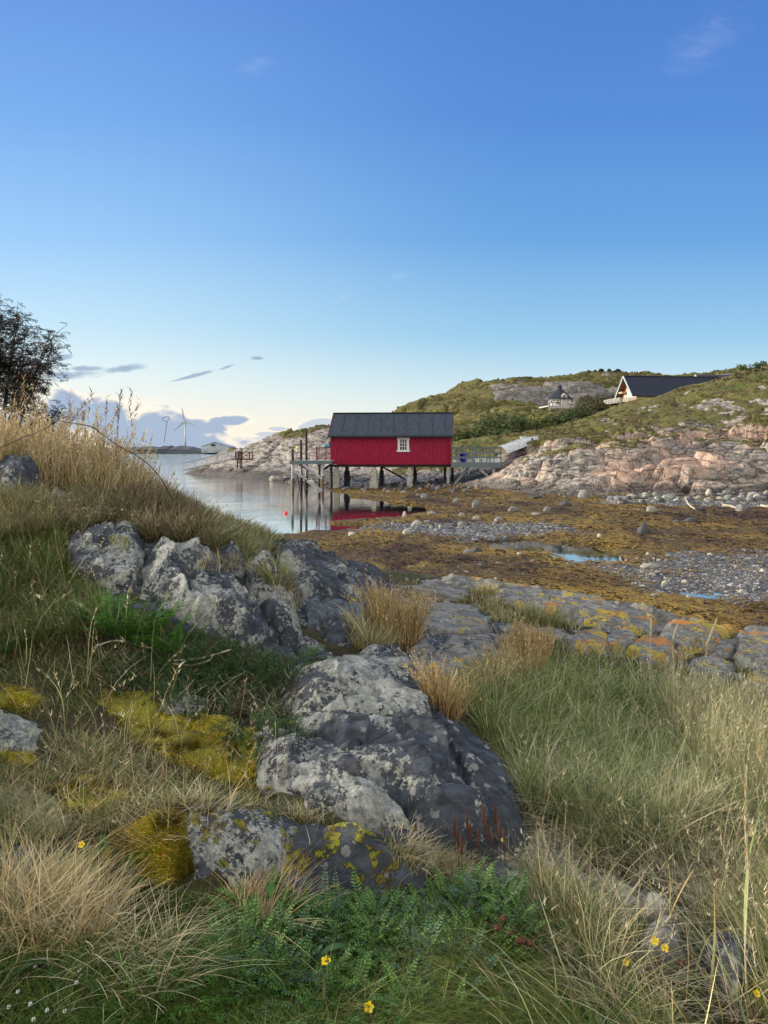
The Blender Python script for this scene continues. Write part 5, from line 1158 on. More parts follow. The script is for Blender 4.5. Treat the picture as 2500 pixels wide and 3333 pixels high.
heap = .02+.055*np.clip(wn, 0, 1)[:, None]*rng.random((n, 1)); zz_ = Z[:, None]+heap+.014*np.sin(tt*3.1+rng.random((n, 1))*3)*np.clip(Y/22, .6, 1.6)[:, None]
px_, py_ = -np.sin(ang)*W[:, None], np.cos(ang)*W[:, None]
V = np.stack([np.stack([X[:, None]+cx+px_, Y[:, None]+cy+py_, zz_+.3*W[:, None]], -1), np.stack([X[:, None]+cx-px_, Y[:, None]+cy-py_, zz_-.2*W[:, None]], -1)], 2).reshape(-1, 3)
idx = (2*K_*np.arange(n))[:, None]+2*np.arange(K_-1)[None]; F = np.stack([idx, idx+1, idx+3, idx+2], -1).reshape(-1, 4)
k = np.clip(.5+1.3*fbm(X*.45, Y*.30, o=4, s=505)+rng.normal(0, .13, n), 0, 1)[:, None]
wc = np.array([[.055, .029, .012]])*(1-k)+np.array([[.23, .15, .026]])*k; rd = rng.random(n) < .03; wc[rd] = (.10, .045, .018)
o = mesh_np('seaweed', V, [F], M['weed'], cols=np.repeat(wc, 2*K_, 0)); tag(o, 'ochre and brown bladder wrack lying in heaps over the tidal flat', 'seaweed', kind='stuff')
# driftwood
M['drift'] = simple('bleached_driftwood', (.42, .37, .29), .8, .2, 8)
for pts, r_, lab in (([(2232,1628),(2240,1645),(2250,1655),(2262,1662)], .05, 'thin curved bleached stick standing in the rubble band'), ([(2350,1650),(2375,1652),(2392,1658),(2408,1660)], .06, 'bleached log lying behind the big grey boulder'), ([(2478,1651),(2500,1655),(2530,1656)], .06, 'bleached log end at the right edge of the sand')):
    q = []
    for px, py in pts: x, y, z = flat_at(px, py+3); q.append((x, y, max(z, .1)+.12))
    tag(MB().tube(q, [r_*(1-.15*i) for i in range(len(q))], 7).build('driftwood', M['drift'], None, True), lab, 'driftwood')
# ================================================================ shrubs and trees far off
M['leaf'] = blade_mat('shrub_leaves', .6, .25)
def leaf_cloud(blobs, n, size, ca, cb, seed, flat=.0):
    r_ = np.random.default_rng(seed); V = []; C = []
    w_ = np.array([b_[3]**2 for b_ in blobs]); w_ = w_/w_.sum(); ch = r_.choice(len(blobs), n, p=w_)
    B = np.array(blobs)[ch]; d = r_.normal(size=(n, 3)); d /= np.linalg.norm(d, axis=1)[:, None]
    rr = r_.uniform(.35, 1.0, n)**.6; c = B[:, :3]+d*(B[:, 3]*rr)[:, None]*np.array([1, 1, .9])
    nz = fbm(c[:, 0]*1.6+seed, c[:, 1]*1.6, c[:, 2]*1.6, o=3, s=seed)
    ok = nz > -.22; c = c[ok]; n = len(c); d = d[ok]; nz = nz[ok]
    u = r_.normal(size=(n, 3)); u /= np.linalg.norm(u, axis=1)[:, None]; v = np.cross(u, d+r_.normal(0, .8, (n, 3))); v /= np.linalg.norm(v, axis=1)[:, None]+1e-6
    s = size*r_.uniform(.6, 1.3, n)[:, None]
    V = np.stack([c-u*s, c+v*s*.5, c+u*s, c-v*s*.5], 1).reshape(-1, 3); F = np.arange(4*n).reshape(-1, 4)
    k = np.clip(.5+nz*.9+r_.normal(0, .28, n), 0, 1)[:, None]; C = np.array([ca])*(1-k)+np.array([cb])*k
    return V, F, np.repeat(C, 4, 0)
def shrub(px, Y, top, w_m, lab, ca, cb, seed, grp='willow thicket on the slope', n=2600, size=.17, dome=1.0):
    x = PX(px, Y); z0 = float(zfar(np.array([x]), np.array([Y]))[0]); h = max(.8, PZ(top, Y)-z0)
    root = empty('shrub', (x, Y, z0-.1)); tag(root, lab, 'shrub', grp)
    r_ = random.Random(seed); bl = []
    for k in range(9):
        a = r_.uniform(0, 6.28); q = r_.random()**.5; hh = h*(1-.75*q*q); rad = r_.uniform(.24, .36)*min(w_m, h*1.3)
        bl.append((w_m*.5*q*math.cos(a)*.9, w_m*.35*q*math.sin(a), max(rad*.6, hh-rad), rad))
        bl.append((w_m*.5*q*math.cos(a)*.9, w_m*.35*q*math.sin(a), hh*.45, rad*1.1))
    V, F, C = leaf_cloud(bl, n, size, ca, cb, seed); mesh_np('foliage', V, [F], M['leaf'], C, smooth=False, parent=root)
    m_ = MB()
    for k in range(5):
        b_ = bl[2*k]; m_.tube([(0, 0, 0), (b_[0]*.5, b_[1]*.5, b_[2]*.6), (b_[0], b_[1], b_[2]+.1)], [.05, .035, .015], 5)
    m_.build('stem', M['twig'], root); return root
gA, gB = (.030, .045, .014), (.12, .16, .05); gC, gD = (.035, .035, .018), (.12, .115, .055); gE = (.11, .14, .06)
SH = [(1500,84,1392,5,gA,gB,'dark green willow next to the right gable of the boathouse'),(1560,86,1372,6,gA,gB,'broad willow shrub second from the boathouse'),(1625,90,1322,6,gA,gE,'tall pale tipped willow left of the pavilion'),(1672,92,1345,5,gA,gB,'low dark willow between the tall pale tipped one and the next'),
      (1735,94,1322,6,gA,gB,'wide willow below the left corner of the pavilion terrace'),(1700,88,1372,6,gA,gE,'light green willow in the front row below the pavilion'),(1770,90,1352,6,gA,gB,'dark willow directly below the pavilion'),(1800,96,1336,5,gA,gE,'low pale willow just under the pavilion terrace'),
      (1845,97,1325,5,gA,gB,'willow under the right corner of the pavilion terrace'),(1880,95,1308,5,gA,gE,'light green willow between pavilion and house'),(1915,98,1300,5,gC,gD,'brownish willow left of the house veranda'),(1950,99,1302,5,gC,gD,'brown grey willow directly before the house veranda'),
      (1985,97,1318,4,gA,gB,'low willow at the foot of the house veranda'),(1850,90,1362,5,gA,gB,'low dark green willow in front row near the crest'),(1905,91,1345,5,gC,gD,'dull brown willow in the front row near the crest'),(1640,84,1385,5,gA,gB,'low dark willow at the front below the tall one'),
      (1930,118,1262,7,gC,gD,'large bare looking brown shrub behind the thicket beside the house'),(1975,115,1268,5,gC,gD,'tall brown shrub touching the left bargeboard of the house')]
for i, (px, Y, top, w_, ca, cb, lab) in enumerate(SH): shrub(px, Y, top, w_, lab, ca, cb, 600+i)
shrub(1978, 161, 1203, 7, 'dark bush crowning the back hill left of the house roof', gC, gA, 650, None, 2200, .2)
shrub(1800, 157, 1226, 5, 'low bush on the back hill crest above the pavilion', gC, gD, 651, None, 900, .2)
for px, top, sd_, lab in ((2428,1186,652,'small airy tree on the right skyline, the lower of two'), (2470,1174,653,'small airy tree on the right skyline, the taller of two')):
    Y = 73.5; x = PX(px, Y); z0 = float(zfar(np.array([x]), np.array([Y]))[0]); h = PZ(top, Y)-z0; root = empty('tree', (x, Y, z0)); tag(root, lab, 'tree', 'pair of small trees on the skyline'); r_ = random.Random(sd_)
    bl = [(r_.uniform(-.6, .6), r_.uniform(-.4, .4), h*r_.uniform(.45, .88), r_.uniform(.18, .34)) for _ in range(9)]
    V, F, C = leaf_cloud(bl, 650, .07, gA, gB, sd_); mesh_np('crown', V, [F], M['leaf'], C, smooth=False, parent=root)
    m_ = MB(); m_.tube([(0, 0, -.2), (.02, 0, h*.5), (0, 0, h*.8)], [.05, .035, .012], 5)
    for b_ in bl: m_.tube([(0, 0, h*.3), (b_[0]*.6, b_[1]*.6, b_[2]*.8), (b_[0], b_[1], b_[2])], [.02, .012, .006], 4)
    m_.build('trunk', M['twig'], root)
# low heath tussocks give the slopes a broken outline
n = 9000; Y = rng.uniform(50, 170, n); X = PX(rng.uniform(900, 2560, n), Y); Z = zfar(X, Y)
iy = np.clip(np.interp(Y, Yr, np.arange(len(Yr))).astype(int), 0, len(Yr)-1); iu = np.clip(np.interp(X/Y, ur, np.arange(len(ur))).astype(int), 0, len(ur)-1)
ok = (VEG[iy, iu] > .55) & (fbm(X*.25, Y*.25, o=3, s=700) > -.1); X, Y, Z = X[ok], Y[ok], Z[ok]; n = len(X)
s = rng.uniform(.08, .20, n)*np.clip(Y/70, .8, 1.8); V = []; C = []
k = rng.random((n, 1)); tone = np.clip(.5+.9*fbm(X*.12, Y*.12, o=3, s=702), 0, 1)[:, None]
col = (np.array([[.095, .072, .032]])*(1-tone)+np.array([[.16, .16, .045]])*tone)*(.7+.6*k)
for j in range(5):
    a = rng.random(n)*6.28; lx, ly = np.cos(a)*s*.7, np.sin(a)*s*.35; hgt = s*rng.uniform(.5, 1.1, n)
    q = np.stack([np.stack([X+lx-s*.5, Y+ly, Z-.05], -1), np.stack([X+lx+s*.5, Y+ly+.1*s, Z-.05], -1), np.stack([X+lx*1.3+s*.25, Y+ly+.1*s, Z+hgt], -1), np.stack([X+lx*1.3-s*.25, Y+ly, Z+hgt*.9], -1)], 1)
    V.append(q.reshape(-1, 3)); C.append(np.repeat(col, 4, 0))
V = np.concatenate(V); C = np.concatenate(C); o = mesh_np('heather', V, [np.arange(len(V)).reshape(-1, 4)], M['leaf'], C, smooth=False); tag(o, 'brown and olive heather and crowberry tufts covering the slopes', 'heather', kind='stuff')
# ================================================================ near vegetation
M['blade'] = blade_mat('grass_blades', .55, .18); M['frond'] = blade_mat('green_leaves', .5, .30); M['moss'] = blade_mat('moss_fuzz', .9, .2, .05)
def ribbons(pos, H, az, lean, curve, W, cb, ct, K_=5, wob=.03):
    "grass blades: pos (n,3), height, azimuth of lean, lean and curve in blade lengths"
    n = len(pos); t_ = np.linspace(0, 1, K_)[None, :]
    off = H[:, None]*(lean[:, None]*t_+curve[:, None]*t_**2); up = H[:, None]*(t_-.38*np.abs(curve)[:, None]*t_**2.5)
    side = H[:, None]*wob*np.sin(t_*4+rng.random((n, 1))*6)
    ca, sa = np.cos(az)[:, None], np.sin(az)[:, None]
    cx = pos[:, 0:1]+off*ca-side*sa; cy = pos[:, 1:2]+off*sa+side*ca; cz = pos[:, 2:3]+up-.01
    fa = (az+rng.uniform(.6, 2.5, n))[:, None]; w = W[:, None]*.5*(1-t_**1.8*.93)
    dx, dy = np.cos(fa)*w, np.sin(fa)*w
    V = np.stack([np.stack([cx+dx, cy+dy, cz], -1), np.stack([cx-dx, cy-dy, cz], -1)], 2).reshape(-1, 3)
    idx = (2*K_*np.arange(n))[:, None]+2*np.arange(K_-1)[None]; F = np.stack([idx, idx+1, idx+3, idx+2], -1).reshape(-1, 4)
    tc = t_[..., None]**1.2; C = cb[:, None, :]*(1-tc)+ct[:, None, :]*tc; C = np.repeat(C, 2, 1).reshape(-1, 3)
    top = np.stack([cx, cy, cz], -1)
    return V, F, C, top
class Heap:
    def __init__(s): s.V = []; s.F = []; s.C = []; s.n = 0
    def add(s, V, F, C): s.V.append(V); s.F.append(F+s.n); s.C.append(C); s.n += len(V)
    def build(s, name, mat, parent=None, smooth=True): return mesh_np(name, np.concatenate(s.V), [np.concatenate(s.F)], mat, np.concatenate(s.C), smooth, parent)
PAL = dict(straw=(.50, .41, .22), gold=(.50, .34, .14), pale=(.64, .57, .39), olive=(.15, .155, .045), green=(.10, .175, .04), dgreen=(.04, .08, .02), red=(.20, .09, .045), brown=(.13, .08, .04), grey=(.42, .39, .31), lime=(.20, .28, .045), sage=(.29, .34, .15))
def pal(n, names, var=.34):
    A_ = np.array([PAL[k] for k in names]); i = rng.integers(0, len(names), n); return np.clip(A_[i]*(1+rng.normal(0, var, (n, 1))), .008, .9)
def img_points(poly, n, onrock=False, G=None):
    a = np.array(poly, float); px = rng.uniform(a[:, 0].min(), a[:, 0].max(), n*3); py = rng.uniform(a[:, 1].min(), a[:, 1].max(), n*3)
    ok = poly_sd(px, py, poly) > 0; px, py = px[ok][:n], py[ok][:n]
    x, y = hit(px, py, GTOP); ok = ~np.isnan(x); x, y = x[ok], y[ok]
    if not onrock:
        ok = bil(GROCK, x, y) < .5; x, y = x[ok], y[ok]
    return np.stack([x, y, bil(GTOP, x, y)], -1)
def world_points(x0, x1, y0, y1, n, onrock=False):
    x = rng.uniform(x0, x1, n); y = rng.uniform(y0, y1, n); ok = (bil(GROCK, x, y) < .5) | onrock; x, y = x[ok], y[ok]; return np.stack([x, y, bil(GTOP, x, y)], -1)
LICH = [[(-20,2580),(90,2560),(180,2620),(220,2700),(120,2720),(60,2640),(-20,2640)]]
GC = np.maximum(GM, soft(GXX, GYY, [wpoly(q) for q in LICH], .05))
def nomoss(p): return p[(bil(GC, p[:, 0], p[:, 1])+rng.normal(0, .15, len(p))) < .35]
PCL = [wpoly(q) for q in ([(1620,2680),(1760,2680),(1880,2720),(1960,2820),(2120,2900),(2260,3020),(2320,3180),(2200,3220),(2020,3180),(1990,3020),(1840,2980),(1700,2870)], [(2020,3040),(2280,3060),(2420,3180),(2330,3333),(2080,3333)])]
def nopeb(p, f=.16):
    k = soft(p[:, 0], p[:, 1], PCL, .06); return p[rng.random(len(p)) > k*(1-f)]
def clumpy(p, sc=2.2, lo=-.1, seed=1):
    k = fbm(p[:, 0]*sc, p[:, 1]*sc, o=3, s=seed); return p[(k+rng.normal(0, .12, len(p))) > lo]
def grow(h, p, H, az, lean, curve, W, base, tip, azs=.9, K_=5, head=0, Hs=.28, spik=9):
    if getattr(h, 'clear', 0): p = nopeb(p, .10)
    n = len(p)
    if n == 0: return
    Hh = np.clip(H*(1+rng.normal(0, Hs, n)), H*.3, H*1.8); a = az+rng.normal(0, azs, n)
    # neighbouring blades lean together
    a = a+1.2*fbm(p[:, 0]*1.3, p[:, 1]*1.3, o=2, s=31)
    ln = np.abs(rng.normal(lean, lean*.6+.05, n)); cv = np.abs(rng.normal(curve, curve*.6+.05, n))
    V, F, C, top = ribbons(p, Hh, a, ln, cv, W*rng.uniform(.6, 1.4, n)*np.clip(p[:, 1]/3.4, .8, 2.2), pal(n, base), pal(n, tip), K_)
    h.add(V, F, C)
    if head:
        s_ = np.nonzero(rng.random(n) < head)[0]
        if len(s_):
            m = spik; T = np.repeat(rng.uniform(.72, 1.0, (len(s_), m)).reshape(-1), 1); ii = np.repeat(s_, m)
            f = T*(K_-1); i0 = np.clip(f.astype(int), 0, K_-2); fr_ = (f-i0)[:, None]; q = top[ii, i0]*(1-fr_)+top[ii, i0+1]*fr_
            Hq = Hh[ii]*.06*rng.uniform(.5, 1.2, len(ii)); V, F, C, _ = ribbons(q, Hq, rng.random(len(ii))*6.28, rng.uniform(.1, .9, len(ii)), np.full(len(ii), .4), np.full(len(ii), W*1.5)*np.clip(p[ii, 1]/3.4, .8, 2.2), pal(len(ii), tip), pal(len(ii), tip), 3)
            h.add(V, F, C)
R_, L_, UPD, DN = 0.0, math.pi, math.pi/2, -math.pi/2
# 1 golden stand on the crest of the mound
h = Heap()
p = world_points(-5.2, -1.45, 6.35, 8.4, 19000)
edge = sstep(-1.7, -2.5, p[:, 0]+.12*(p[:, 1]-7)); p = p[rng.random(len(p)) < edge*.9+.1]
dens_ = sstep(-1.75, -2.9, p[:, 0])
grow(h, p, .14+.17*dens_, R_, .12, .16, .0030, ('gold', 'straw', 'olive', 'brown'), ('gold', 'straw', 'pale'), 1.6, head=.25)
p2 = p[rng.random(len(p)) < .13*dens_**2]
grow(h, p2, .50, R_, .08, .12, .0026, ('straw', 'olive', 'brown'), ('pale', 'straw', 'gold'), 1.3, head=1.0, Hs=.2, spik=14)
p4 = world_points(-8.2, -5.1, 5.4, 8.6, 7000); grow(h, p4, .28, R_, .12, .16, .0034, ('gold', 'straw', 'olive'), ('gold', 'straw', 'pale'), 1.6, head=.2)
p3 = world_points(-4.1, -2.3, 6.6, 7.4, 46); grow(h, p3, .82, R_, .06, .08, .003, ('olive', 'brown'), ('brown', 'red', 'straw'), 1.0, head=.9, Hs=.12, spik=16)
o = h.build('tall_grass', M['blade']); tag(o, 'golden tall seeding grass standing on the crest of the mound', 'grass', kind='stuff')
# 2 mound shoulder, hanging over the rocks
h = Heap()
p = img_points([(-20,1590),(240,1600),(640,1640),(760,1700),(860,1745),(900,1800),(880,1870),(800,1830),(690,1790),(560,1770),(420,1745),(250,1740),(160,1700),(-20,1730)], 15000)
grow(h, p, .135, DN, .35, .55, .0030, ('olive', 'straw', 'brown', 'green'), ('straw', 'grey', 'pale', 'olive'), 1.0, head=.04)
p = img_points([(560,1620),(700,1690),(800,1740),(870,1760),(890,1880),(830,1850),(720,1790),(600,1740)], 5000); grow(h, p, .11, R_, .25, .35, .0032, ('olive', 'green'), ('straw', 'sage', 'olive'), .8, head=.1)
p = img_points([(380,1600),(620,1650),(680,1740),(560,1790),(430,1750)], 4500); grow(h, p, .17, DN+.7, .4, .5, .0034, ('brown', 'olive'), ('straw', 'grey', 'brown'), .6)
p = world_points(-2.0, -.95, 5.6, 7.9, 4200); grow(h, p, .10, R_, .3, .4, .0034, ('olive', 'green'), ('straw', 'sage'), 1.2, head=.1)
p = img_points([(600,1870),(720,1800),(900,1870),(990,1950),(960,2000),(860,1890),(780,1860)], 700, True); grow(h, p, .10, DN, .3, .6, .003, ('olive', 'straw'), ('straw', 'pale'), 1.2)
p = img_points([(-20,1600),(150,1640),(200,1740),(-20,1790)], 5000); grow(h, p, .16, DN+.3, .4, .5, .0034, ('olive', 'green', 'straw'), ('straw', 'grey', 'sage'), 1.0)
o = h.build('shoulder_grass', M['blade']); tag(o, 'olive and straw grass hanging over the rocks of the mound', 'grass', kind='stuff')
# 3 left slope: thin dry grass, herbs and red stems over moss
h = Heap()
p = img_points([(-20,1740),(210,1740),(225,1900),(330,1960),(330,2080),(-20,2130)], 11000); grow(h, p, .13, R_, .3, .5, .0032, ('olive', 'dgreen', 'green'), ('green', 'olive', 'green', 'sage'), 3)
p = img_points([(-20,1780),(220,1760),(330,1980),(300,2130),(-20,2150)], 420); grow(h, p, .17, R_, .2, .2, .0026, ('red', 'brown'), ('red', 'straw', 'brown'), 3, head=.4)
p = img_points([(-20,2100),(950,2100),(960,2200),(900,2330),(600,2350),(300,2330),(-20,2300)], 4200); grow(h, nomoss(p), .06, R_, .3, .5, .0026, ('dgreen', 'green', 'olive'), ('green', 'olive', 'dgreen', 'straw'), 3)
p = clumpy(img_points([(-20,2300),(420,2290),(520,2420),(700,2560),(900,2640),(1120,2700),(1300,2760),(1400,2860),(1200,2800),(1000,2680),(700,2640),(420,2640),(400,2720),(-20,2760)], 36000), 2.0, -.15, 5); p = nomoss(p); p = p[::2]; grow(h, p, .06, R_, .4, .6, .0020, ('olive', 'green', 'brown', 'straw'), ('straw', 'olive', 'lime', 'sage'), 3, head=.02)
p = img_points([(200,2300),(900,2300),(1000,2520),(700,2700),(200,2750)], 240, True); grow(h, p, .17, R_, .15, .2, .0020, ('straw', 'olive'), ('straw', 'pale', 'red'), 3, head=.5)
p = img_points([(-20,1900),(350,1900),(700,2200),(600,2500),(-20,2500)], 110, True); grow(h, p, .28, R_, .2, .3, .0036, ('olive', 'sage'), ('pale', 'straw'), 3, head=.4)
p = img_points([(1240,2720),(1500,2800),(1560,2880),(1480,2900),(1300,2830)], 900, True); grow(h, p, .08, R_, .3, .6, .0024, ('olive', 'green', 'straw'), ('straw', 'pale'), 1.2)
p = img_points([(600,2600),(1000,2640),(1260,2740),(1240,2790),(1000,2700),(700,2680)], 900, False); grow(h, p, .06, R_, .4, .6, .0022, ('straw', 'grey', 'olive'), ('pale', 'grey', 'straw'), 1.6)
p = img_points([(-1000,1720),(-20,1740),(-20,3400),(-1000,3400)], 20000); grow(h, p, .14, R_, .3, .5, .0030, ('olive', 'green', 'dgreen'), ('straw', 'olive', 'green'), 3)
o = h.build('slope_grass', M['blade']); tag(o, 'thin dry grass with red stems on the mossy left slope', 'grass', kind='stuff')
# 4 grass hollow at right
h = Heap(); h.clear = 1
RG = [(1480,2190),(1640,2200),(1850,2235),(2100,2280),(2520,2350),(2520,2700),(2300,2720),(2050,2760),(1850,2700),(1720,2640),(1640,2500),(1560,2380),(1470,2270)]
p = img_points(RG, 26000); p = nopeb(p); grow(h, p, .17, R_, .3, .5, .0024, ('green', 'olive', 'green'), ('green', 'sage', 'lime', 'straw'), 2.5)
p = img_points([(1700,2100),(2100,2190),(2520,2260),(2520,2360),(2100,2290),(1850,2245),(1640,2210)], 6000); grow(h, p, .08, R_, .3, .4, .0026, ('green', 'olive', 'sage'), ('straw', 'sage', 'green'), 2.5)
p = clumpy(img_points(RG, 26000), 1.3, -.05, 9); grow(h, p, .25, R_+.6, .22, .38, .0021, ('olive', 'sage', 'straw'), ('straw', 'pale', 'sage'), 1.3, head=.16)
p = img_points([(1490,2090),(1640,2060),(1800,2110),(1780,2200),(1620,2290),(1520,2270)], 3000); grow(h, p, .17, R_, .1, .15, .0030, ('gold', 'straw', 'brown'), ('gold', 'straw'), 2.5, head=.25)
p = img_points([(2150,2330),(2520,2370),(2520,2700),(2300,2600),(2200,2450)], 3600); grow(h, p, .32, R_, .1, .16, .0022, ('olive', 'sage', 'straw'), ('straw', 'pale', 'sage'), 1.5, head=.2, spik=9)
p = img_points([(1560,2560),(2520,2640),(2520,3333),(2100,3333),(1780,3000),(1700,2800)], 620); grow(h, nopeb(p, .4), .28, R_, .25, .3, .0020, ('olive', 'straw'), ('pale', 'straw'), 2.5, head=.35, spik=8)
p = clumpy(img_points([(1700,2680),(2050,2740),(2520,2700),(2520,3340),(2000,3340),(1760,3050)], 26000), 2.0, -.12, 12); grow(h, nopeb(p, .10), .15, R_, .3, .5, .0024, ('olive', 'green', 'dgreen'), ('straw', 'olive', 'green'), 2.5, head=.02)
p = clumpy(img_points([(1600,2700),(1900,2700),(2050,2900),(1850,3060),(1650,2900)], 5000), 3, .05, 13); grow(h, nopeb(p, .25), .10, R_, .3, .5, .0022, ('olive', 'straw'), ('straw', 'olive'), 2.5)
p = img_points(RG, 3400); grow(h, p, .23, R_+.4, .35, .5, .0034, ('sage', 'green', 'olive'), ('pale', 'sage', 'lime'), 1.4)
p = clumpy(img_points([(1700,2680),(2520,2650),(2520,3340),(2000,3340),(1760,3050)], 2600), 1.6, -.1, 3); grow(h, nopeb(p, .2), .22, R_+.4, .4, .4, .0034, ('sage', 'straw', 'olive'), ('pale', 'straw', 'green'), 2)
p = img_points([(1560,2400),(2520,2360),(2520,3340),(1950,3340),(1700,2800)], 9000); grow(h, nopeb(p, .5), .11, R_, 1.5, .3, .0030, ('straw', 'grey', 'brown'), ('pale', 'straw', 'grey'), 3)
# grass in the cracks of the shore ridge
p = img_points([(1400,1960),(1700,1990),(1950,2060),(2150,2110),(2450,2190),(2300,2210),(2000,2160),(1750,2100),(1500,2080)], 3600); grow(h, p, .10, R_, .2, .3, .0034, ('green', 'olive', 'straw'), ('straw', 'sage'), 2.5, head=.05)
p = img_points([(1300,1900),(1560,1900),(1700,1990),(1600,2060),(1400,2000)], 1800); grow(h, p, .08, R_, .3, .4, .003, ('olive', 'straw'), ('straw', 'sage'), 2.5)
h.clear = 0
p = img_points([(2520,2330),(3600,2400),(3600,3400),(2520,3400)], 22000); grow(h, p, .20, R_, .3, .5, .0028, ('green', 'olive', 'sage'), ('sage', 'lime', 'straw'), 2.5)
p = img_points([(2520,2330),(3600,2400),(3600,3400),(2520,3400)], 4000); grow(h, p, .28, R_, .2, .3, .0026, ('olive', 'straw'), ('straw', 'pale'), 2.5, head=.2)
o = h.build('meadow_grass', M['blade']); tag(o, 'dense green and straw meadow grass filling the hollow at right', 'grass', kind='stuff')
# 5 bottom greens
h = Heap()
BT = [(-20,2880),(300,2840),(560,2900),(900,2950),(1300,2960),(1650,3010),(1900,3080),(2100,3200),(2200,3400),(-20,3400)]
p = img_points(BT, 22000); grow(h, p, .06, R_, .4, .7, .0022, ('dgreen', 'green', 'green'), ('green', 'lime', 'green', 'lime'), 3)
p = clumpy(img_points(BT, 6500), 2.4, .14, 21); grow(h, p, .10, R_, .5, .8, .0024, ('olive', 'green', 'straw'), ('olive', 'straw', 'lime'), 3)
p = img_points([(1500,3050),(1800,3100),(1950,3400),(1450,3400)], 3500); grow(h, p, .12, L_, .4, .8, .0020, ('green', 'olive'), ('olive', 'lime'), .5)
o = h.build('short_grass', M['blade']); tag(o, 'short dark green grass in the shaded foreground', 'grass', kind='stuff')
# moss and pale lichen cushions
h = Heap()
for q, n_ in zip(MOSS, (4800, 3500, 26000, 4200, 20000, 3800, 3000, 3500, 7000)):
    p = img_points(q, n_); grow(h, p, .020, R_, .5, .4, .0036, ('olive', 'brown', 'brown'), ('lime', 'gold', 'olive', 'lime'), 3, K_=3)
V_m = np.concatenate(h.C); k = rng.random(len(h.V)); 
for i, (c, v_) in enumerate(zip(h.C, h.V)): c[:] = c*np.array([1.5, 1.3, .5])*(.35+1.4*np.clip(.5+1.4*fbm(v_[:, 0]*9, v_[:, 1]*9, o=3, s=17), 0, 1)[:, None])
o = h.build('moss', M['moss']); tag(o, 'cushions of yellow green moss spread over the rocks', 'moss', kind='stuff')
h = Heap()
for q, n_ in (([(-20,2580),(90,2560),(180,2620),(220,2700),(120,2720),(60,2640),(-20,2640)], 9000), ([(410,2840),(440,2800),(460,2860),(440,2900)], 600), ([(500,3020),(560,3000),(600,3040),(540,3060)], 500), ([(330,1990),(300,1880),(250,1920),(280,2010)], 500), ([(350,1740),(410,1740),(420,1790),(370,1790)], 500)):
    p = img_points(q, n_, True); grow(h, p, .026, R_, .4, .3, .0032, ('grey', 'sage'), ('pale', 'sage'), 3, K_=3)
o = h.build('reindeer_lichen', M['moss']); tag(o, 'pale grey green reindeer lichen in fluffy patches', 'lichen', kind='stuff')
# ---------------------------------------------------------------- tussocks one can point at
def tussock(px, py, rad, n, H, az, lean, curve, base, tip, lab, W=.0026, azs=.8, head=.0, spread=1.0, name='tussock'):
    x, y = hit([px], [py], GTOP); x, y = float(x[0]), float(y[0]); z = float(bil(GTOP, np.array([x]), np.array([y]))[0])
    root = (x, y, z); a = rng.random(n)*6.28; r_ = rad*np.sqrt(rng.random(n)); p = np.stack([r_*np.cos(a), r_*np.sin(a)*.8, np.zeros(n)], -1)
    p[:, 2] = bil(GTOP, x+p[:, 0], y+p[:, 1])-z
    h = Heap(); Hh = H*np.clip(1+rng.normal(0, .25, n), .4, 1.7); out = np.arctan2(p[:, 1], p[:, 0]); aa = np.where(rng.random(n) < spread, out, az)+rng.normal(0, azs, n)
    V, F, C, top = ribbons(p, Hh, aa, np.abs(rng.normal(lean, .15, n)), np.abs(rng.normal(curve, .2, n)), W*rng.uniform(.6, 1.4, n)*max(1, y/3.4), pal(n, base), pal(n, tip), 6); h.add(V, F, C)
    if head:
        s_ = np.nonzero(rng.random(n) < head)[0]; ii = np.repeat(s_, 10); T = rng.uniform(3.4, 5, len(ii)); i0 = np.clip(T.astype(int), 0, 4); f_ = (T-i0)[:, None]; q = top[ii, i0]*(1-f_)+top[ii, i0+1]*f_
        V, F, C, _ = ribbons(q, H*.06*rng.uniform(.5, 1.2, len(ii)), rng.random(len(ii))*6.28, rng.uniform(.1, .7, len(ii)), np.full(len(ii), .3), np.full(len(ii), W*1.5*max(1, y/3.4)), pal(len(ii), tip), pal(len(ii), tip), 3); h.add(V, F, C)
    o = h.build(name, M['blade']); o.location = root; tag(o, lab, 'grass tussock'); return o
tussock(1280,2090,.20,1100,.34,R_,.05,.12,('gold','straw','brown'),('gold','straw'),'upright golden tussock growing behind the central rock slab',head=.3,spread=.5)
tussock(1200,2100,.14,500,.16,L_,.3,.4,('olive','straw'),('straw','sage'),'low green straw tussock left of the golden one')
tussock(1000,2790,.05,10,.1,R_,.3,.4,('olive','straw'),('straw','sage'),'few blades rooted in the crack above the undercut rock')
tussock(840,2985,.10,420,.14,UPD,.6,.9,('brown','gold','straw'),('gold','straw','pale'),'combed over golden brown tussock under the dark undercut rock',azs=.5,spread=.15)
tussock(170,3010,.19,1300,.17,UPD+.3,.4,.6,('straw','olive','gold'),('straw','gold','pale'),'big straw coloured tussock at the lower left corner',azs=1.4,spread=.3)
tussock(440,3130,.17,420,.12,R_,.7,.8,('straw','olive'),('pale','straw'),'collapsed bleached grass clump beside the big straw tussock',azs=1.5,spread=.3)
tussock(650,2650,.10,130,.08,R_,.6,.7,('grey','straw'),('pale','grey'),'small bleached grass clump above the mossy block',azs=.6,spread=.6)
tussock(1440,2860,.07,260,.08,R_,.5,.7,('olive','straw'),('straw','pale','sage'),'pale green tussock on top of the undercut rock')
tussock(30,2950,.15,500,.15,R_,.4,.6,('olive','straw'),('straw','lime'),'yellowish tussock cut by the left photo edge',azs=1)
tussock(900,1900,.10,350,.16,R_,.3,.5,('olive','green'),('straw','sage'),'small green tussock on the long dark slab')
tussock(1240,1975,.08,260,.14,R_,.2,.4,('olive','straw'),('straw','gold'),'little straw tussock in the crack of the long dark slab')
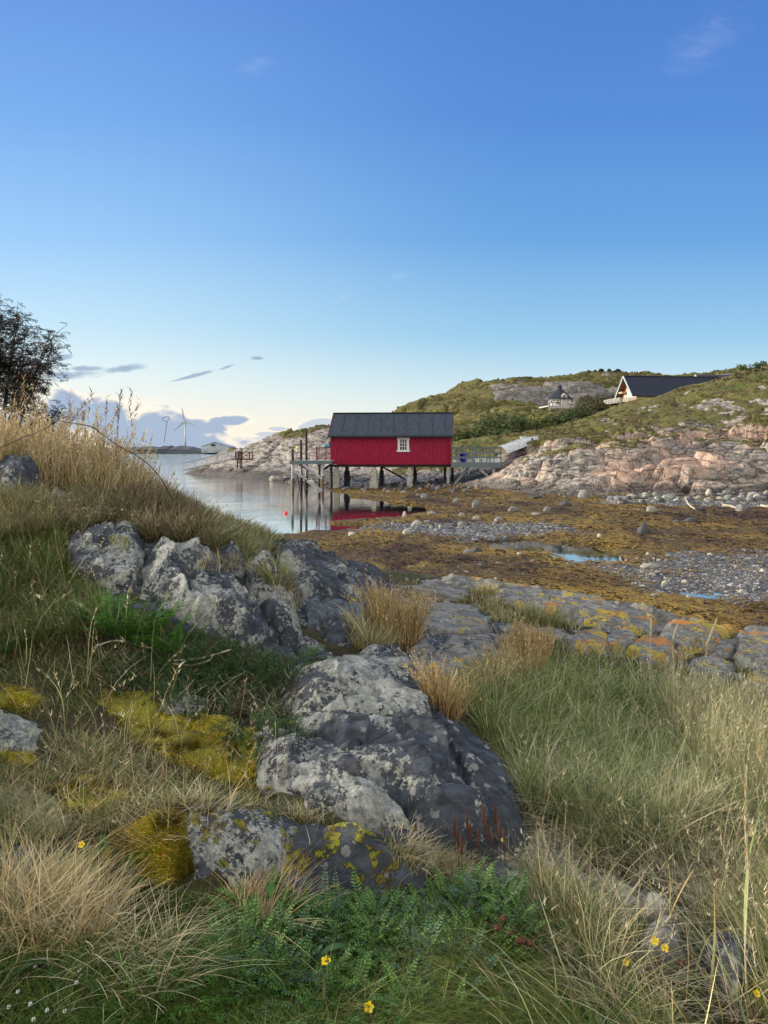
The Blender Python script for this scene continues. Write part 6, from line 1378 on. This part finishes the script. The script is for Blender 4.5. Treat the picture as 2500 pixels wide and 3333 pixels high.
tussock(1760,2030,.18,520,.18,R_,.2,.3,('green','olive'),('straw','sage'),'grass tuft in the gap before the yellow lichened slab',head=.1)
tussock(1580,1935,.10,260,.12,R_,.2,.4,('olive','straw'),('straw','sage'),'grass tuft at the left tip of the yellow lichened slab')
tussock(1440,2310,.10,420,.22,R_,.15,.3,('brown','gold'),('gold','straw'),'rust coloured tussock right of the orange spotted boulders',head=.2)
# ---------------------------------------------------------------- fronds
def frond(h, base, az, L, elev, droop, nl, ll, lw, c0, c1, taper=True, n3=False):
    t_ = np.linspace(.12, 1, nl); e = elev-droop*t_
    ca, sa = math.cos(az), math.sin(az); s = L*t_
    x = s*np.cos(elev-droop*t_*.5); z = s*np.sin(elev-droop*t_*.5)
    R = np.stack([base[0]+x*ca, base[1]+x*sa, base[2]+z], -1)
    d = np.stack([np.cos(e)*ca, np.cos(e)*sa, np.sin(e)], -1); sd = np.array([-sa, ca, 0.])
    up = np.cross(d, np.tile(sd, (nl, 1)))
    prof = np.sin(np.pi*np.clip(t_*.86+.10, 0, 1))**.7 if taper else np.ones(nl)
    V = []; C = []
    for sg in (-1, 1):
        dr = sd*sg+d*.45+up*rng.normal(-.15, .25, (nl, 1))*sg
        if n3: dr = dr+up*rng.normal(0, .9, (nl, 1))
        dr /= np.linalg.norm(dr, axis=1)[:, None]; l = (ll*prof*rng.uniform(.8, 1.15, nl))[:, None]; wv_ = d*lw*.5*(.4+.6*prof[:, None])
        q = np.stack([R, R+dr*l*.45+wv_, R+dr*l-up*.1*l, R+dr*l*.45-wv_], 1); V.append(q.reshape(-1, 3))
        k = rng.random((nl, 1))*.6+.4*t_[:, None]; C.append(np.repeat(np.array([c0])*(1-k)+np.array([c1])*k, 4, 0))
    V = np.concatenate(V); h.add(V, np.arange(len(V)).reshape(-1, 4), np.concatenate(C))
    w = .0016; q = np.concatenate([R+sd*w, R-sd*w]); i = np.arange(nl-1); h.add(q, np.stack([i, i+1, nl+i+1, nl+i], -1), np.tile(np.array([c0])*.8, (2*nl, 1)))
def plant(name, px, py, n, L, rad, lab, cat, c0, c1, elev=(.6, 1.3), droop=.9, nl=12, ll=.025, lw=.012, n3=False, grp=None, azc=None):
    x, y = hit([px], [py], GTOP); x, y = float(x[0]), float(y[0])
    if x != x: return
    z = float(bil(GTOP, np.array([x]), np.array([y]))[0]); h = Heap()
    for i in range(n):
        a = rng.random()*6.28 if azc is None else azc+rng.normal(0, 1.1); r_ = rad*math.sqrt(rng.random()); bx, by = r_*math.cos(a), r_*math.sin(a)*.8
        bz = float(bil(GTOP, np.array([x+bx]), np.array([y+by]))[0])-z
        k = rng.random(); cc0 = tuple(np.array(c0)*(.7+.6*k)); cc1 = tuple(np.array(c1)*(.7+.6*k))
        frond(h, (bx, by, bz), a+rng.normal(0, .5), L*rng.uniform(.6, 1.2), rng.uniform(*elev), droop*rng.uniform(.6, 1.3), nl, ll*rng.uniform(.8, 1.2), lw, cc0, cc1, n3=n3)
    o = h.build(name, M['frond'], smooth=False); o.location = (x, y, z); tag(o, lab, cat, grp); return o
FG0, FG1 = (.035, .085, .018), (.11, .25, .035)
for i, (px, py, n_, L) in enumerate([(400, 2070, 15, .26), (450, 2095, 15, .26), (510, 2110, 14, .24), (350, 2040, 10, .22), (570, 2120, 9, .20)]):
    plant('fern', px, py, n_, L, .09, ['tall green fern in the middle of the patch under the mound rock', 'bright green fern right of the tall one', 'fern at the right of the patch under the broad lichen slab', 'fern at the left end of the patch by the square block', 'small dark fern at the right end of the patch'][i], 'fern', FG0, FG1, (.9, 1.45), .8, 20, .045, .013, grp='ferns below the mound rocks')
plant('fern', 350, 1510+50, 14, .26, .1, 'fern standing in the tall grass beside the dark boulder', 'fern', FG0, FG1, (.7, 1.4), .8, 18, .05, .016)
plant('fern', 20, 2120, 10, .17, .08, 'small fern at the left photo edge', 'fern', FG0, FG1, (.5, 1.2), .9, 16, .035, .012)
JG0, JG1 = (.020, .050, .020), (.10, .19, .055)
for i, (px, py) in enumerate([(450, 2190), (520, 2230), (600, 2190), (660, 2240), (720, 2190), (780, 2250), (840, 2200), (900, 2260), (800, 2160), (560, 2150), (690, 2130), (880, 2330), (940, 2200), (640, 2290), (860, 2390)]):
    plant('juniper', px, py, 110, .13, .15, ['sprawling dark juniper spray at the left of the mat', 'juniper spray in the lower left of the mat', 'juniper spray beneath the ferns', 'juniper spray over the small lichened ledge', 'juniper spray in the heart of the mat', 'juniper spray with bare pale roots', 'juniper spray under the broad lichen slab', 'juniper spray against the central rock', 'juniper spray at the top of the mat below the pale crest', 'juniper spray at the upper left of the mat', 'juniper spray touching the broad lichen slab', 'reddish tipped juniper spray over the white slab', 'juniper spray at the right end of the mat', 'juniper spray hanging over the yellow moss', 'lowest juniper spray beside the white slab'][i], 'juniper', JG0, JG1 if i != 11 else (.11, .07, .03), (.0, 1.5), 1.0, 16, .017, .0048, n3=True, grp='creeping juniper mat')
HG0, HG1 = (.055, .12, .03), (.16, .30, .07); HS0, HS1 = (.05, .10, .05), (.15, .25, .14)
herbs = [(900,2990,HG0,HG1,'bright feathery herb standing left below the dark hollow'),(830,3080,HG0,HG1,'feathery green herb at the left of the foreground patch'),(950,3120,HS0,HS1,'blue green feathery herb beside the upper buttercup'),(1020,3060,HS0,HS1,'dark feathery herb in the middle of the foreground patch'),
 (1110,3000,HS0,HS1,'silvery feathery herb under the combed tussock'),(1160,3020,HG0,HG1,'light green feathery herb right of the silvery one'),(1260,3020,HG0,HG1,'small feathery herb in front of the undercut rock'),(1450,2990,HG0,HG1,'tall bright feathery herb by the white streaked rock'),
 (1500,3010,HG0,HG1,'bushy bright feathery herb in front of the white streaked rock'),(1560,3030,HS0,HS1,'grey green feathery herb at the right of the bright pair'),(1400,3040,HS0,HS1,'dull feathery herb left of the bright pair'),(1640,3060,HG0,HG1,'feathery herb beside the brown dock heads'),
 (1720,3040,HG0,HG1,'light feathery herb right of the brown dock heads'),(1290,3290,HG0,HG1,'feathery herb right of the lower buttercup'),(900,3180,HS0,HS1,'blue green feathery herb low in the left foreground'),(1780,3130,HG0,HG1,'feathery herb at the foot of the angular pale stone'),
 (1860,3150,HS0,HS1,'dim feathery herb near the lower right stones'),(1500,3200,HS0,HS1,'grey green feathery herb low in the middle foreground'),(330,2900,HG0,HG1,'small herb under the straw grass at left'),(450,3290,FG0,FG1,'dark broad leaved herb at the lower left'),(1000,3230,FG0,FG1,'fresh green herb between the two buttercups'),(750,3230,FG0,FG1,'dark herb left of the lower buttercup')]
herbs += [(980,3040,HG0,HG1,'fresh green herb just above the upper buttercup'),(1080,3080,HG0,HG1,'tall fresh green herb right of the upper buttercup'),(1180,3090,HG0,HG1,'fresh green herb between the silvery herb and the long leaf'),(1300,3100,HG0,HG1,'fresh green herb in the open middle of the foreground'),(1380,3150,HS0,HS1,'bluish herb below the bright pair'),(860,3020,HG0,HG1,'fresh green herb at the foot of the combed tussock'),(780,3150,HG0,HG1,'bright herb at the left margin of the green patch'),(1560,3120,HG0,HG1,'bright herb among the leaning grass at the right of the patch'),(1100,3300,HG0,HG1,'bright herb at the bottom edge left of the lower buttercup'),(1420,3290,HG0,HG1,'bright herb at the bottom edge right of the lower buttercup')]
for px, py, a, b_, lab in herbs:
    plant('herb', px, py, 46, .115, .10, lab, 'herb', a, b_, (.5, 1.5), 1.0, 12, .020, .0085, grp='feathery herbs in the foreground')
# broad leaves
def leafy(px, py, n, L, W, lab, c):
    x, y = hit([px], [py], GTOP); x, y = float(x[0]), float(y[0]); z = float(bil(GTOP, np.array([x]), np.array([y]))[0]); h = Heap(); g = np.linspace(0, 1, 8)
    for i in range(n):
        a = rng.random()*6.28; el = rng.uniform(.25, 1.0); s = g*L*rng.uniform(.7, 1.2); e = el-.9*g; cx = s*np.cos(e); cz = s*np.sin(e)+.03; w = W*.5*np.sin(np.pi*np.clip(g*.93+.05, 0, 1))**.8
        P_ = np.stack([cx*math.cos(a), cx*math.sin(a), cz], -1); sd = np.array([-math.sin(a), math.cos(a), .0])
        V = np.concatenate([P_+sd*w[:, None]+[0, 0, .004], P_, P_-sd*w[:, None]+[0, 0, .004]]); i_ = np.arange(7)
        F = np.concatenate([np.stack([i_, i_+1, i_+9, i_+8], -1), np.stack([i_+8, i_+9, i_+17, i_+16], -1)]); k = rng.uniform(.7, 1.3); h.add(V, F, np.tile(np.array([c])*k, (len(V), 1)))
    o = h.build('broad_leaf_plant', M['frond']); o.location = (x, y, z); tag(o, lab, 'leafy plant'); return o
leafy(1150,3130,5,.11,.028,'plant with one long pointed green leaf right of the upper buttercup',(.06,.13,.05)); leafy(1090,3230,7,.05,.03,'low plant with round bright leaves between the buttercups',(.07,.17,.03)); leafy(1230,3190,4,.09,.02,'jagged leaved plant right of the buttercups',(.10,.20,.05))
leafy(930,2940,7,.06,.035,'plant with round leaves in front of the dark hollow',(.06,.12,.03)); leafy(2080,3020,8,.045,.03,'dark green clover like plant in front of the long grey stone',(.03,.10,.02)); leafy(1960,3110,7,.045,.03,'bright green clover like plant left of the angular stone',(.04,.12,.02)); leafy(530,2010,8,.09,.05,'round leaved plant standing right of the ferns',(.04,.12,.03))
leafy(150,3180,6,.09,.03,'dark leaved plant in the lower left grass',(.035,.08,.02)); leafy(880,2905,5,.08,.03,'fresh leaves sprouting beside the mossy block',(.06,.14,.03))
# ---------------------------------------------------------------- flowers, seed heads
M['yellow'] = simple('buttercup_petal', (.85, .62, .01), .3, .08, 30, 0); M['whitep'] = simple('white_petal', (.72, .74, .70), .6, .08, 30, 0); M['stem'] = simple('green_stem', (.08, .13, .04), .6, .2, 30, 0); M['seed'] = simple('brown_seed_head', (.09, .035, .022), .85, .4, 60, .5, 90)
def gpos(px, py):
    x, y = hit([px], [py], GTOP); x, y = float(x[0]), float(y[0]); return x, y, float(bil(GTOP, np.array([x]), np.array([y]))[0])
def flower(px, py, hgt, lab, r=.011, mat='yellow', n=5, tilt=.5, name='buttercup', cat='flower', grp='buttercups'):
    x, y, z = gpos(px, py+hgt/2.4*F0*.9)
    Yq = y; zt = PZ(py, Yq); xt = PX(px, Yq); root = empty(name, (x, y, z)); tag(root, lab, cat, grp)
    top = (xt-x, 0, zt-z); MB().tube([(0, 0, -.01), (top[0]*.3+.008, .004, top[2]*.5), top], [.0012, .001, .0008], 5).build('stem', M['stem'], root)
    m_ = MB()
    for k in range(n):
        a = 2*math.pi*k/n+random.random()*.3; ca, sa = math.cos(a), math.sin(a)
        def q(u, v, w_): 
            X_, Y_, Z_ = u*ca-v*sa, u*sa+v*ca, w_; c_, s_ = math.cos(tilt), math.sin(tilt); return (top[0]+X_, top[1]+Y_*c_-Z_*s_, top[2]+Y_*s_+Z_*c_)
        m_.add([q(.0015, 0, 0), q(r*.6, -r*.48, .003), q(r*1.05, -r*.3, .006), q(r*1.15, 0, .0055), q(r*1.05, r*.3, .006), q(r*.6, r*.48, .003)], [(0, 1, 2, 3, 4, 5)])
    m_.build('blossom', M[mat], root); return root
for px, py, hh_, r_, lab in ((1061,3129,.10,.013,'open buttercup in the middle of the foreground'),(1200,3278,.08,.013,'lowest buttercup near the bottom of the picture'),(266,2750,.10,.011,'single orange yellow flower on the left slope'),(1638,2735,.09,.008,'small yellow flower at the foot of the dark shoulder'),(2130,3062,.14,.012,'upper buttercup by the long grey stone'),(2163,3084,.13,.011,'buttercup just right of and below the upper one by the grey stone'),(2036,3132,.10,.010,'buttercup left of the angular pale stone'),(2462,3233,.12,.009,'pale yellow flower near the right edge')):
    flower(px, py, hh_, lab, r_, tilt=random.uniform(.4, 1.1))
for i, (px, py) in enumerate([(60, 3230), (100, 3270), (155, 3290), (250, 3200), (260, 3160), (115, 3150), (110, 3320), (30, 3280), (212, 3293)]):
    flower(px, py, .05, 'tiny white flower among dark leaves in the lower left corner', .005, 'whitep', 5, .6, 'white_flower', 'flower', 'tiny white flowers in the corner')
for i, (px, py) in enumerate([(1640, 2990), (1662, 3035), (1700, 3062), (1690, 3060), (1725, 3070), (1618, 3018), (2335, 2850), (2218, 3135), (2140, 3128), (2008, 3082)]):
    x, y, z = gpos(px, py+90); zt = PZ(py, y); root = empty('seed_head', (x, y, z)); tag(root, ['topmost of the dark brown dock heads among the herbs', 'dark brown dock head in the middle of its group', 'long brown dock head lying to the right', 'brown dock head beside the long one', 'black brown dock head at the right of the group', 'small black dock head at the left of the group', 'lone round brown seed head in the right grass', 'dark red seed head on the angular stone', 'small dark seed head before the angular stone', 'black seed head left of the buttercup stone'][i], 'seed head')
    MB().tube([(0, 0, 0), (.01, 0, (zt-z)*.5), (0, 0, zt-z-.01)], .0012, 5).build('stem', M['twig'], root)
    o = blob(M['seed'], (0, 0, zt-z), .010, 'head', i, (1.2, 1, .9), 9, .5, parent=root)
for i, (px, py) in enumerate([(1478, 2660), (1490, 2690), (1520, 2640), (1530, 2680), (1572, 2620), (1580, 2660), (1600, 2690), (1612, 2620), (1625, 2670), (1640, 2700), (1500, 2720), (1555, 2700)]):
    x, y, z = gpos(px+6, py+150); zt = PZ(py, y); root = empty('plantain', (x, y, z)); tag(root, 'rusty brown plantain spike at the foot of the dark shoulder', 'plantain', 'row of rusty plantain spikes')
    d_ = PX(px, y)-x; MB().tube([(0, 0, 0), (d_*.6, 0, (zt-z)*.6)], .0015, 5).build('stem', M['twig'], root); MB().tube([(d_*.6, 0, (zt-z)*.6), (d_*.8, 0, (zt-z)*.8), (d_, 0, zt-z)], [.005, .006, .003], 7).build('spike', M['seed'], root)
# big lyme grass ear and broad blades close by at right
M['ear'] = simple('pale_grass_ear', (.46, .40, .28), .7, .25, 60, .4, 90)
x, y, z = PX(2440, 2.25), 2.25, PZ(3400, 2.25); root = empty('lyme_grass', (x, y, z)); tag(root, 'thick pale lyme grass ear standing tall at the right edge', 'grass ear')
def q3(px, py, Y): p_ = P(px, py, Y); return (p_[0]-x, p_[1]-y, p_[2]-z)
MB().tube([(0, 0, 0), q3(2425, 3100, 2.26), q3(2438, 2820, 2.27)], [.003, .0025, .002], 6).build('stem', M['ear'], root)
h = Heap(); n = 420; tt = rng.random(n); py_ = 2835-tt*345; px_ = 2440-10*np.sin(tt*3)*1.0-tt*6; p = np.stack([(px_-1250)/F0*2.27-x, np.full(n, 2.27-y), HC-(py_-HY)/F0*2.27-z], -1)
ln = .03*(1-tt*.45); V, F, C, _ = ribbons(p, ln, rng.random(n)*6.28, np.full(n, .38), np.full(n, -.2), np.full(n, .0045)*(1-.5*tt), pal(n, ('straw', 'pale')), pal(n, ('pale', 'straw')), 4); h.add(V, F, C); h.build('ear', M['blade'], root)
for px0, py0, px1, py1, Y, lab in ((2100, 2560, 2120, 2200, 4.4, 'l'),): pass
for i, (pb, pt_, ph, Y, lab) in enumerate((((2112, 2330), (2118, 2070), (2120, 2010), 5.6, 'slim pale grass ear left of three rising before the yellow lichen rock'), ((2195, 2340), (2190, 2080), (2205, 2030), 5.6, 'slim pale grass ear in the middle of three before the yellow lichen rock'), ((2290, 2330), (2300, 2100), (2335, 2010), 5.6, 'slim leaning pale grass ear right of three before the yellow lichen rock'))):
    a_, b_, c_ = P(*pb, Y), P(*pt_, Y), P(*ph, Y); root = empty('grass_ear', tuple(a_)); tag(root, lab, 'grass ear', 'three slim grass ears'); f_ = lambda v: tuple(v-a_)
    MB().tube([f_(a_), f_(b_)], .003, 5).build('stem', M['ear'], root); MB().tube([f_(b_), f_((b_+c_)/2), f_(c_)], [.006, .008, .003], 7).build('ear', M['ear'], root)
h = Heap(); n = 60; px_ = rng.uniform(1850, 2560, n)+40; Y_ = rng.uniform(1.75, 2.6, n); X_ = (px_-1250)/F0*Y_; p = np.stack([X_, Y_, bil(GTOP, X_, Y_)], -1)
V, F, C, _ = ribbons(p, rng.uniform(.18, .46, n)*(.5+.6*(px_-1850)/700), rng.choice([0, math.pi, math.pi*.8], n)+rng.normal(0, .5, n), np.abs(rng.normal(.2, .15, n)), np.abs(rng.normal(.3, .25, n)), rng.uniform(.004, .009, n), pal(n, ('green', 'sage', 'olive')), pal(n, ('sage', 'straw', 'gold', 'green')), 9); h.add(V, F, C)
n = 70; px_ = rng.uniform(1650, 2300, n); Y_ = rng.uniform(1.9, 2.3, n); X_ = (px_-1250)/F0*Y_; p = np.stack([X_, Y_, bil(GTOP, X_, Y_)], -1)
V, F, C, _ = ribbons(p, rng.uniform(.12, .3, n), np.full(n, math.pi)+rng.normal(0, .4, n), np.abs(rng.normal(.5, .2, n)), np.abs(rng.normal(.3, .25, n)), rng.uniform(.003, .006, n), pal(n, ('brown', 'olive', 'green')), pal(n, ('straw', 'pale', 'brown')), 8); h.add(V, F, C)
o = h.build('broad_blades', M['blade']); tag(o, 'broad lyme grass blades close to the viewer at lower right', 'grass', kind='stuff')
# pebbles in the gap
p = np.concatenate([img_points(q, n_) for q, n_ in ((PEB[0], 2600), (PEB[1], 900))]); S = rng.uniform(.010, .034, len(p)); S[rng.random(len(p)) < .05] *= 2.0
o = scatter_stones('pebbles', p[:, 0], p[:, 1], p[:, 2], S, stone_cols(len(p), .28)*np.array([[1.15, 1.08, .95]]), M['peb']); tag(o, 'small grey and cream pebbles between the rock and the meadow', 'pebbles', kind='stuff')
for px, py, w_, mt, var, lab in ((1875,2845,28,'st_pale',3,'round white pebble at the top of the pebble patch'),(1915,2870,34,'st_pale',2,'white angular stone below the round white pebble'),(1905,2835,60,'st_brown',1,'brown stone behind the white pebbles'),(1955,2850,36,'st_brown',5,'reddish stone right of the brown one'),(1880,2915,34,'st_green',0,'grey green stone left in the pebble patch'),(2005,2850,26,'st_grey',4,'pale blue stone right in the pebble patch'),(2150,2962,20,'st_pale',3,'small white stone above the long grey stone'),(2035,2935,30,'st_pale',6,'cream stone beside the dry stalks'),(1960,3200,40,'st_brown',2,'pinkish stone low in the herbs')):
    x, y, z = gpos(px, py); s_ = w_/F0*y*1.1; stone(x, y, z+s_*.2, s_, mt, var, random.random()*6, lab, 'larger stones in the pebble gap', (1, .8, .8))
# ---------------------------------------------------------------- wires
M['wire'] = simple('black_wire', (.010, .008, .008), .6, .2, 20, 0)
def path(name, pts, r, lab, cat, mat='wire'):
    q = [tuple(P(*k)) for k in pts]; out = []
    for i in range(len(q)-1):
        p0, p1, p2, p3 = (np.array(q[max(0, min(len(q)-1, j))]) for j in (i-1, i, i+1, i+2))
        for s_ in range(5):
            t_ = s_/5; out.append(tuple(.5*((2*p1)+(-p0+p2)*t_+(2*p0-5*p1+4*p2-p3)*t_**2+(-p0+3*p1-3*p2+p3)*t_**3)))
    out.append(q[-1]); o = MB().tube(out, r, 6).build(name, M[mat], None, True); tag(o, lab, cat); return o
path('wire', [(-160,1520,6.6),(0,1458,6.5),(81,1421,6.4),(146,1396,6.3),(179,1373,6.3),(212,1373,6.2),(293,1388,6.1),(325,1407,6.1),(380,1448,6.0),(467,1498,5.9),(523,1557,5.9),(560,1625,5.9)], .0036, 'long black wire arching through the golden grass on the mound', 'wire')
path('wire', [(750+13*math.cos(k*.7)*(1-.03*k), 1737+13*math.sin(k*.7)*(1-.03*k), 6.2-.002*k) for k in range(20)], .004, 'small rusty wire coil on the end of the mound', 'wire coil')
path('curled_leaf', [(543,1374,6.9),(536,1370,6.9),(528,1364,6.9),(535,1358,6.9),(548,1356,6.9),(552,1361,6.9),(544,1374,6.9),(540,1400,6.9),(534,1440,6.9)], .0022, 'curled dry stalk loop rising above the golden grass', 'stalk', 'twig')
# bare juniper roots
for i, pts in enumerate(([(320,2100,4.3),(380,2085,4.3),(450,2100,4.25),(520,2115,4.2)], [(560,2150,4.15),(640,2145,4.1),(700,2130,4.1),(750,2115,4.1)], [(560,2160,4.1),(620,2165,4.1),(680,2150,4.1),(690,2135,4.1)])):
    path('root', [(a, b_, float(hit([a], [b_], GTOP)[1][0])-.05) for a, b_, c_ in pts], .005, ['bare grey root crossing below the ferns', 'pale forked root over the juniper mat', 'short pale root under the forked one'][i], 'root', 'drift')
# bare dead twigs woven through the juniper, and thatch over the dry slope
h = Heap(); p = img_points([(300,2080),(560,2110),(900,2150),(980,2230),(900,2380),(600,2300),(330,2240)], 900, True); p[:, 2] += .02
V, F, C, _ = ribbons(p, rng.uniform(.03, .10, len(p)), rng.random(len(p))*6.28, np.abs(rng.normal(1.4, .5, len(p))), rng.uniform(0, .5, len(p)), np.full(len(p), .0034), pal(len(p), ('grey', 'brown', 'red')), pal(len(p), ('grey', 'pale', 'brown')), 6, .12); h.add(V, F, C)
p = img_points([(-20,2440),(420,2400),(700,2600),(1000,2680),(700,2760),(-20,2780)], 1300)
V, F, C, _ = ribbons(p, rng.uniform(.04, .11, len(p)), rng.random(len(p))*6.28, np.abs(rng.normal(1.2, .5, len(p))), rng.uniform(0, .5, len(p)), np.full(len(p), .0032), pal(len(p), ('olive', 'straw', 'brown')), pal(len(p), ('pale', 'straw', 'gold')), 6, .06); h.add(V, F, C)
o = h.build('dead_twigs', M['blade']); tag(o, 'dead grey twigs and dry stalks woven through juniper and moss', 'twigs', kind='stuff')
# ---------------------------------------------------------------- rowan at the left edge
tr = empty('rowan_tree', (PX(-10, 11.3), 11.3, .6)); tag(tr, 'dark rowan tree with red berries cut by the left photo edge', 'tree'); tb_ = (PX(-60, 11.3), 11.3, .6)
mt_ = MB(); tips = []; r_ = random.Random(5)
limbs = []
for k in range(40):
    an = r_.uniform(-.9, 1.57)*1.0; sd_ = 1 if r_.random() < .68 else -1; q_ = r_.uniform(.72, 1.0); ex = sd_*1.02*math.cos(an)*q_; ez = 2.75+1.55*math.sin(an)*q_; ey = r_.uniform(-.7, .7)
    b0 = (0, 0, r_.uniform(.6, 1.5)); md = (ex*.45, ey*.5, b0[2]+(ez-b0[2])*.6)
    mt_.tube([b0, md, (ex, ey, ez)], [.020, .012, .004], 5); limbs.append((b0, md, (ex, ey, ez)))
mt_.tube([(0, 0, -.5), (.05, 0, 1), (-.05, 0, 2.4), (0, 0, 4.0)], [.09, .07, .045, .01], 8)
h = Heap(); hb_ = MB()
for b0, md, e_ in limbs+[((0, 0, 2), (0, 0, 3), (0, 0, 4.2))]*2:
    for k in range(56):
        t_ = r_.uniform(.40, 1.02); a = np.array(md)*(1-(t_-.3)/.7)+np.array(e_)*((t_-.3)/.7) if t_ > .3 else np.array(md)
        a0_ = a.copy(); a = a+np.array([r_.gauss(0, .13), r_.gauss(0, .16), r_.gauss(0, .13)]); mt_.tube([tuple(a0_), tuple((a0_+a)/2+np.array([0, 0, .02])), tuple(a)], [.005, .004, .0025], 3)
        frond(h, tuple(a), r_.uniform(0, 6.28), r_.uniform(.11, .17), r_.uniform(-.3, .9), .9, 7, .048, .017, (.012, .014, .009), (.040, .045, .024), taper=False)
        if r_.random() < .07:
            for _ in range(7):
                c_ = a+np.array([r_.gauss(0, .02), r_.gauss(0, .02), r_.gauss(-.03, .015)]); s_ = .007
                hb_.add([c_+np.array(v)*s_ for v in ((1, 0, 0), (-1, 0, 0), (0, 1, 0), (0, -1, 0), (0, 0, 1), (0, 0, -1))], [(0, 2, 4), (2, 1, 4), (1, 3, 4), (3, 0, 4), (2, 0, 5), (1, 2, 5), (3, 1, 5), (0, 3, 5)])
mt_.build('trunk', M['twig'], tr, True); h.build('crown', M['leaf'], tr, False); M['berry'] = simple('red_berries', (.30, .012, .015), .35, .1, 20, 0); o = hb_.build('berries', M['berry'], tr); o['kind'] = 'stuff'
